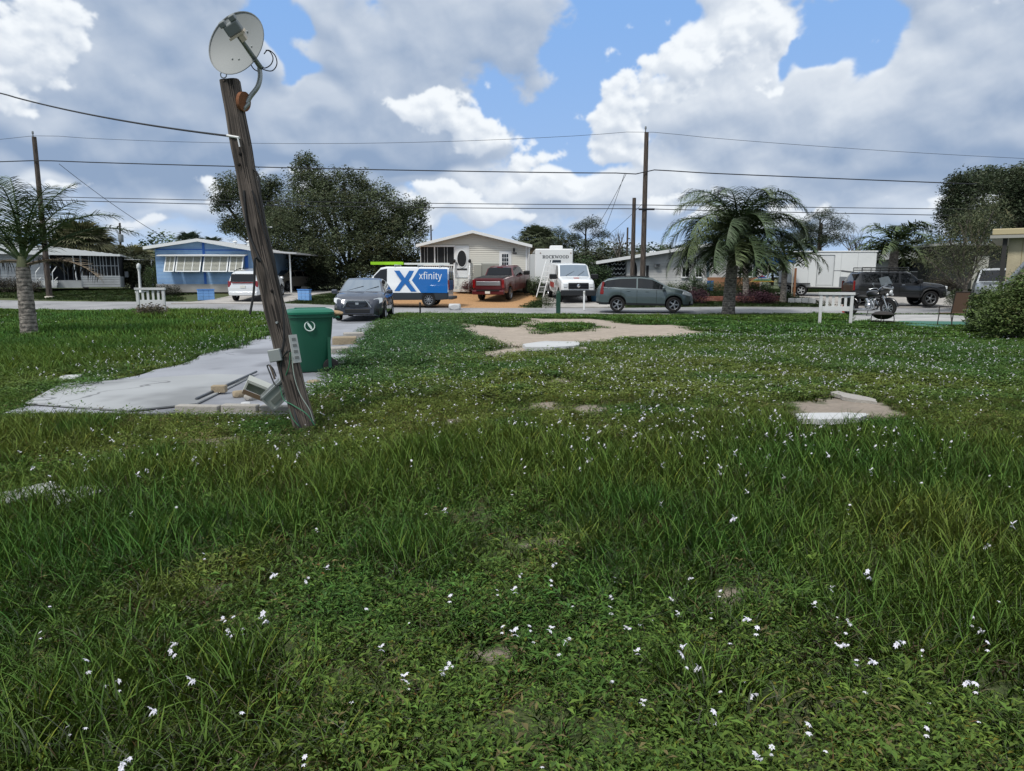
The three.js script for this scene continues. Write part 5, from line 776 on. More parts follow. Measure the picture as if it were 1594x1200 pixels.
// ---- white house with a screened porch at the left
{
  const t = thing('porch_house', 'white flat-roofed house with a dark screened corner porch', 'house'), u = ruler(100, 448, 48), X = u.x, Y = u.y, w = mapped(new THREE.Color(0.62, 0.64, 0.64), 0.75, concreteTex, null);
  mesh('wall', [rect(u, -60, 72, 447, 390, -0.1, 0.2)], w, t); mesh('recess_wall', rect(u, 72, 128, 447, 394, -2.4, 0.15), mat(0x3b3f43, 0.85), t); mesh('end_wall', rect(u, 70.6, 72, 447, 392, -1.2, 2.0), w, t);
  for (let py = 444; py > 394; py -= 4.6) mesh('wall_batten', rect(u, -60, 71, py + 0.25, py - 0.25, 0.008, 0.015), mat(0xa6aaac, 0.8), t);
  mesh('roof', flat([[X(-62), Y(381)], [X(18), Y(379)], [X(192), Y(397)], [X(192), Y(399.5)], [X(-62), Y(397)]], 0.04).translate(0, 0, 0.5), trimWhite, t); mesh('roof', flat([[X(-62), Y(381)], [X(18), Y(379)], [X(192), Y(397)], [X(192), Y(399)], [X(-62), Y(390)]], 9).translate(0, 0, -8.6), roofWhite, t);
  for (let k = 0; k < 14; k++) mesh('roof_rib', rod(V(X(20 + k * 13), Y(379.4 + k * 13 * 0.104) + 0.015, -8.4), V(X(20 + k * 13), Y(379.4 + k * 13 * 0.104) + 0.015, 0.52), 0.022, 0.022, 4), trimWhite, t);
  mesh('teal_post', rect(u, 44, 49, 427, 396, 0.03, 0.08), mat(0x6f98a0, 0.7), t);
  mesh('porch_shade_panel', [rect(u, 128, 187, 447, 397, -3.2, 0.1)], roomShade, t); mesh('porch_screen', [rect(u, 128, 187, 430, 398, -0.03, 0.01)], screenMat, t); mesh('porch_side_screen', box(0.01, Y(398) - Y(430), 3, X(187), Y(414), -1.55), screenMat, t);  // near-black sheet behind the screen stands in for porch shade
  for (const px of [128.6, 141, 144, 149, 153, 158.5, 163, 168, 175, 181, 186.4]) mesh('porch_mullion', rect(u, px - (px === 128.6 ? 1.4 : 0.5), px + (px === 128.6 ? 1.4 : 0.5), 430, 398, 0.0, 0.05), mat(0xa9adb0, 0.6), t); mesh('porch_rail', rect(u, 144, 187, 414.6, 413.7, 0.002, 0.04), mat(0xa9adb0, 0.6), t); mesh('porch_rail', rect(u, 127, 188, 431, 429.6, 0.01, 0.08), trimWhite, t);
  for (let k = 0; k < 4; k++) mesh('skirt_board', rect(u, 127, 187.5, 447 - k * 4, 443.4 - k * 4, 0.0, 0.06), w, t); mesh('skirt_side', box(0.06, 0.75, 3, X(187), 0.38, -1.53), w, t);
  mesh('door', rect(u, 92, 108, 444, 400, -2.25, 0.06), mat(0x9ba0a2, 0.6), t); for (const [a, b] of [[94, 98], [99.5, 106.5]]) mesh('door_glass', rect(u, a, b, 436, 404, -2.21, 0.02), screenMat, t);
  mesh('porch_floor', box(X(128) - X(72), 0.5, 2.3, X(100), 0.25, -1.2), mat(0xb3b5b4, 0.8), t);
  for (const px of [67.5, 91.5]) { mesh('step_rail', [rod(V(X(px), 1.4, 0), V(X(px) - 0.1, 1.0, 1.1), 0.035), rod(V(X(px) - 0.1, 0.1, 1.1), V(X(px) - 0.1, 1.0, 1.1), 0.03), rod(V(X(px), 0.7, 0), V(X(px) - 0.1, 0.4, 1.1), 0.025)], trimWhite, t); }
  for (let k = 0; k < 3; k++) mesh('step', box(1.1, 0.16, 0.3, X(80), 0.42 - k * 0.16, 0.15 + k * 0.3), mat(0xb6b8b6, 0.8), t);
  mesh('porch_post', rod(V(X(121), 0.5, 0.2), V(X(118), Y(398), 0.2), 0.045), trimWhite, t); mesh('meter_box', box(0.25, 0.4, 0.15, X(196), 0.9, -1), mat(0x707477, 0.6), t);
  mesh('side_canopy', box(X(240) - X(192), 0.05, 2.0, X(215), Y(403), -3.2, 0, 0, -0.02), roofWhite, t); mesh('canopy_post', rod(V(X(236), 0, -2.2), V(X(236), Y(404), -2.2), 0.05), trimWhite, t);
  seat(t, 100, 448, 48, 0.40); t.scale.x = 0.88;
}
// ---- long white house on the right
{
  const t = thing('long_house', 'long low white house with brick base behind the planted bed', 'house'), u = ruler(1060, 452, 50), X = u.x, Y = u.y, brick = mapped(new THREE.Color(0.40, 0.20, 0.105), 0.85, concreteTex, null);
  mesh('wall', flat([[X(975), Y(452)], [X(975), Y(403)], [X(1110), Y(384)], [X(1184), Y(398)], [X(1184), Y(452)]], 0.15).translate(0, 0, -0.15), whiteWall, t); mesh('side_wall', box(0.12, 2.4, 8, X(1184) - 0.06, 1.2, -4.15), whiteWall, t); mesh('side_wall', box(0.12, 2.0, 8, X(930), 0.95, -4.15), whiteWall, t);
  for (let py = 449; py > 404; py -= 4.2) mesh('siding_joint', rect(u, 1000, 1099, py + 0.22, py - 0.22, 0.003, 0.012), mat(0xa9abac, 0.8), t);
  gable(t, X(927), Y(408), X(1110), Y(379), X(1192), Y(396), 0.6, -8.5, 0.15, roofWhite, trimWhite);
  mesh('carport_shade_panel', rect(u, 934, 976, 452, 407, -2.6, 0.1), roomShade, t); mesh('carport_screen', rect(u, 934, 976, 452, 409, -0.3, 0.02), mat(0x111315, 0.9), t); for (const px of [935, 947, 975]) mesh('screen_post', rect(u, px - 0.6, px + 0.6, 452, 408, -0.22, 0.05), mat(0xa3a6a6, 0.6), t);  // near-black sheet at the back paints the carport's inner shade
  const r = rng(404); for (let j = 0; j < 4; j++) for (let i = 0; i < 4; i++) { const cx = X(954.5 + i * 5.6), cy = Y(412 + j * 7.2); mesh('bird_ornament', tube([V(cx - 0.11, cy + 0.1 * r(), -0.24), V(cx - 0.03, cy - 0.05, -0.24), V(cx + 0.05, cy + 0.0, -0.24), V(cx + 0.13, cy + 0.1, -0.24)], 0.024, 8, 5), mat(0xe3e5e4, 0.6), t); }
  mesh('arch_panel', rect(u, 976, 1000, 452, 408, 0.02, 0.08), whiteWall, t); mesh('oval_shade_disc', new THREE.CylinderGeometry(1, 1, 0.03, 26).rotateX(Math.PI / 2).scale((X(991.5) - X(981)) / 2, (Y(408) - Y(441)) / 2, 1).translate(X(986), Y(424), 0.065), roomShade, t);  // oval is a black disc on the panel, painted shade without a hole
  mesh('door', rect(u, 1004, 1010, 446, 411, 0.01, 0.06), mat(0xc3c5c4, 0.6), t); mesh('door_screen', rect(u, 1005, 1009.2, 440, 414, 0.045, 0.02), screenMat, t); mesh('window_unit', rect(u, 1018.5, 1026, 417, 411, 0.08, 0.3), mat(0x8d9193, 0.6), t); mesh('unit_grille', rect(u, 1019.5, 1025, 416, 412, 0.24, 0.02), mat(0x33373a, 0.8), t);
  for (const [a, b, y0, y1] of [[1061, 1071, 431, 408], [1082, 1090, 431, 408], [1153, 1168, 430, 407.5]]) { const w = mesh('window', rect(u, a - 1, b + 1, y0 + 1, y1 - 1, 0.01, 0.06), trimWhite, t); mesh('pane', rect(u, a, (a + b) / 2 - 0.4, y0, y1, 0.045, 0.02), paneMat, w); mesh('pane', rect(u, (a + b) / 2 + 0.4, b, y0, y1, 0.045, 0.02), paneMat, w); mesh('curtain', rect(u, a + 0.4, b - 0.4, y1 + 9, y1 + 0.4, 0.06, 0.008), mat(0xa4a6a6, 0.9), w); mesh('sill', rect(u, a - 1.6, b + 1.6, y0 + 2.2, y0 + 1, 0.05, 0.12), trimWhite, w); }
  for (const [a, b] of [[1149, 1151.5], [1170, 1176], [1098, 1102]]) mesh('shutter', rect(u, a, b, 432, 406, 0.02, 0.05), mat(0x55646a, 0.7), t);
  mesh('brick_base', rect(u, 1100, 1180, 452, 432, 0.04, 0.1), brick, t); mesh('blue_panel', rect(u, 1099, 1109, 452, 437, 0.1, 0.04), mat(0x355f95, 0.6), t); mesh('foundation', box(X(1184) - X(930), 0.5, 8.3, X(1057), -0.26, -4.16), concreteMat, t);
  for (const px of [1008, 1018, 1021, 1025]) mesh('roof_vent', rod(V(X(px), Y(398), -1.6), V(X(px), Y(391), -1.6), 0.07), trimWhite, t);
  seat(t, 1060, 452, 50);
}
// ---- grey house at the right
{
  const t = thing('grey_house', 'grey-green house with a metal roof and dark carport openings', 'house'), u = ruler(1400, 452, 54), X = u.x, Y = u.y, g = mapped(new THREE.Color(0.40, 0.45, 0.45), 0.75, concreteTex, null);
  mesh('roof', flat([[X(1318), Y(400)], [X(1452), Y(390)], [X(1500), Y(394)], [X(1500), Y(399)], [X(1318), Y(408)]], 8).translate(0, 0, -7.4), roofWhite, t); mesh('wall', rect(u, 1320, 1385, 452, 404, -0.2, 0.2), whiteWall, t); mesh('carport_shade_panel', rect(u, 1385, 1500, 452, 398, -3, 0.2), roomShade, t); mesh('low_wall', rect(u, 1385, 1482, 452, 438, 0, 0.15), g, t);  // shade under the carport roof is painted as a near-black back panel
  for (let k = 0; k < 3; k++) mesh('wall_course', rect(u, 1385, 1482, 451 - k * 4.4, 447.4 - k * 4.4, 0.08, 0.03), g, t);
  for (const px of [1387, 1409, 1443, 1480]) mesh('carport_post', rect(u, px - 2, px + 2, 452, 399, 0.02, 0.12), mat(0x9aa0a2, 0.6), t); mesh('screen', rect(u, 1411, 1441, 437, 402, 0.0, 0.01), screenMat, t); mesh('screen_rail', rect(u, 1389, 1478, 424, 423, 0.01, 0.03), mat(0x8a8f90, 0.6), t);
  mesh('downpipe', [tube([V(X(1405), Y(402), 0.3), V(X(1407), Y(408), 0.25), V(X(1409), Y(414), 0.15), V(X(1409), Y(450), 0.12)], 0.05, 12, 6)], mat(0xc3c6c6, 0.5), t);
  seat(t, 1400, 452, 54);
  const b = thing('back_house', 'pale house corner with a door behind the twiggy tree', 'house'); mesh('wall', box(6, 2.6, 3, 0, 1.3, -1.5), mat(0x30332f, 0.9), b); mesh('door', box(0.9, 2, 0.08, -0.9, 1.0, 0.04), mat(0xb7b6aa, 0.7), b); mesh('roof', box(6.6, 0.14, 3.8, 0, 2.7, -1.4), roofWhite, b); seat(b, 1545, 450, 44);
}
// ---- tan building at the right edge
{
  const t = thing('tan_building', 'tan stucco outbuilding with a flat roof at the right edge', 'building'), tan = mapped(new THREE.Color(0.60, 0.53, 0.36), 0.85, concreteTex, concreteBump, 0.004), y = at(1550, 440, 24).y;
  const p = at(1553, 480, 24); t.position.set(p.x, H(p.x, p.z), p.z); t.rotation.y = -0.62;
  const top = at(1550, 366, 24).y - t.position.y;
  mesh('wall', box(5, top, 6, 2.62, top / 2, -3), tan, t); mesh('roof', box(5.9, 0.2, 6.6, 2.6, top + 0.1, -3, 0, 0, 0, 0.03), mat(0xb1a582, 0.8), t); mesh('roof_edge', box(6.0, 0.1, 6.7, 2.6, top - 0.06, -3), mat(0x97958d, 0.7), t); mesh('corner_post', box(0.13, top - 0.1, 0.13, 0.02, top / 2 - 0.05, 0.12), mat(0x2e2d2c, 0.8), t); mesh('brace', rod(V(0.1, 0.95 + 0.35, 0.12), V(1.1, top - 0.2, 0.12), 0.07), mat(0x7d828a, 0.6), t); mesh('vent_pipe', [rod(V(0.62, top + 0.18, -0.8), V(0.62, top + 0.62, -0.8), 0.045), rod(V(0.62, top + 0.5, -0.8), V(0.74, top + 0.72, -0.8), 0.03)], mat(0xd6d8d7, 0.6), t); mesh('wall_seam', box(0.02, top - 0.3, 0.01, 0.5, top / 2, 0.004), mat(0x8f8260, 0.9), t);
}
// ---- recreational trailer, cargo trailer
{
  const t = thing('travel_trailer', 'white recreational trailer with dark lettering behind the work van', 'trailer'), w = mat(0xdcdedd, 0.45);
  mesh('body', box(2.5, 2.3, 6, 0, 1.75, -3, 0, 0, 0, 0.08), w, t); mesh('slide_out', box(0.5, 1.8, 1.6, -1.32, 1.65, -1.0, 0, 0, 0, 0.04), mat(0xb9bcbb, 0.5), t); mesh('roof_unit', box(0.85, 0.25, 0.9, 0.2, 3.02, -1.2, 0, 0, 0, 0.06), w, t); const n = mesh('lettering', words('ROCKWOOD', fontSerif, 0.2, 0.01), mat(0x2b2f35, 0.6), t); n.position.set(0.1, 2.38, 0.002); for (const s of [-1, 1]) mesh('marker_light', box(0.08, 0.05, 0.02, s * 1.0 + 0.1, 2.62, 0.012), mat(0x7a4a20, 0.4), t); mesh('window', box(0.7, 0.18, 0.03, 0.1, 2.08, 0.01), mat(0x2b3238, 0.2), t); mesh('skirt', box(2.4, 0.5, 5.6, 0, 0.42, -3), mat(0x9a9d9d, 0.7), t); for (const s of [-1, 1]) mesh('wheel', rod(V(s * 0.9, 0.35, -3), V(s * 1.15, 0.35, -3), 0.35, 0.35, 16), tyreMat, t); mesh('hitch', [rod(V(0.6, 0.5, 0), V(0, 0.45, 0.9), 0.05), rod(V(-0.6, 0.5, 0), V(0, 0.45, 0.9), 0.05), rod(V(0, 0, 0.85), V(0, 0.5, 0.85), 0.05)], blackTrim, t);
  t.position.copy(at(862, 452, 47.5)); t.position.y = H(t.position.x, t.position.z);
}
{
  const t = thing('cargo_trailer', 'white enclosed cargo trailer with twin wheels and side door', 'trailer'), w = mat(0xd7dad9, 0.4);
  mesh('body', [box(5.4, 2.15, 2.2, 0, 1.6, 0, 0, 0, 0, 0.06)], w, t); mesh('roof_cap', box(5.5, 0.07, 2.3, 0, 2.7, 0, 0, 0, 0, 0.02), trimWhite, t); mesh('stone_guard', [box(1.9, 0.62, 0.02, 1.72, 0.88, 1.105), box(0.02, 0.62, 2.1, 2.705, 0.88, 0)], mat(0x9b9e9f, 0.35, { metalness: 0.7 }), t);
  const d = mesh('side_door', box(0.85, 1.75, 0.03, -0.05, 1.55, 1.11, 0, 0, 0, 0.01), mat(0xcdd0d0, 0.4), t); mesh('door_frame', [box(0.03, 1.85, 0.03, -0.52, 1.55, 1.12), box(0.03, 1.85, 0.03, 0.42, 1.55, 1.12), box(0.97, 0.03, 0.03, -0.05, 2.48, 1.12)], mat(0x84898b, 0.5), t); mesh('handle', box(0.05, 0.14, 0.05, -0.4, 1.4, 1.14), blackTrim, d);
  for (const x of [-2.2, -1.35]) for (const q of [1, -1]) wheelAt(t, x, 0.34, q * 1.12, 0.34, 0.2, 5, mat(0xb5b7b8, 0.4)); for (const q of [1, -1]) mesh('fender', box(1.85, 0.06, 0.26, -1.78, 0.76, q * 1.22), mat(0x3a3d3f, 0.6), t); mesh('chassis', box(5.3, 0.12, 1.9, 0, 0.5, 0), blackTrim, t); mesh('hitch', [rod(V(2.6, 0.5, 0.7), V(3.7, 0.45, 0), 0.05), rod(V(2.6, 0.5, -0.7), V(3.7, 0.45, 0), 0.05), rod(V(3.5, 0.0, 0), V(3.5, 0.55, 0), 0.05)], blackTrim, t);
  for (const x of [-2.0, -1.0, 0.8, 1.7]) mesh('rivet_seam', box(0.02, 2.0, 0.008, x, 1.62, 1.104), mat(0xb5b8b8, 0.5), t);
  park(t, 1282, 45, -0.42, 2.6, 0.03);
}

// ---------------------------------------------------------------- the leaning pole and what hangs on it
const grain = (x, y, k) => { const w = 0.012 * (wrapNoise(x, y, 3, 2, 31) - 0.5); let s = 0; for (const [n, m, a] of [[48, 2, 0.5], [96, 3, 0.3], [20, 1, 0.35]]) { const u = (x + w + 1) % 1, ix = Math.floor(u * n), fx = u * n - ix, iy = Math.floor(y * m), fy = y * m - iy, q = fx * fx * (3 - 2 * fx), v = fy * fy * (3 - 2 * fy), h = (p, r) => hash(((p % n) + n) % n + n * 7 + k, ((r % m) + m) % m + 5); s += a * lerp(lerp(h(ix, iy), h(ix + 1, iy), q), lerp(h(ix, iy + 1), h(ix + 1, iy + 1), q), v); } return s / 1.15; };
const woodTex = tile(512, 0.8, (x, y) => { const g = grain(x, y, 1), c = grain(x, y, 9); let v = 0.62 + 0.95 * (g - 0.5) + 0.2 * (wrapNoise(x, y, 5, 3, 2) - 0.5); if (c < 0.27) v *= 0.5; return [v, v * 0.965, v * 0.93]; });
const woodBump = tile(512, 0.8, (x, y) => [grain(x, y, 9) < 0.27 ? 0.15 : 0.55 + 0.6 * (grain(x, y, 1) - 0.5)], false);
const oldWood = mapped(new THREE.Color(0.31, 0.275, 0.25), 0.95, woodTex, woodBump, 0.02), cableMat = mat(0x1b1c1d, 0.7), greyMetal = mat(0x8f9492, 0.5, { metalness: 0.3 }), galv = mat(0x9fa4a3, 0.45, { metalness: 0.5 });
const poleD = 7.55, pFoot = at(477, 672, poleD), pTop = at(358, 126, poleD); pFoot.y = H(pFoot.x, pFoot.z) - 0.05;
const along = (t, dx = 0, dz = 0) => { const p = pFoot.clone().lerp(pTop, t); p.x += 0.10 * Math.sin(t * Math.PI) * -0.55 + dx; p.z += dz; return p; };
{
  const t = thing('leaning_pole', 'weathered grey wooden pole leaning left over the slab', 'pole', pFoot), L = pFoot.distanceTo(pTop);
  const N = 44, K = 20, pos = [], idx = [], uv = [];
  for (let i = 0; i <= N; i++) { const k = i / N, c = along(k).sub(pFoot), r0 = lerp(0.122, 0.098, k) * (1 + 0.03 * Math.sin(i * 0.9)); for (let j = 0; j <= K; j++) { const a = j / K * 6.2832, split = Math.exp(-(((a - 2.0 - 0.25 * Math.sin(k * 5)) / 0.13) ** 2)) * smooth(0.35, 0.9, k), r = r0 * (1 + 0.05 * (fbm(a * 2.5 + 3, k * 9, 3) - 0.5) * 2 - 0.30 * split); pos.push(c.x + Math.cos(a) * r, c.y, c.z + Math.sin(a) * r); uv.push(a * 0.12, k * L); } }
  for (let i = 0; i < N; i++) for (let j = 0; j < K; j++) { const a = i * (K + 1) + j, b = a + K + 1; idx.push(a, b, a + 1, a + 1, b, b + 1); }
  const g = new THREE.BufferGeometry(); g.setAttribute('position', new THREE.Float32BufferAttribute(pos, 3)); g.setAttribute('uv', new THREE.Float32BufferAttribute(uv, 2)); g.setIndex(idx); g.computeVertexNormals(); g.userData.keepUV = true;
  const m = new THREE.Mesh(g, oldWood); m.name = 'shaft'; t.add(m);
  const P = (k, dx, dz, dy = 0) => { const p = along(k, dx, dz).sub(pFoot); p.y += dy; return p; };
  mesh('end_grain', [lathe([[0, 0.012], [0.09, 0.0], [0.097, -0.02]], 16).rotateZ(0.2).translate(P(1, 0, 0).x, P(1, 0, 0).y, P(1, 0, 0).z)], mapped(new THREE.Color(0.24, 0.2, 0.165), 0.95, woodTex, woodBump, 0.01), t);
  mesh('hook', new THREE.TorusGeometry(0.03, 0.006, 6, 14).translate(P(1, -0.05, 0.03).x, P(1, 0, 0).y + 0.05, P(1, 0, 0.03).z), galv, t);
  for (const [k, dx] of [[0.8, 0.01], [0.77, -0.02], [0.42, 0.05], [0.22, 0.03]]) mesh('knot_hole', new THREE.SphereGeometry(0.018, 10, 8).scale(1, 1, 0.5).translate(P(k, dx, 0.098).x, P(k).y, P(k, 0, 0.105).z), mat(0x0c0a09, 1), t);
  mesh('bolt', rod(P(0.60, 0.08, 0.02), P(0.60, 0.17, 0.03), 0.008), galv, t); mesh('bolt', rod(P(0.33, 0.03, 0.1), P(0.33, 0.03, 0.14), 0.012), galv, t);
  const tagPlate = mesh('number_plate', [box(0.012, 0.30, 0.10, 0, 0, 0)], mat(0xa9aca8, 0.5), t); tagPlate.position.copy(P(0.252, 0.125, 0.045)); tagPlate.rotation.set(0, -0.6, 0.2);
  mesh('plate_rivet', [0, 1, 2, 3].map((k) => box(0.02, 0.03, 0.05, 0, 0.1 - k * 0.065, 0)), mat(0x6d706d, 0.6), t).applyMatrix4(tagPlate.matrix.compose(tagPlate.position, tagPlate.quaternion, tagPlate.scale));
  const jb = mesh('junction_box', box(0.13, 0.13, 0.09, 0, 0, 0, 0, 0, 0, 0.01), greyMetal, t); jb.position.copy(P(0.235, -0.07, 0.12)); jb.rotation.z = 0.18;
  const cord = (name, pts, r = 0.008) => mesh(name, tube(pts, r, 40, 6), cableMat, t);
  cord('cable', [P(0.985, 0.105, 0.03, -0.75), P(0.75, 0.125, 0.04), P(0.68, 0.12, 0.06), P(0.55, 0.115, 0.07), P(0.42, 0.118, 0.05), P(0.35, 0.10, 0.08), P(0.27, 0.04, 0.11), P(0.245, 0.0, 0.12)], 0.011);
  cord('cable', [P(0.7, 0.06, 0.1), P(0.62, 0.09, 0.09), P(0.56, 0.10, 0.085), P(0.47, 0.12, 0.05)], 0.009);
  mesh('clamp', [rod(P(0.85, -0.10, 0.07), P(0.842, 0.035, 0.12), 0.014), rod(P(0.842, 0.02, 0.12), P(0.817, 0.025, 0.125), 0.008)], mat(0xd7d8d6, 0.4, { metalness: 0.4 }), t);
}
const P = (k, dx, dz, dy = 0) => { const p = along(k, dx, dz); p.y += dy; return p; };
tag(mesh('hanging_cable', tube([P(0.70, -0.02, 0.1), P(0.62, -0.055, 0.105), P(0.57, -0.05, 0.11), P(0.50, 0.015, 0.16), at(398, 400, 7.35), at(396, 440, 7.35), at(394, 462, 7.33), at(389, 489, 7.3)], 0.0125, 50, 7), cableMat), 'thick black cable hanging loose beside the leaning pole', 'cable');
{ // satellite dish on its bent mast
  const c = at(375, 73, 7.5), foot = P(0.885, 0.10, 0.02), t = thing('satellite_dish', 'grey satellite dish on a bent mast at the pole top', 'satellite dish', foot), k = (p) => p.clone().sub(foot);
  const elbow = at(404, 132, 7.55), back = at(400, 100, 7.62);
  mesh('mast', tube([k(at(384, 160, 7.53)), k(at(390, 150, 7.54)), k(at(401, 135, 7.55)), k(at(405, 120, 7.57)), k(at(404, 106, 7.6))], 0.024, 24, 10), galv, t);
  mesh('bracket', [new THREE.CylinderGeometry(0.095, 0.095, 0.035, 20).rotateZ(Math.PI / 2 - 0.15).rotateY(-0.3).translate(k(at(379, 158, 7.5)).x, k(at(379, 158, 7.5)).y, k(at(379, 158, 7.5)).z)], mapped(new THREE.Color(0.27, 0.11, 0.05), 0.95, stainTex, concreteBump, 0.01), t);
  mesh('bracket_arm', [rod(k(at(377, 172, 7.5)), k(at(388, 160, 7.53)), 0.02), rod(k(at(372, 166, 7.5)), k(at(382, 168, 7.5)), 0.016)], galv, t);
  // shallow oval bowl, its hollow turned down to the left and towards the camera
  const bowl = []; for (let i = 0; i <= 12; i++) { const q = i / 12; bowl.push([q, 0.22 * q * q]); } bowl.push([1.0, 0.25], [0.985, 0.25]); for (let i = 11; i >= 0; i--) { const q = i / 12; bowl.push([q * 0.985, 0.22 * q * q + 0.03]); }
  const g = lathe(bowl.slice(0, 13), 40), g2 = lathe([[1.0, 0.22], [1.012, 0.225], [1.012, 0.25], [0.985, 0.24]], 40), frame = new THREE.Object3D();
  frame.position.copy(k(c)); frame.up.set(0.35, 1, 0); frame.lookAt(k(c).add(V(-0.31, 0.25, 0.92))); frame.rotateZ(0.0); frame.rotateX(Math.PI / 2); frame.scale.set(0.322, 0.305, 0.322); frame.updateMatrix();
  const dishMat = mapped(new THREE.Color(0.33, 0.35, 0.345), 0.6, stainTex, null);
  mesh('bowl', toCreasedNormals(g, 1).applyMatrix4(frame.matrix), dishMat, t); mesh('rim', toCreasedNormals(g2, 1).applyMatrix4(frame.matrix), mat(0x6f7474, 0.6), t);
  for (const [bx, bz] of [[0.1, 0.25], [-0.05, 0.28], [0.28, -0.05], [-0.25, -0.2], [0.05, -0.3]]) mesh('bolt_head', (() => { const v = V(bx * 1.6, 0.22 * (bx * bx + bz * bz) * 2.56 + 0.02, bz * 1.6).applyMatrix4(frame.matrix); return new THREE.SphereGeometry(0.009, 8, 6).translate(v.x, v.y, v.z); })(), galv, t);
  const a0 = k(at(405, 104, 7.5)), a1 = k(at(372, 57, 7.0)); mesh('feed_arm', [rod(a0, a1, 0.03, 0.024, 4)], mat(0x7d8583, 0.55), t);
  const head = new THREE.Object3D(); head.position.copy(k(at(363, 44, 6.98))); head.rotation.set(0.5, 0.2, 0.45); head.updateMatrix();
  mesh('receiver_head', [box(0.15, 0.11, 0.09, 0, 0, 0, 0, 0, 0, 0.02), box(0.06, 0.05, 0.09, -0.06, 0.07, 0, 0, 0, 0, 0.01), box(0.06, 0.05, 0.09, 0.05, 0.075, 0, 0, 0, 0, 0.01)].map((q) => q.applyMatrix4(head.matrix)), mat(0x767b7b, 0.6), t);
  mesh('receiver_trim', [box(0.16, 0.02, 0.10, 0, -0.062, 0), box(0.05, 0.06, 0.09, 0.03, -0.1, 0)].map((q) => q.applyMatrix4(head.matrix)), mat(0xc4b7a3, 0.6), t);
  const lp = (list, r = 0.0055) => mesh('coax_loop', tube(list.map(([x, y, d]) => k(at(x, y, d))), r, 36, 5), cableMat, t);
  lp([[400, 100, 7.6], [410, 108, 7.58], [424, 110, 7.56], [431, 100, 7.55], [428, 86, 7.55], [417, 78, 7.56], [411, 84, 7.58]]); lp([[402, 102, 7.6], [412, 106, 7.58], [422, 100, 7.57], [425, 90, 7.56], [420, 80, 7.56], [414, 78, 7.58]]); lp([[388, 96, 7.6], [396, 108, 7.58], [404, 111, 7.58], [410, 104, 7.6]]);
}
{ // torn-off meter boxes at the foot of the pole
  const a = thing('meter_box', 'tilted grey metal meter box hanging at the pole foot', 'electric box', at(432, 612, 7.85)); a.rotation.set(0.1, 0.35, 0.72);
  mesh('case', box(0.30, 0.20, 0.16, 0, 0, 0, 0, 0, 0, 0.02), mat(0x9aa09a, 0.5, { metalness: 0.2 }), a); mesh('rim', [box(0.32, 0.02, 0.17, 0, 0.09, 0.01), box(0.32, 0.02, 0.17, 0, -0.09, 0.01), box(0.02, 0.2, 0.17, -0.15, 0, 0.01), box(0.02, 0.2, 0.17, 0.15, 0, 0.01)], galv, a); mesh('inner_plate', box(0.24, 0.06, 0.015, 0.02, -0.02, 0.085), mat(0x6b716b, 0.6), a);
  const b = thing('meter_box', 'white-topped metal box lying open beside the tilted meter box', 'electric box', at(407, 606, 8.05)); b.rotation.set(0.15, 0.25, -0.5);
  mesh('case', [box(0.36, 0.03, 0.2, 0, 0.06, 0), box(0.36, 0.16, 0.02, 0, -0.02, -0.1), box(0.02, 0.15, 0.2, -0.17, -0.02, 0), box(0.02, 0.15, 0.2, 0.17, -0.02, 0)], mat(0xb4b6ae, 0.6), b); mesh('rusty_lip', box(0.36, 0.05, 0.012, 0, -0.07, 0.1), mat(0x6d5a46, 0.9), b);
  const wires = thing('loose_wires', 'green and black wires dangling around the pole foot', 'wires', at(440, 560, 7.45)); const w0 = wires.position, wire = (list, color, r = 0.006) => mesh('wire', tube(list.map(([x, y, d]) => at(x, y, d).sub(w0)), r, 40, 5), mat(color, 0.6), wires);
  wire([[452, 545, 7.4], [441, 555, 7.42], [438, 575, 7.45], [442, 592, 7.5], [430, 600, 7.55], [420, 580, 7.6], [416, 568, 7.62], [424, 572, 7.58], [430, 586, 7.56]], 0x23282a, 0.008); wire([[447, 546, 7.4], [438, 560, 7.42], [440, 590, 7.45], [446, 603, 7.5], [440, 615, 7.6]], 0x2b2f2e); wire([[452, 548, 7.38], [450, 570, 7.4], [444, 590, 7.45], [448, 620, 7.5], [455, 650, 7.45], [466, 664, 7.42]], 0x2f6b4e); wire([[454, 548, 7.38], [458, 585, 7.36], [468, 615, 7.35], [482, 638, 7.34], [488, 655, 7.34]], 0x8d9a90, 0.005); wire([[435, 598, 7.55], [442, 622, 7.5], [455, 630, 7.42], [478, 645, 7.36], [490, 662, 7.36]], 0x2f6b4e); wire([[420, 568, 7.6], [424, 578, 7.58], [428, 590, 7.56]], 0x4d4338, 0.012); wire([[450, 600, 7.5], [456, 630, 7.45], [463, 655, 7.42], [470, 670, 7.42]], 0x31363a, 0.009);
}
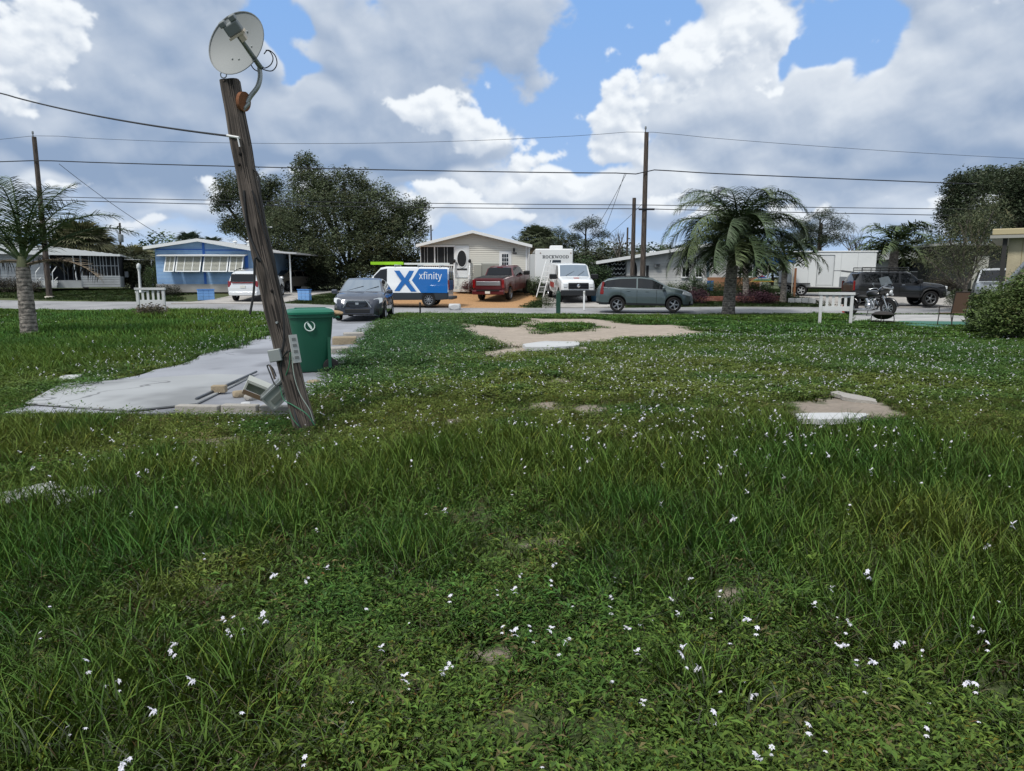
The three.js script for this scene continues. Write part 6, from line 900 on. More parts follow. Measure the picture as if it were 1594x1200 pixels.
// ---------------------------------------------------------------- wheeled bin and rubble by the slab
{
  const p = ground(487, 583), t = thing('wheeled_bin', 'green wheeled rubbish bin with lid beside the leaning pole', 'bin', [p.x, H(p.x, p.z) - 0.01, p.z]); t.rotation.y = 0.42;
  const green = mat(0x0c4e39, 0.5), lid = mat(0x12664e, 0.42), ringAt = (y, w0, w1, d, r) => { const out = []; for (let i = 0; i < 32; i++) { const a = (i + 0.5) / 32 * 6.2832, c = Math.cos(a), s = Math.sin(a), e = 0.34; out.push([Math.sign(c) * Math.pow(Math.abs(c), e) * (c > 0 ? w1 : w0), y, Math.sign(s) * Math.pow(Math.abs(s), e) * d]); } return out; };
  const loft = (rings) => { const pos = [], idx = [], n = rings[0].length; rings.forEach((r) => r.forEach((q) => pos.push(...q))); for (let i = 0; i < rings.length - 1; i++) for (let j = 0; j < n; j++) { const a = i * n + j, b = i * n + (j + 1) % n; idx.push(a, a + n, b, b, a + n, b + n); } for (const [r, f] of [[0, 1], [rings.length - 1, -1]]) { const c = pos.length / 3; pos.push((rings[r][0][0] + rings[r][n / 2][0]) / 2, rings[r][0][1], 0); for (let j = 0; j < n; j++) { const a = r * n + j, b = r * n + (j + 1) % n; f > 0 ? idx.push(c, a, b) : idx.push(c, b, a); } } const g = new THREE.BufferGeometry(); g.setAttribute('position', new THREE.Float32BufferAttribute(pos, 3)); g.setIndex(idx); return toCreasedNormals(g, 0.7); };
  mesh('body', loft([ringAt(0.05, 0.23, 0.20, 0.22), ringAt(0.10, 0.26, 0.22, 0.24), ringAt(0.62, 0.31, 0.30, 0.28), ringAt(0.70, 0.325, 0.31, 0.285), ringAt(0.93, 0.35, 0.33, 0.31), ringAt(0.935, 0.375, 0.36, 0.33), ringAt(0.985, 0.375, 0.36, 0.33)]), green, t);
  mesh('lid', loft([ringAt(0.987, 0.39, 0.35, 0.345), ringAt(1.02, 0.392, 0.36, 0.347), ringAt(1.06, 0.33, 0.33, 0.30), ringAt(1.075, 0.2, 0.28, 0.2)]), lid, t);
  for (const y of [0.3, 0.5]) mesh('rib', box(0.02, 0.02, 0.40, -0.29 - 0.03 * y, y, 0), green, t);
  mesh('lid_ridge', box(0.5, 0.02, 0.03, 0, 1.078, 0, 0, 0, 0, 0.008), lid, t); mesh('handle', [rod(V(0.42, 0.93, -0.24), V(0.42, 0.93, 0.24), 0.018), rod(V(0.33, 0.92, 0.22), V(0.42, 0.93, 0.22), 0.016), rod(V(0.33, 0.92, -0.22), V(0.42, 0.93, -0.22), 0.016)], green, t);
  mesh('axle', rod(V(0.25, 0.13, -0.28), V(0.25, 0.13, 0.28), 0.015), galv, t); for (const q of [1, -1]) mesh('wheel', lathe([[0.02, -0.025], [0.12, -0.03], [0.13, 0], [0.12, 0.03], [0.02, 0.025]], 20).rotateX(Math.PI / 2).translate(0.26, 0.13, q * 0.26), tyreMat, t);
  mesh('side_channel', [box(0.05, 0.5, 0.03, 0.24, 0.36, 0.27, -0.06)], mat(0x0b4a35, 0.6), t);
  const em = mesh('emblem', [new THREE.TorusGeometry(0.052, 0.006, 6, 26), flat([[-0.03, 0.04], [-0.012, 0.036], [0.016, 0.0], [0.03, -0.04], [0.012, -0.036], [-0.014, 0.0]], 0.003)].map((g) => g.translate(0, 0, 0)), mat(0xc9d6d0, 0.6), t); em.scale.setScalar(1.5); em.position.set(-0.06, 0.80, 0.303); em.rotation.x = -0.1;
  const st = thing('tan_stone', 'tan stone chunk resting on the bin rim', 'stone', [t.position.x, t.position.y, t.position.z]); st.rotation.y = 0.42; const sg = new THREE.IcosahedronGeometry(0.09, 2); const sp = sg.attributes.position; for (let i = 0; i < sp.count; i++) { const v = V(sp.getX(i), sp.getY(i), sp.getZ(i)), n = 0.85 + 0.4 * fbm(v.x * 14 + 5, v.y * 14 + v.z * 9, 2); sp.setXYZ(i, v.x * 1.2 * n, v.y * 0.5 * n, v.z * 0.8 * n); } sg.computeVertexNormals(); mesh('chunk', sg.translate(0.41, 0.99, 0.05), mapped(new THREE.Color(0.55, 0.38, 0.22), 0.95, concreteTex, concreteBump, 0.01), st);
}
const rockGeo = (seed, sx, sy, sz) => { const g = new THREE.IcosahedronGeometry(0.5, 2), p = g.attributes.position; for (let i = 0; i < p.count; i++) { const v = V(p.getX(i), p.getY(i), p.getZ(i)), n = 0.78 + 0.5 * fbm(v.x * 3 + seed, v.y * 3 + v.z * 2 + seed * 2, 3); p.setXYZ(i, clamp(v.x * n, -0.42, 0.42) * sx, clamp(v.y * n, -0.36, 0.36) * sy, clamp(v.z * n, -0.42, 0.42) * sz); } return toCreasedNormals(g, 0.5); };
const tanStone = mapped(new THREE.Color(0.46, 0.37, 0.25), 0.95, concreteTex, concreteBump, 0.01), paleStone = mapped(new THREE.Color(0.52, 0.49, 0.44), 0.95, concreteTex, concreteBump, 0.01), whiteStone = mapped(new THREE.Color(0.64, 0.65, 0.65), 0.9, stainTex, concreteBump, 0.01);
function rock(name, label, px, py, sx, sy, sz, m, seed, turn = 0, cat = 'rock', group, lift = 0) { const p = ground(px, py), o = mesh(name, rockGeo(seed, sx, sy, sz), m); o.position.set(p.x, H(p.x, p.z) + sy * 0.26 + lift, p.z); o.rotation.y = turn; return tag(o, label, cat, group); }
{
  const p = ground(342, 617), b = mesh('tan_brick', box(0.19, 0.10, 0.12, 0, 0, 0, 0, 0, 0, 0.012), tanStone); b.position.set(p.x, H(p.x, p.z) + 0.10, p.z); b.rotation.y = 0.1; tag(b, 'tan brick standing on the slab against the metal strip', 'brick');
  rock('rubble_block', 'tan rubble block at the slab edge nearest the meter boxes', 373, 622, 0.20, 0.14, 0.16, tanStone, 3, 0.5, 'rubble', 'rubble by the pole', 0.03); rock('rubble_block', 'pale crumbled rubble lump on the slab edge below the meter boxes', 392, 626, 0.24, 0.12, 0.18, paleStone, 4, 1.2, 'rubble', 'rubble by the pole', 0.03); rock('rubble_block', 'small white rubble piece beside the tan block', 383, 636, 0.14, 0.08, 0.12, whiteStone, 5, 0.2, 'rubble', 'rubble by the pole', 0.03); rock('rubble_block', 'flat tan rubble behind the leaning pole', 490, 600, 0.26, 0.10, 0.2, tanStone, 6, 0.7, 'rubble', 'rubble by the pole'); rock('rubble_block', 'broken pale slab chip in weeds near the bin wheels', 512, 592, 0.24, 0.05, 0.14, whiteStone, 7, -0.6, 'rubble', 'rubble by the pole');
  const s0 = ground(306, 630), s1 = ground(400, 587), y0 = H(s0.x, s0.z) + 0.06; tag(mesh('metal_strip', rod(V(s0.x, y0 + 0.015, s0.z), V(s1.x, H(s1.x, s1.z) + 0.075, s1.z), 0.018, 0.018, 4), mat(0x5d6166, 0.5, { metalness: 0.4 })), 'dark metal strip lying across the slab', 'metal strip');
  const sheet = [[40, 628], [96, 598], [330, 583], [396, 585], [306, 629], [200, 640]].map(([x, y]) => ground(x, y, 0.05)); const g = flat(sheet.map((q) => [q.x, -q.z]), 0.018).rotateX(-Math.PI / 2); const m = mesh('white_sheet', g, mapped(new THREE.Color(0.47, 0.485, 0.49), 0.7, stainTex, null)); m.position.y = 0.045; tag(m, 'pale worn board lying flat on the near end of the slab', 'board');
  // broken kerb along the front of the slab, in pieces
  [[270, 340, 0.0], [342, 400, 0.01], [402, 456, 0.0]].forEach(([a, b, l], i) => { const q = ground(a, 646), e = ground(b, 647), len = q.distanceTo(e) - 0.02, o = mesh('kerb_block', box(len, 0.16, 0.12, 0, 0, 0, 0, 0, 0, 0.015), paleStone); o.position.set((q.x + e.x) / 2, H((q.x + e.x) / 2, q.z) + 0.03 + l, q.z - 0.06); o.rotation.y = -Math.atan2(e.z - q.z, e.x - q.x) + (i - 1) * 0.02; tag(o, ['leftmost broken concrete kerb piece at the slab front', 'middle broken concrete kerb piece at the slab front', 'broken concrete kerb piece at the slab front nearest the pole'][i], 'kerb', 'kerb pieces at the slab'); });
  [[537, 541, 0.55, 0.22, 0.3], [551, 531, 0.5, 0.18, 0.3], [528, 556, 0.4, 0.16, 0.3]].forEach(([x, y, w, h, d], i) => { const q = ground(x, y), o = mesh('kerb_block', box(w, h, d, 0, 0, 0, 0, 0, 0, 0.03), i === 0 ? tanStone : paleStone); o.position.set(q.x, H(q.x, q.z) + h * 0.4, q.z); o.rotation.y = 0.2 + 0.15 * i; tag(o, ['tan kerb block behind the bin', 'pale kerb block farther up the driveway edge', 'small pale kerb block close behind the bin'][i], 'kerb', 'kerb blocks beside the bin'); });
}
// broken slab pieces in the lot
function slab(label, pts, m, thick = 0.05, seed = 1, lift = 0.025) { const r = rng(seed), fine = []; pts.forEach((a, i) => { const b = pts[(i + 1) % pts.length]; for (let k = 0; k < 4; k++) { const p = ground(lerp(a[0], b[0], k / 4), lerp(a[1], b[1], k / 4)); fine.push([p.x + (r() - 0.5) * 0.05, -p.z + (r() - 0.5) * 0.05]); } }); const cx = fine.reduce((a, p) => a + p[0], 0) / fine.length, cz = fine.reduce((a, p) => a + p[1], 0) / fine.length; const o = mesh('concrete_slab', flat(fine.map(([x, z]) => [x - cx, z - cz]), thick).rotateX(-Math.PI / 2), m); o.position.set(cx, H(cx, -cz) + lift - thick + 0.03, -cz); return tag(o, label, 'slab', 'broken slab pieces in the lot'); }
slab('long white concrete strip along the front of the sand pit', [[1234, 655], [1290, 653], [1345, 654], [1340, 662], [1285, 664], [1245, 664]], whiteStone, 0.06, 2, 0.07); slab('angled pale concrete strip at the back of the sand pit', [[1290, 615], [1304, 613], [1365, 627], [1362, 631], [1322, 625]], paleStone, 0.05, 3); slab('bluish flat concrete piece at the edge of the bare sand', [[812, 541], [850, 536], [900, 537], [902, 543], [860, 546], [820, 546]], whiteStone, 0.08, 4, 0.05); slab('cracked white slab in the grass at the left edge', [[-40, 795], [20, 782], [75, 769], [110, 774], [60, 789], [10, 806], [-40, 815]], whiteStone, 0.05, 5, 0.035); slab('white slab fragment right of the cracked slab', [[85, 783], [150, 774], [186, 777], [130, 795], [95, 806], [70, 797]], whiteStone, 0.05, 6, 0.03); slab('pale slab corner showing in grass beside the driveway left edge', [[84, 592], [100, 585], [128, 584], [120, 590], [92, 595]], whiteStone, 0.05, 7);
rock('pale_rock', 'pale rock half hidden in weeds near the road, by the service van', 708, 482, 0.7, 0.45, 0.5, whiteStone, 21); rock('pale_rock', 'white boulder behind the bin next to the sedan', 500, 493, 1.3, 0.5, 0.6, whiteStone, 22, 0.2); rock('pale_rock', 'small pale rock beside the bluish concrete piece', 908, 548, 0.22, 0.14, 0.2, paleStone, 23);
// ---------------------------------------------------------------- picket barriers, posts, fire pit, chair
function barrier(label, px, depth, turn, w = 1.12) {
  const t = thing('picket_barrier', label, 'barrier', on(px, depth), turn, 'white picket barriers'), m = mapped(new THREE.Color(0.76, 0.77, 0.76), 0.6, concreteTex, null);
  for (const s of [-1, 1]) mesh('post', box(0.10, 1.06, 0.10, s * (w / 2 - 0.07), 0.50, 0, 0, 0, 0, 0.006), m, t);
  mesh('rail', box(w + 0.04, 0.09, 0.16, 0, 1.075, 0, 0, 0, 0, 0.008), m, t); mesh('rail', box(w - 0.245, 0.16, 0.05, 0, 0.56, 0.0), m, t);
  for (let k = 0; k < 4; k++) mesh('slat', box(0.085, 0.38, 0.03, -w / 2 + 0.07 + (k + 1) * (w - 0.14) / 5, 0.83, 0.0), m, t); return t;
}
barrier('white wooden picket barrier in front of the motorcycle', 1301, 24.8, -0.35); barrier('white wooden picket barrier in tall grass across the driveway', 236, 28.6, 0.12);
{
  const p = on(869, 33.2), t = thing('marker_post', 'dark green marker post at the roadside grass', 'post', p); mesh('shaft', box(0.2, 0.95, 0.2, 0, 0.45, 0, 0, 0, 0, 0.02), mat(0x0d3a2c, 0.6), t); mesh('cap', lathe([[0, 0.12], [0.1, 0.1], [0.14, 0.02], [0.14, 0]], 4).rotateY(Math.PI / 4).translate(0, 0.925, 0), mat(0x0b3226, 0.6), t);
  const w = thing('marker_post', 'thin white marker post before the work van', 'post', on(909, 36)); mesh('shaft', box(0.09, 0.95, 0.06, 0, 0.47, 0, 0, 0, 0, 0.01), trimWhite, w); mesh('reflector', box(0.07, 0.1, 0.01, 0, 0.84, 0.036), mat(0xb9b9ae, 0.3), w);
  const s = thing('marker_stake', 'thin dark stake standing at the driveway end', 'stake', on(654, 30.5)); mesh('rod', rod(V(0, 0, 0), V(0, 0.5, 0), 0.035), blackTrim, s); mesh('tip', lathe([[0, 0.06], [0.05, 0.03], [0.05, 0]], 8).translate(0, 0.49, 0), blackTrim, s);
}
{
  const t = thing('fire_pit', 'dark round metal fire pit on thin legs beside the motorcycle', 'fire pit', on(1375, 24.8)), m = mat(0x1d1916, 0.75, { metalness: 0.3 });
  mesh('bowl', lathe([[0, 0.14], [0.15, 0.155], [0.28, 0.22], [0.35, 0.31], [0.38, 0.315], [0.37, 0.33], [0.34, 0.325], [0.26, 0.24], [0, 0.17]], 26), m, t); mesh('lid', lathe([[0.34, 0.33], [0.25, 0.40], [0.1, 0.43], [0, 0.435]], 22), mat(0x2b2622, 0.7), t); mesh('rim', new THREE.TorusGeometry(0.37, 0.016, 6, 30).rotateX(Math.PI / 2).translate(0, 0.32, 0), m, t);
  for (let k = 0; k < 4; k++) { const a = k * 1.57 + 0.6, c = Math.cos(a), s = Math.sin(a); mesh('leg', tube([V(c * 0.33, 0.3, s * 0.33), V(c * 0.36, 0.16, s * 0.36), V(c * 0.34, 0.0, s * 0.34)], 0.014, 8, 6), m, t); } mesh('leg_ring', new THREE.TorusGeometry(0.34, 0.01, 6, 26).rotateX(Math.PI / 2).translate(0, 0.08, 0), m, t);
}
{
  const t = thing('patio_chair', 'brown mesh patio chair turned away near the green shrub', 'chair', on(1484, 23.6)), f = mat(0x2d2622, 0.6), cloth = mat(0x6a5142, 0.85); t.rotation.y = Math.PI + 0.25;
  mesh('backrest', box(0.56, 0.66, 0.03, 0, 0.78, -0.26, -0.16, 0, 0, 0.012), cloth, t); mesh('seat', box(0.56, 0.03, 0.52, 0, 0.43, 0.02, 0.05, 0, 0, 0.012), cloth, t);
  for (const s of [-1, 1]) { mesh('back_post', rod(V(s * 0.29, 0.40, -0.2), V(s * 0.29, 1.12, -0.32), 0.016), f, t); mesh('leg', rod(V(s * 0.29, 0.42, 0.26), V(s * 0.29, 0, 0.3), 0.016), f, t); mesh('leg', rod(V(s * 0.29, 0.42, -0.2), V(s * 0.29, 0, -0.3), 0.016), f, t); mesh('armrest', [rod(V(s * 0.31, 0.64, -0.24), V(s * 0.31, 0.64, 0.26), 0.018), rod(V(s * 0.3, 0.42, 0.26), V(s * 0.31, 0.64, 0.26), 0.015)], f, t); } mesh('top_rail', rod(V(-0.29, 1.12, -0.32), V(0.29, 1.12, -0.32), 0.016), f, t);
  const g = flat([at(1385, 507, 24.2), at(1400, 500, 26.0), at(1520, 504, 25.6), at(1545, 513, 22.3), at(1470, 511, 22.8)].map((p) => [p.x, -p.z]), 0.012).rotateX(-Math.PI / 2), rug = mesh('green_carpet', g, mat(0x3f6f62, 0.95)); rug.position.y = H(16, -24) + 0.035; tag(rug, 'green outdoor carpet on the pale drive under the chair', 'carpet');
}
// ---------------------------------------------------------------- small yard things
{
  const lp = thing('lamp_post', 'short white lamp post on the lawn by the blue house', 'lamp post', on(221, 46)); mesh('base', box(0.5, 0.12, 0.5, 0, 0.06, 0, 0, 0, 0, 0.03), trimWhite, lp); mesh('column', lathe([[0.12, 0.12], [0.09, 0.25], [0.07, 1.4], [0.1, 1.45], [0.1, 1.5]], 14), trimWhite, lp); mesh('lamp', [lathe([[0.08, 1.5], [0.14, 1.6], [0.12, 1.8], [0.04, 1.88], [0, 1.9]], 12)], mat(0xcdd0cf, 0.4), lp);
  for (const [px, d, label] of [[322, 41.5, 'light blue concrete block wall left of the drive entrance'], [475, 41.5, 'light blue concrete block wall right of the drive entrance']]) { const w = thing('block_wall', label, 'block wall', on(px, d), px < 400 ? 0.55 : -0.5, 'blue entrance walls'); for (let j = 0; j < 3; j++) for (let i = 0; i < 3; i++) mesh('concrete_block', box(0.29, 0.19, 0.2, -0.3 + i * 0.3, 0.1 + j * 0.2, 0, 0, 0, 0, 0.01), mat(0x74a3da, 0.8), w); mesh('cap', box(0.94, 0.05, 0.26, 0, 0.62, 0, 0, 0, 0, 0.01), mat(0x4d84cb, 0.7), w); }
  // planted bed in front of the long house
  const bw = thing('brick_planter', 'low red brick planter wall before the long white house', 'planter wall', [0, 0, 0]), bm = [0x8a5a4a, 0x7c4d40, 0x95685a].map((c) => mat(c, 0.9)), rr = rng(8); const A = at(1082, 474, 40.2), B = at(1215, 472, 40.5), len = A.distanceTo(B); A.y = H(A.x, A.z); bw.position.copy(A); bw.rotation.y = Math.atan2(-(B.z - A.z), B.x - A.x); mesh('core', box(len, 0.36, 0.18, len / 2, 0.12, -0.12), mat(0x6f6560, 0.95), bw);
  const bg = new THREE.BoxGeometry(0.29, 0.09, 0.06); for (let j = 0; j < 3; j++) for (let x = 0.16 + (j % 2) * 0.15; x < len - 0.1; x += 0.305) { const b = new THREE.Mesh(bg, bm[rr() * 3 | 0]); b.name = 'brick'; b.position.set(x, 0.07 + j * 0.1, 0.0 + 0.012 * rr()); bw.add(b); }
  const bed = (px, d, w, h, color, seed, label, kind = 'tiny', n = 200) => shrub('garden_shrub', label, on(px, d), [[0, h * 0.5, 0, w / 2, h * 0.5, 0.4], [-w * 0.25, h * 0.42, 0, w / 4, h * 0.4, 0.35], [w * 0.28, h * 0.45, 0.05, w / 4, h * 0.45, 0.35]], kind, n, color, seed, { group: 'garden shrubs', size: 1.7 });
  const G = [0.075, 0.115, 0.04], D = [0.05, 0.08, 0.035], PU = [0.075, 0.03, 0.045];
  bed(1050, 41.6, 1.4, 0.8, G, 401, 'green shrub above the compact SUV bonnet', 'tiny', 150); bed(1078, 41.6, 1.5, 1.1, D, 402, 'darker green shrub in the bed left of the big palm'); bed(1103, 41.8, 1.6, 0.9, G, 403, 'bright green shrub close to the big palm trunk, in the bed'); bed(1083, 39.3, 1.1, 0.7, PU, 404, 'purple-leaved shrub before the left end of the brick planter', 'tiny', 140); bed(1158, 41.8, 1.6, 1.0, D, 405, 'dark green shrub right of the big palm trunk'); bed(1180, 41.6, 1.4, 0.8, G, 406, 'grey-green shrub under the striped umbrella'); bed(1170, 39.3, 1.8, 0.6, PU, 407, 'low purple shrub in front of the right part of the brick planter', 'tiny', 160); bed(1190, 39.2, 1.1, 0.55, PU, 408, 'smallest purple shrub at the planter right end', 'tiny', 120); bed(1212, 41.0, 1.3, 0.45, G, 409, 'low green ground shrub near the cargo trailer wheels', 'tiny', 120);
  bed(735, 46.6, 1.2, 0.75, [0.11, 0.035, 0.035], 410, 'red-leaved shrub at the white house steps', 'tiny', 150); bed(750, 46.6, 0.9, 0.9, D, 411, 'thin green shrub behind the red-leaved shrub', 'tiny', 100); bed(830, 46.4, 1.1, 1.1, G, 412, 'green shrub beside the pickup and travel trailer', 'tiny', 150); bed(262, 44.2, 1.5, 0.55, [0.045, 0.05, 0.03], 413, 'low dark clipped shrub at the blue house foot', 'tiny', 150); bed(248, 46.0, 1.4, 1.9, [0.06, 0.10, 0.03], 414, 'tall green shrub at the left corner of the blue house', 'tiny', 260); bed(374, 44.3, 0.9, 0.5, D, 415, 'small dark shrub at the right foot of the blue house', 'tiny', 90); bed(15, 46.4, 2.2, 0.9, [0.06, 0.055, 0.035], 416, 'brown-green shrub under the white porch house wall', 'tiny', 200); bed(48, 46.4, 1.4, 0.7, [0.07, 0.06, 0.04], 417, 'ragged low shrub beside the porch steps', 'tiny', 150); bed(205, 52, 3.6, 2.6, [0.055, 0.07, 0.035], 418, 'overgrown green thicket between the white and blue houses', 'shrub', 340); bed(232, 53, 2.6, 2.3, [0.06, 0.075, 0.035], 419, 'overgrown vine-covered shrub right of the thicket', 'shrub', 240);
  bed(905, 50, 2.4, 2.3, [0.055, 0.10, 0.035], 420, 'large green shrub between travel trailer and long house', 'shrub', 300); bed(928, 48, 2.0, 1.6, [0.05, 0.09, 0.035], 421, 'green shrub beside the dark screened carport', 'shrub', 220); bed(842, 51, 1.2, 2.4, [0.045, 0.075, 0.03], 422, 'narrow dark shrub left of the travel trailer', 'shrub', 150); bed(965, 47.5, 2.2, 0.9, D, 423, 'dark low shrub behind the compact SUV roof', 'tiny', 180); bed(235, 27.6, 1.0, 0.35, [0.10, 0.085, 0.055], 424, 'dry brown weed clump before the left picket barrier', 'tiny', 120); bed(1462, 44, 2.2, 0.9, [0.08, 0.07, 0.05], 425, 'dry brownish shrub behind the black SUV bonnet', 'tiny', 180); bed(1492, 36, 1.2, 0.8, [0.06, 0.085, 0.035], 426, 'green shrub at the twiggy tree foot', 'tiny', 150); bed(1420, 45, 3.0, 0.7, [0.06, 0.095, 0.04], 427, 'low green hedge against the grey house wall', 'tiny', 220); bed(510, 50, 2.6, 1.2, [0.04, 0.055, 0.03], 428, 'dark undergrowth at the oak foot', 'shrub', 160);
  // blue tarpaulin on a frame
  const bt = thing('blue_tarp_shelter', 'frame shelter covered with a rumpled blue tarpaulin', 'shelter', on(1206, 44)); { const g = new THREE.SphereGeometry(1, 28, 16, 0, Math.PI * 2, 0, Math.PI / 2), p = g.attributes.position; for (let i = 0; i < p.count; i++) { const v = V(p.getX(i), p.getY(i), p.getZ(i)), n = 0.88 + 0.28 * fbm(v.x * 5 + 3, v.z * 5 + v.y * 4, 3); p.setXYZ(i, v.x * 1.0 * n, v.y * 0.55 * n + (Math.abs(v.y) < 0.05 ? -0.25 * noise(v.x * 6, v.z * 6) : 0), v.z * 0.9 * n); } g.computeVertexNormals(); mesh('tarpaulin', g.translate(0, 2.1, 0), mat(0x1b63b8, 0.45), bt); } for (const sx of [-1, 1]) for (const sz of [-1, 1]) mesh('frame_post', rod(V(sx * 0.75, 0, sz * 0.6), V(sx * 0.75, 2.2, sz * 0.6), 0.035), mat(0xb7b2a4, 0.7), bt); mesh('wooden_board', box(0.12, 1.7, 0.06, 0.86, 0.85, 0.72), mat(0x8a5f42, 0.85), bt);
  const um = thing('garden_umbrella', 'small striped garden umbrella under the palm leaves', 'umbrella', on(1184, 42.4)); mesh('pole', rod(V(0, 0, 0), V(0, 1.25, 0), 0.025), trimWhite, um); [0xc23a33, 0x2f5fb0, 0xe2e0d8, 0x2f9a62, 0xe0b13a].forEach((c, i) => { const y1 = 1.3 - i * 0.075, y0 = y1 - 0.075, r1 = 0.04 + i * 0.13, r0 = r1 + 0.13; mesh('canopy_band', lathe([[r1, y1], [r0, y0]], 16), mat(c, 0.8), um); });
  const bc = thing('blue_tub', 'blue round plastic tub behind the compact SUV tail', 'tub', on(928, 41)); mesh('tub', lathe([[0, 0.03], [0.28, 0.03], [0.36, 0.5], [0.4, 0.52], [0.37, 0.53], [0.33, 0.5], [0, 0.1]], 20), mat(0x24526f, 0.5), bc); mesh('handle', [rod(V(0.4, 0.45, -0.06), V(0.4, 0.45, 0.06), 0.02)], mat(0x24526f, 0.5), bc);
  const ft = thing('garden_fountain', 'dark tiered garden ornament in front of the long house', 'garden ornament', on(1079, 44.5)); mesh('bowl', lathe([[0, 0.7], [0.32, 0.85], [0.36, 0.88], [0.3, 0.88], [0, 0.78]], 16), mat(0x32302e, 0.8), ft); mesh('pedestal', lathe([[0.2, 0], [0.12, 0.1], [0.1, 0.6], [0.16, 0.75]], 14), mat(0x32302e, 0.8), ft); mesh('finial', lathe([[0.05, 0.86], [0.12, 1.0], [0.05, 1.15], [0, 1.2]], 12), mat(0x2b2928, 0.8), ft);
  const ld = thing('step_ladder', 'white folding ladder leaning against the travel trailer', 'ladder', on(846, 45.2)); for (const s of [-1, 1]) mesh('rail', rod(V(s * 0.22 - 0.25, 0, 0.3), V(s * 0.18 + 0.35, 2.3, -0.35), 0.035), trimWhite, ld); for (let k = 1; k < 7; k++) mesh('rung', rod(V(-0.44 + k * 0.085 + 0.02, k * 0.32, 0.3 - k * 0.09), V(-0.05 + k * 0.085, k * 0.32, 0.3 - k * 0.09), 0.02), trimWhite, ld);
  const wb = thing('edging_blocks', 'row of white edging blocks beside the cargo trailer drive', 'edging', on(1246, 39.6), -0.3); for (let k = 0; k < 4; k++) mesh('edging_block', box(0.34, 0.3, 0.2, k * 0.36 - 0.5, 0.13, 0, 0, 0, 0, 0.03), whiteStone, wb);
  const pc = thing('red_fuel_can', 'red plastic container seen through the picket barrier', 'container', on(1317, 33)); mesh('can', box(0.3, 0.34, 0.22, 0, 0.17, 0, 0, 0, 0, 0.04), mat(0xb8301f, 0.5), pc); mesh('spout', rod(V(0.1, 0.32, 0), V(0.16, 0.46, 0), 0.025), mat(0xd9c53a, 0.5), pc);
  const pt = thing('pickup_camper', 'white truck cab parked behind the tan building corner', 'truck', [0, 0, 0]), pw = paint(0xc4c8ca, 0.1); const ps = { front: 2.5, rear: -2.4, hub: 0.38, arch: 0.44, wheels: [1.6, -1.5], tumble: 0.25, crown: 0.06, top: [[-2.4, 1.2], [-2.3, 1.9], [0.4, 1.95], [0.7, 1.85], [1.2, 1.3], [2.3, 1.15], [2.5, 0.9]], belt: [[-2.4, 1.15], [1.2, 1.2], [2.3, 1.05], [2.5, 0.8]], sill: [[-2.4, 0.5], [2.5, 0.45]], half: [[-2.4, 0.9], [1.8, 0.95], [2.5, 0.78]], windows: [[-1.9, -0.4], [-0.2, 0.9]], screens: [[0.7, 1.18, 'windshield']] }; shell(ps, pt, pw); wheelsOf(pt, ps, 0.38, 0.24, 0.84, 5); park(pt, 1546, 36, -2.1);
}
// ---------------------------------------------------------------- utility poles and lines
const greyPole = mapped(new THREE.Color(0.22, 0.19, 0.17), 0.95, woodTex, woodBump, 0.02), lineMat = mat(0x23262a, 0.8), steelMat = mat(0x73777a, 0.6);
function pole(label, px, depth, topPy, r, o = {}) {
  const b = on(px, depth, -0.1), top = at(px, topPy, depth), h = top.y - b.y, t = thing('utility_pole', label, 'utility pole', b, 0, 'utility poles'); mesh('shaft', rod(V(0, 0, 0), V(o.lean ?? 0, h, 0), r, r * 0.72, 12), greyPole, t);
  if (o.pin) mesh('insulator', lathe([[0, 0.3], [0.05, 0.28], [0.06, 0.15], [0.03, 0.1], [0.03, -0.05], [0, -0.05]], 8).translate((o.lean ?? 0) - 0.06, h + 0.04, 0), steelMat, t); if (o.arm) mesh('cross_bracket', box(0.9, 0.1, 0.1, 0.1, at(px, o.arm, depth).y - b.y, 0.12), blackTrim, t); if (o.can) { mesh('transformer', lathe([[0, 0], [0.26, 0.02], [0.28, 0.8], [0.2, 0.88], [0, 0.9]], 14).translate(0.35, h - 2.1, 0.1), mat(0x8c9194, 0.5), t); mesh('bracket', box(0.2, 0.08, 0.08, 0.16, h - 1.6, 0.1), steelMat, t); }
  if (o.foot) mesh('foot_collar', lathe([[0.3, 0], [0.26, 0.18], [0.17, 0.2]], 12), mat(0xb9b3a6, 0.9), t); return t;
}
pole('tall utility pole behind the left queen palm', 79, 44, 213, 0.17, { lean: 0.0, pin: true, foot: true }); pole('tallest utility pole behind the compact SUV', 999, 42, 206, 0.17, { pin: true, arm: 326 }); pole('shorter brown pole left of the tallest utility pole', 983, 43, 308, 0.15); pole('far utility pole with a transformer beyond the cargo trailer', 1271, 80, 348, 0.16, { can: true }); pole('far thin pole behind the white gabled house', 673, 100, 350, 0.13); pole('distant leaning pole between the two left houses', 193, 80, 347, 0.14, { lean: 0.3, can: true }); pole('distant thin pole left of the two utility poles', 974, 85, 354, 0.14);
function wire(label, pts, sag, r, group = 'overhead lines') { const list = []; for (let i = 0; i < pts.length - 1; i++) { const a = at(...pts[i]), b = at(...pts[i + 1]); for (let k = 0; k < 12; k++) { const t = k / 12, p = a.clone().lerp(b, t); p.y -= sag * 4 * t * (1 - t); list.push(p); } } list.push(at(...pts[pts.length - 1])); const o = mesh('power_line', tube(list, r, list.length * 2, 5), lineMat); return tag(o, label, 'power line', group); }
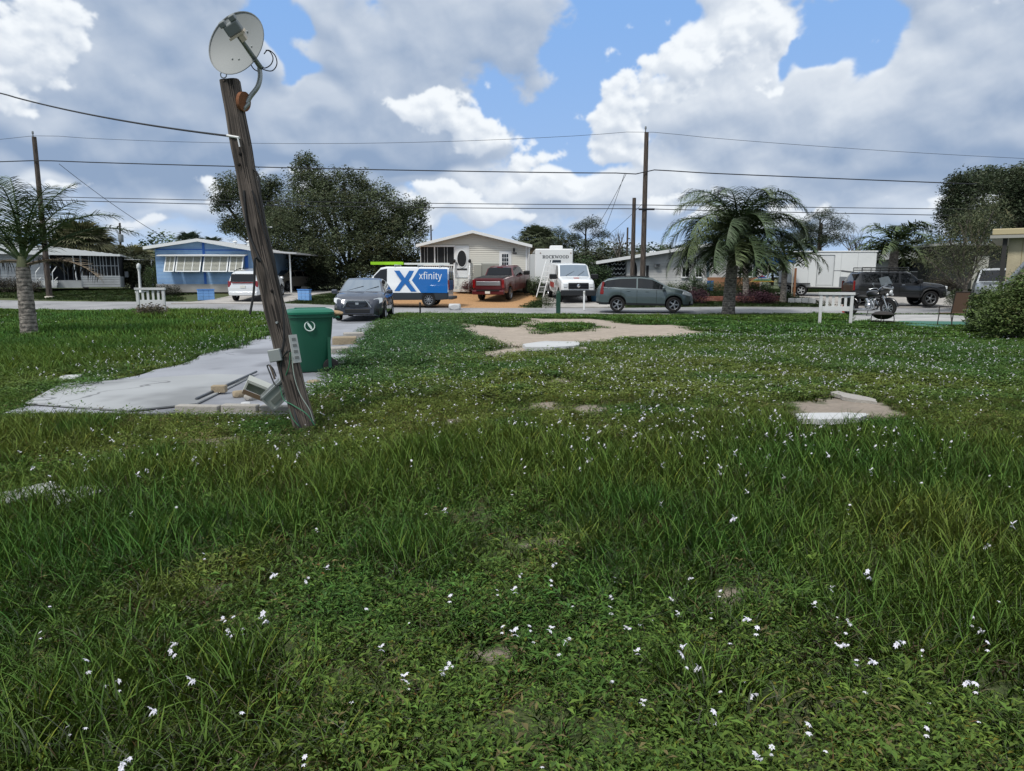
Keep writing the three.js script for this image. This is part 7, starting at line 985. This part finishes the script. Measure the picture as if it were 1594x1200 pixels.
wire('topmost thin line between the pole tops', [[-700, 232, 44], [61, 211, 44], [997, 205, 42], [2300, 262, 42]], 0.55, 0.011); wire('thick middle line hung below the pole tops', [[-700, 262, 43.8], [62, 250, 43.8], [985, 270, 41.8], [999, 265, 41.8], [2300, 312, 41.8]], 0.10, 0.03); wire('upper of the two lowest parallel lines', [[-700, 310, 43.7], [62, 306, 43.7], [997, 319, 41.7], [2300, 330, 41.7]], 0.08, 0.02); wire('lower of the two lowest parallel lines', [[-700, 308, 43.5], [62, 311, 43.5], [997, 325, 41.5], [2300, 344, 41.5]], 0.12, 0.022);
wire('thick service line running from the left to the leaning pole', [[-420, 85, 16], [0, 145, 11.5], [366, 213, 7.45]], 0.06, 0.011); wire('service line sloping down from the left pole to the blue house', [[92, 255, 43.7], [246, 364, 45]], 0.15, 0.016); wire('left drop line falling from the centre pole', [[975, 270, 41.8], [918, 372, 49]], 0.12, 0.014); wire('right drop line falling from the centre pole', [[972, 271, 41.8], [936, 370, 50]], 0.12, 0.014); wire('thin drop line slanting behind the short brown pole', [[999, 318, 41.7], [938, 372, 52]], 0.1, 0.012);

// ---------------------------------------------------------------- grass, weeds and wild flowers
const inView = (x, z, m) => Math.abs(x) < -z * 0.735 + m;
function bladeGeo(blades, r, o) {                                   // a tuft: bent, tapering blades
  const pos = [], col = [];
  for (let k = 0; k < blades; k++) {
    const a = r() * 6.283, lean = o.lean * (0.3 + r()), h = o.h * (0.55 + 0.6 * r()), w = o.w * (0.7 + 0.6 * r()), px = (r() - 0.5) * o.spread, pz = (r() - 0.5) * o.spread, tw = r() * 6.283, cx = Math.cos(tw), cz = Math.sin(tw), dx = Math.cos(a) * lean, dz = Math.sin(a) * lean, segs = o.segs;
    const at2 = (t) => [px + dx * h * t * t, h * t * (1 - 0.28 * lean * t), pz + dz * h * t * t];
    const tone = 0.82 + 0.36 * r(), warm = r() < 0.14 ? 1.35 : 1;
    const P = []; for (let i = 0; i <= segs; i++) { const t = i / segs, [x, y, z] = at2(t), ww = w * (i === segs ? 0.06 : 1 - 0.65 * t * t) / 2; P.push([x - cx * ww, y, z - cz * ww], [x + cx * ww, y, z + cz * ww]); }
    for (let i = 0; i < segs; i++) for (const q of [0, 1, 2, 1, 3, 2]) { pos.push(...P[2 * i + q]); col.push(tone * warm, tone, tone * (warm > 1 ? 0.8 : 1)); }
  }
  const g = new THREE.BufferGeometry(); g.setAttribute('position', new THREE.Float32BufferAttribute(pos, 3)); g.setAttribute('color', new THREE.Float32BufferAttribute(col, 3)); g.computeVertexNormals();
  const n = g.attributes.normal; for (let i = 0; i < n.count; i++) { if (n.getY(i) < 0) n.setXYZ(i, -n.getX(i), -n.getY(i), -n.getZ(i)); const y = n.getY(i) + 0.5, l = Math.hypot(n.getX(i), y, n.getZ(i)); n.setXYZ(i, n.getX(i) / l, y / l, n.getZ(i) / l); }
  return g;
}
function leafGeo(leaves, r, o) {                                    // a low leafy weed: small pointed leaves on short stalks
  const pos = [], col = [], v = V(0, 0, 0), e = new THREE.Euler(), tri = (a, b, c, t) => { for (const p of [a, b, c]) { pos.push(...p); col.push(...t); } };
  for (let k = 0; k < leaves; k++) {
    const len = o.len * (0.6 + 0.7 * r()), w = len * o.ratio * (0.8 + 0.4 * r()), a = r() * 6.283, d = Math.sqrt(r()) * o.spread, y = o.h * (0.25 + 0.75 * r()) * (1 - 0.4 * d / o.spread), tilt = (r() - 0.25) * 1.0, yaw = a + (r() - 0.5) * 1.4, tone = 0.62 + 0.7 * r(), warm = r() < 0.1 ? 1.6 : 1;
    e.set(0, -yaw, tilt, 'YXZ');
    const P = [[0, 0, 0], [len * 0.45, 0.12 * len, w / 2], [len * 0.45, 0.12 * len, -w / 2], [len * 0.42, 0, 0], [len, -0.05 * len, 0]].map((p) => { v.set(...p).applyEuler(e); return [v.x + Math.cos(a) * d, v.y + y, v.z + Math.sin(a) * d]; });
    const t = [tone * warm, tone, tone * (warm > 1 ? 0.7 : 1)];
    tri(P[0], P[1], P[3], t); tri(P[0], P[3], P[2], t); tri(P[3], P[1], P[4], t); tri(P[2], P[3], P[4], t);
  }
  const g = new THREE.BufferGeometry(); g.setAttribute('position', new THREE.Float32BufferAttribute(pos, 3)); g.setAttribute('color', new THREE.Float32BufferAttribute(col, 3)); g.computeVertexNormals();
  const n = g.attributes.normal; for (let i = 0; i < n.count; i++) if (n.getY(i) < 0) n.setXYZ(i, -n.getX(i), -n.getY(i), -n.getZ(i));
  return g;
}
function flowerGeo(r, heads) {                                      // star flowers of six narrow petals on a thin stalk
  const pos = [], col = [], tri = (a, b, c, t) => { for (const p of [a, b, c]) { pos.push(...p); col.push(...t); } };
  for (let h = 0; h < heads; h++) {
    const ox = (r() - 0.5) * 0.03, oz = (r() - 0.5) * 0.03, oy = 0.055 + 0.03 * r(), s = 0.0075 + 0.004 * r(), tx = (r() - 0.5) * 0.9, tz = (r() - 0.5) * 0.9, up = (x, z) => oy + tx * x + tz * z;
    for (let k = 0; k < 6; k++) { const a = k * 1.047 + r() * 0.3, c = Math.cos(a), q = Math.sin(a), w = s * 0.34, t = [0.9, 0.88, 0.96]; const p = (l, m, y) => { const x = c * l - q * m, z = q * l + c * m; return [ox + x, up(x, z) + y, oz + z]; }; tri(p(0, 0, 0), p(s * 0.6, w, 0.003), p(s * 0.6, -w, 0.003), t); tri(p(s * 0.6, w, 0.003), p(s * 1.15, 0, 0.001), p(s * 0.6, -w, 0.003), t); }
    tri([0, 0, 0], [0.0022, 0, 0], [ox, oy, oz], [0.1, 0.2, 0.05]);
  }
  const g = new THREE.BufferGeometry(); g.setAttribute('position', new THREE.Float32BufferAttribute(pos, 3)); g.setAttribute('color', new THREE.Float32BufferAttribute(col, 3)); g.computeVertexNormals();
  const n = g.attributes.normal; for (let i = 0; i < n.count; i++) if (n.getY(i) < 0) n.setXYZ(i, -n.getX(i), -n.getY(i), -n.getZ(i));
  return g;
}
const tallSpots = [[140, 850, 0.9], [60, 800, 0.7], [420, 800, 0.8], [560, 770, 0.8], [700, 730, 1.0], [820, 720, 1.0], [980, 740, 0.9], [920, 780, 0.5], [1120, 740, 1.1], [1300, 760, 1.2], [1450, 800, 1.0], [1560, 860, 0.9], [1180, 840, 0.55], [1000, 830, 0.5], [1400, 920, 0.55], [1530, 960, 0.6], [640, 860, 0.35], [260, 760, 0.9], [1250, 690, 1.2], [1500, 720, 1.2], [60, 690, 0.8], [200, 515, 3.5], [120, 545, 2.6], [340, 540, 2.0], [40, 570, 2.2], [250, 495, 3], [1380, 900, 0.4], [360, 1060, 0.25], [120, 1120, 0.3], [1100, 1080, 0.2]].map(([x, y, r]) => { const p = ground(x, y); return [p.x, p.z, r]; });
const tall = (x, z) => { let s = 0; for (const [tx, tz, r] of tallSpots) { const d = ((x - tx) ** 2 + (z - tz) ** 2) / (r * r); if (d < 5) s = Math.max(s, Math.exp(-d)); } return clamp(s * 1.15 * (0.45 + 1.1 * fbm(x * 1.7 + 3, z * 1.7, 3)) + 0.35 * smooth(0.6, 0.8, fbm(x * 1.1 + 90, z * 1.1, 3))); };
const weedy = (x, z) => clamp(0.9 * Math.exp(-(((x - moundAt.x) / 2.6) ** 2 + ((z - moundAt.z) / 6.5) ** 2)) + 0.9 * Math.exp(-(((x - mound2.x) / 1.7) ** 2 + ((z - mound2.z) / 4) ** 2)));
const white = [[650, 545, 3.2, 1], [560, 600, 2, 1], [700, 510, 2.6, 0.8], [1180, 565, 4, 0.9], [1090, 600, 2, 0.7], [1250, 545, 4, 0.7], [1060, 540, 3, 0.6], [420, 505, 3, 0.5], [300, 575, 1.6, 1], [380, 545, 1.8, 1], [900, 560, 2.5, 0.5], [1350, 530, 4, 0.5], [600, 620, 1.4, 0.6], [1300, 700, 1.6, 0.25], [250, 710, 1.2, 0.35], [640, 680, 1.2, 0.35], [900, 690, 1.4, 0.3], [1050, 690, 1.2, 0.35], [1100, 660, 1.4, 0.4], [1150, 1060, 0.9, 0.35], [1500, 1100, 0.6, 0.45], [800, 960, 0.8, 0.3], [300, 1100, 0.6, 0.25], [1500, 560, 3, 0.4]].map(([x, y, r, d]) => { const p = ground(x, y); return [p.x, p.z, r, d]; });
const drySpots = [[900, 600, 2.6], [720, 640, 2.0], [1090, 640, 1.8], [350, 700, 1.5], [130, 680, 1.5], [1230, 600, 2.4], [830, 565, 3], [1000, 580, 3], [1400, 610, 2.4], [560, 665, 1.4], [960, 665, 1.6], [1480, 660, 1.8], [220, 590, 1.6], [1540, 850, 0.6], [300, 900, 0.4], [880, 870, 0.4]].map(([x, y, r]) => { const p = ground(x, y); return [p.x, p.z, r]; });
const dry = (x, z) => { let s = 0; for (const [tx, tz, r] of drySpots) { const q = ((x - tx) ** 2 + (z - tz) ** 2) / (r * r); if (q < 5) s = Math.max(s, Math.exp(-q)); } return clamp(s * smooth(0.25, 0.6, fbm(x * 1.6 + 21, z * 1.6 + 4, 3)) * 1.5); };   // sparser, yellower growth
const whiteness = (x, z) => { let s = 0.04; for (const [tx, tz, r, d] of white) { const q = ((x - tx) ** 2 + (z - tz) ** 2) / (r * r); if (q < 5) s += Math.exp(-q) * d; } return s; };
{
  const r = rng(5), kinds = {};
  const add = (kind, x, z, turn, sx, sy, color) => (kinds[kind] ??= []).push([x, z, turn, sx, sy, color]);
  const shapes = {
    lawn0: bladeGeo(12, r, { h: 0.07, w: 0.005, lean: 1.5, spread: 0.09, segs: 2 }), lawn1: bladeGeo(12, r, { h: 0.095, w: 0.0055, lean: 1.2, spread: 0.10, segs: 3 }), lawn2: bladeGeo(9, r, { h: 0.06, w: 0.008, lean: 1.8, spread: 0.08, segs: 2 }),
    tall0: bladeGeo(11, r, { h: 0.17, w: 0.0055, lean: 0.8, spread: 0.08, segs: 4 }), tall1: bladeGeo(10, r, { h: 0.21, w: 0.006, lean: 0.6, spread: 0.10, segs: 4 }), tall2: bladeGeo(13, r, { h: 0.14, w: 0.0065, lean: 1.1, spread: 0.10, segs: 4 }),
    leaf0: leafGeo(20, r, { len: 0.024, ratio: 0.40, spread: 0.075, h: 0.07 }), leaf1: leafGeo(22, r, { len: 0.031, ratio: 0.34, spread: 0.09, h: 0.09 }), leaf2: leafGeo(18, r, { len: 0.018, ratio: 0.5, spread: 0.06, h: 0.05 }),
    far0: bladeGeo(16, r, { h: 0.11, w: 0.018, lean: 1.1, spread: 0.26, segs: 2 }), far1: bladeGeo(14, r, { h: 0.17, w: 0.016, lean: 0.9, spread: 0.24, segs: 2 }), far2: leafGeo(22, r, { len: 0.06, ratio: 0.5, spread: 0.2, h: 0.12 }),
    weed0: leafGeo(34, r, { len: 0.042, ratio: 0.4, spread: 0.16, h: 0.14 }), straw0: bladeGeo(3, r, { h: 0.36, w: 0.0035, lean: 0.9, spread: 0.06, segs: 4 }),
    star0: flowerGeo(r, 1), star1: flowerGeo(r, 2), star2: flowerGeo(r, 4),
  };
  const green = (x, z, lush) => {                                   // leaf colour by patch
    const n = fbm(x * 0.9 + 13, z * 0.9 + 5, 3), m = fbm(x * 0.23 + 70, z * 0.23, 3); let y = clamp(0.55 * smooth(0.38, 0.70, n * 0.55 + m * 0.5) + 0.6 * (r() - 0.25)); const w = weedy(x, z), j = 0.8 + 0.4 * r();
    const mid = dry(x, z); y = clamp(y + 0.6 * mid);
    let c = [lerp(0.066, 0.150, y), lerp(0.168, 0.218, y), lerp(0.030, 0.036, y)];
    c = [lerp(c[0], 0.066, w * 0.8), lerp(c[1], 0.158, w * 0.8), lerp(c[2], 0.056, w * 0.8)];
    if (lush) c = [c[0] * 0.95, c[1] * 1.04, c[2] * 0.95];
    return [c[0] * j * (1 + 0.22 * mid), c[1] * j * (1 + 0.08 * mid), c[2] * j * (1 + 0.25 * mid)];
  };
  const sow = (z0, z1, per, margin, pick) => {
    const area = (z0 - z1) * ((-z0 - z1) * 0.735 + 2 * margin), n = Math.round(area * per);
    for (let i = 0; i < n; i++) {
      const z = lerp(z0, z1, r()), x = (r() * 2 - 1) * (-z1 * 0.735 + margin);
      if (!inView(x, z, margin) || (z > -31.8 ? hardness(x, z) > 0.3 + 0.35 * r() : z > roadFar(x) - 0.15)) { continue; }
      const s = z > -27 ? sand(x, z) : 0;
      if (s > 0.2 + 0.5 * r() * r()) continue;
      pick(x, z, s);
    }
  };
  sow(-1.3, -9.2, 1700, 2.6, (x, z) => {
    const t = tall(x, z), l = smooth(0.36, 0.62, fbm(x * 1.4 + 50, z * 1.4 + 20, 3)) , u = r(), k = r() * 3 | 0, dens = 0.38 + 0.62 * smooth(0.3, 0.5, fbm(x * 3 + 11, z * 3, 3));
    if (r() > dens) return;
    const s = 0.75 + 0.55 * r();
    if (u < t * 0.34) add('tall' + k, x, z, r() * 6.28, s, s * (0.6 + 0.6 * t), green(x, z, true));
    else if (u < 0.14 + 0.40 * l) { const q = 0.6 + 0.85 * r() * r() + 0.2 * r(); add('leaf' + k, x, z, r() * 6.28, s * q, s * q * (0.75 + 0.9 * r()), r() < 0.05 ? [0.20, 0.17, 0.07] : green(x, z, false)); }
    else add('lawn' + k, x, z, r() * 6.28, s, s * (1 + t), r() < 0.15 ? [0.19, 0.155, 0.08].map((v) => v * (0.7 + 0.5 * r())) : green(x, z, true));
  });
  sow(-9.2, -18, 330, 3, (x, z) => {
    const t = tall(x, z), w = weedy(x, z), u = r(), s = 0.8 + 0.6 * r();
    if (u < w * 0.34) add('weed0', x, z, r() * 6.28, s, s * (0.5 + 0.9 * r()), green(x, z));
    else if (u < t * 0.55) add('tall' + (r() * 3 | 0), x, z, r() * 6.28, s * 1.3, s * (0.5 + 0.5 * t), green(x, z, true));
    else if (u < 0.5) add('leaf' + (r() * 3 | 0), x, z, r() * 6.28, s * 1.7, s * 1.2, green(x, z));
    else add(u < 0.55 ? 'lawn1' : 'far0', x, z, r() * 6.28, s * 0.8, s * 0.6, r() < 0.07 ? [0.17, 0.14, 0.07] : green(x, z, true));
  });
  sow(-18, -33, 105, 4, (x, z) => {
    const t = tall(x, z), w = weedy(x, z), u = r(), s = 0.8 + 0.5 * r();
    if (u < w * 0.38) add('weed0', x, z, r() * 6.28, s * 1.35, s * (0.7 + 0.9 * r()), green(x, z));
    else if (u < t * 0.8) add('far1', x, z, r() * 6.28, s, s * (0.7 + 1.0 * t), green(x, z, true));
    else add(u > 0.75 ? 'far2' : 'far0', x, z, r() * 6.28, s * 1.1, s * 0.75, green(x, z, true));
  });
  sow(-37.5, -58, 26, 3, (x, z) => {
    if (inside(gravelYard, x, z) || farDrives.some((p) => inside(p, x, z))) return;
    const s = 0.9 + 0.5 * r(); add('far0', x, z, r() * 6.28, s * 1.8, s * 0.8, [0.085, 0.145, 0.042].map((v) => v * (0.8 + 0.4 * r())));
  });
  const stars = (z0, z1, per) => sow(z0, z1, per, 2.2, (x, z) => { if (r() < whiteness(x, z)) { const s = (z > -5 ? 0.85 : 0.78) * (0.75 + 0.5 * r()); add('star' + (r() * 3 | 0), x, z, r() * 6.28, s, s * (0.9 + 0.9 * r() + tall(x, z)), [1, 1, 1]); } });
  stars(-1.3, -6, 62); stars(-6, -16, 58); stars(-16, -29, 40);
  sow(-1.5, -10, 3, 1, (x, z) => add('straw0', x, z, r() * 6.28, 1, 0.8 + 0.5 * r(), [0.10, 0.115, 0.04]));
  const q = new THREE.Object3D(), c = new THREE.Color();
  const info = { lawn: ['grass', 'short mixed grass covering the vacant lot', 'grass'], tall: ['grass', 'taller tufts of bladed grass on the lot', 'grass'], leaf: ['weeds', 'low leafy green weeds creeping over the lot', 'weeds'], far: ['grass', 'grass of the lawns farther back', 'grass'], weed: ['weeds', 'rank leafy weeds on the low hump beside the driveway', 'weeds'], straw: ['grass', 'thin flowering grass stalks standing above the lawn', 'grass'], star: ['wildflowers', 'small white star flowers scattered through the grass', 'flowers'] };
  let total = 0;
  for (const [kind, list] of Object.entries(kinds)) {
    const g = shapes[kind], im = new THREE.InstancedMesh(g, leafMat, list.length), [name, label, cat] = info[kind.slice(0, -1)];
    list.forEach(([x, z, turn, sx, sy, col], i) => { q.position.set(x, H(x, z) - 0.006, z); q.rotation.set(0, turn, 0); q.scale.set(sx, sy, sx); q.updateMatrix(); im.setMatrixAt(i, q.matrix); im.setColorAt(i, c.setRGB(...col)); });
    im.name = numbered(name); tag(im, label, cat, undefined, 'stuff'); scene.add(im); total += list.length;
  }
  console.log('grass copies', total);
}
scene.traverse((o) => { if (o.isMesh) { o.castShadow = true; o.receiveShadow = true; } });
renderer.render(scene, camera);
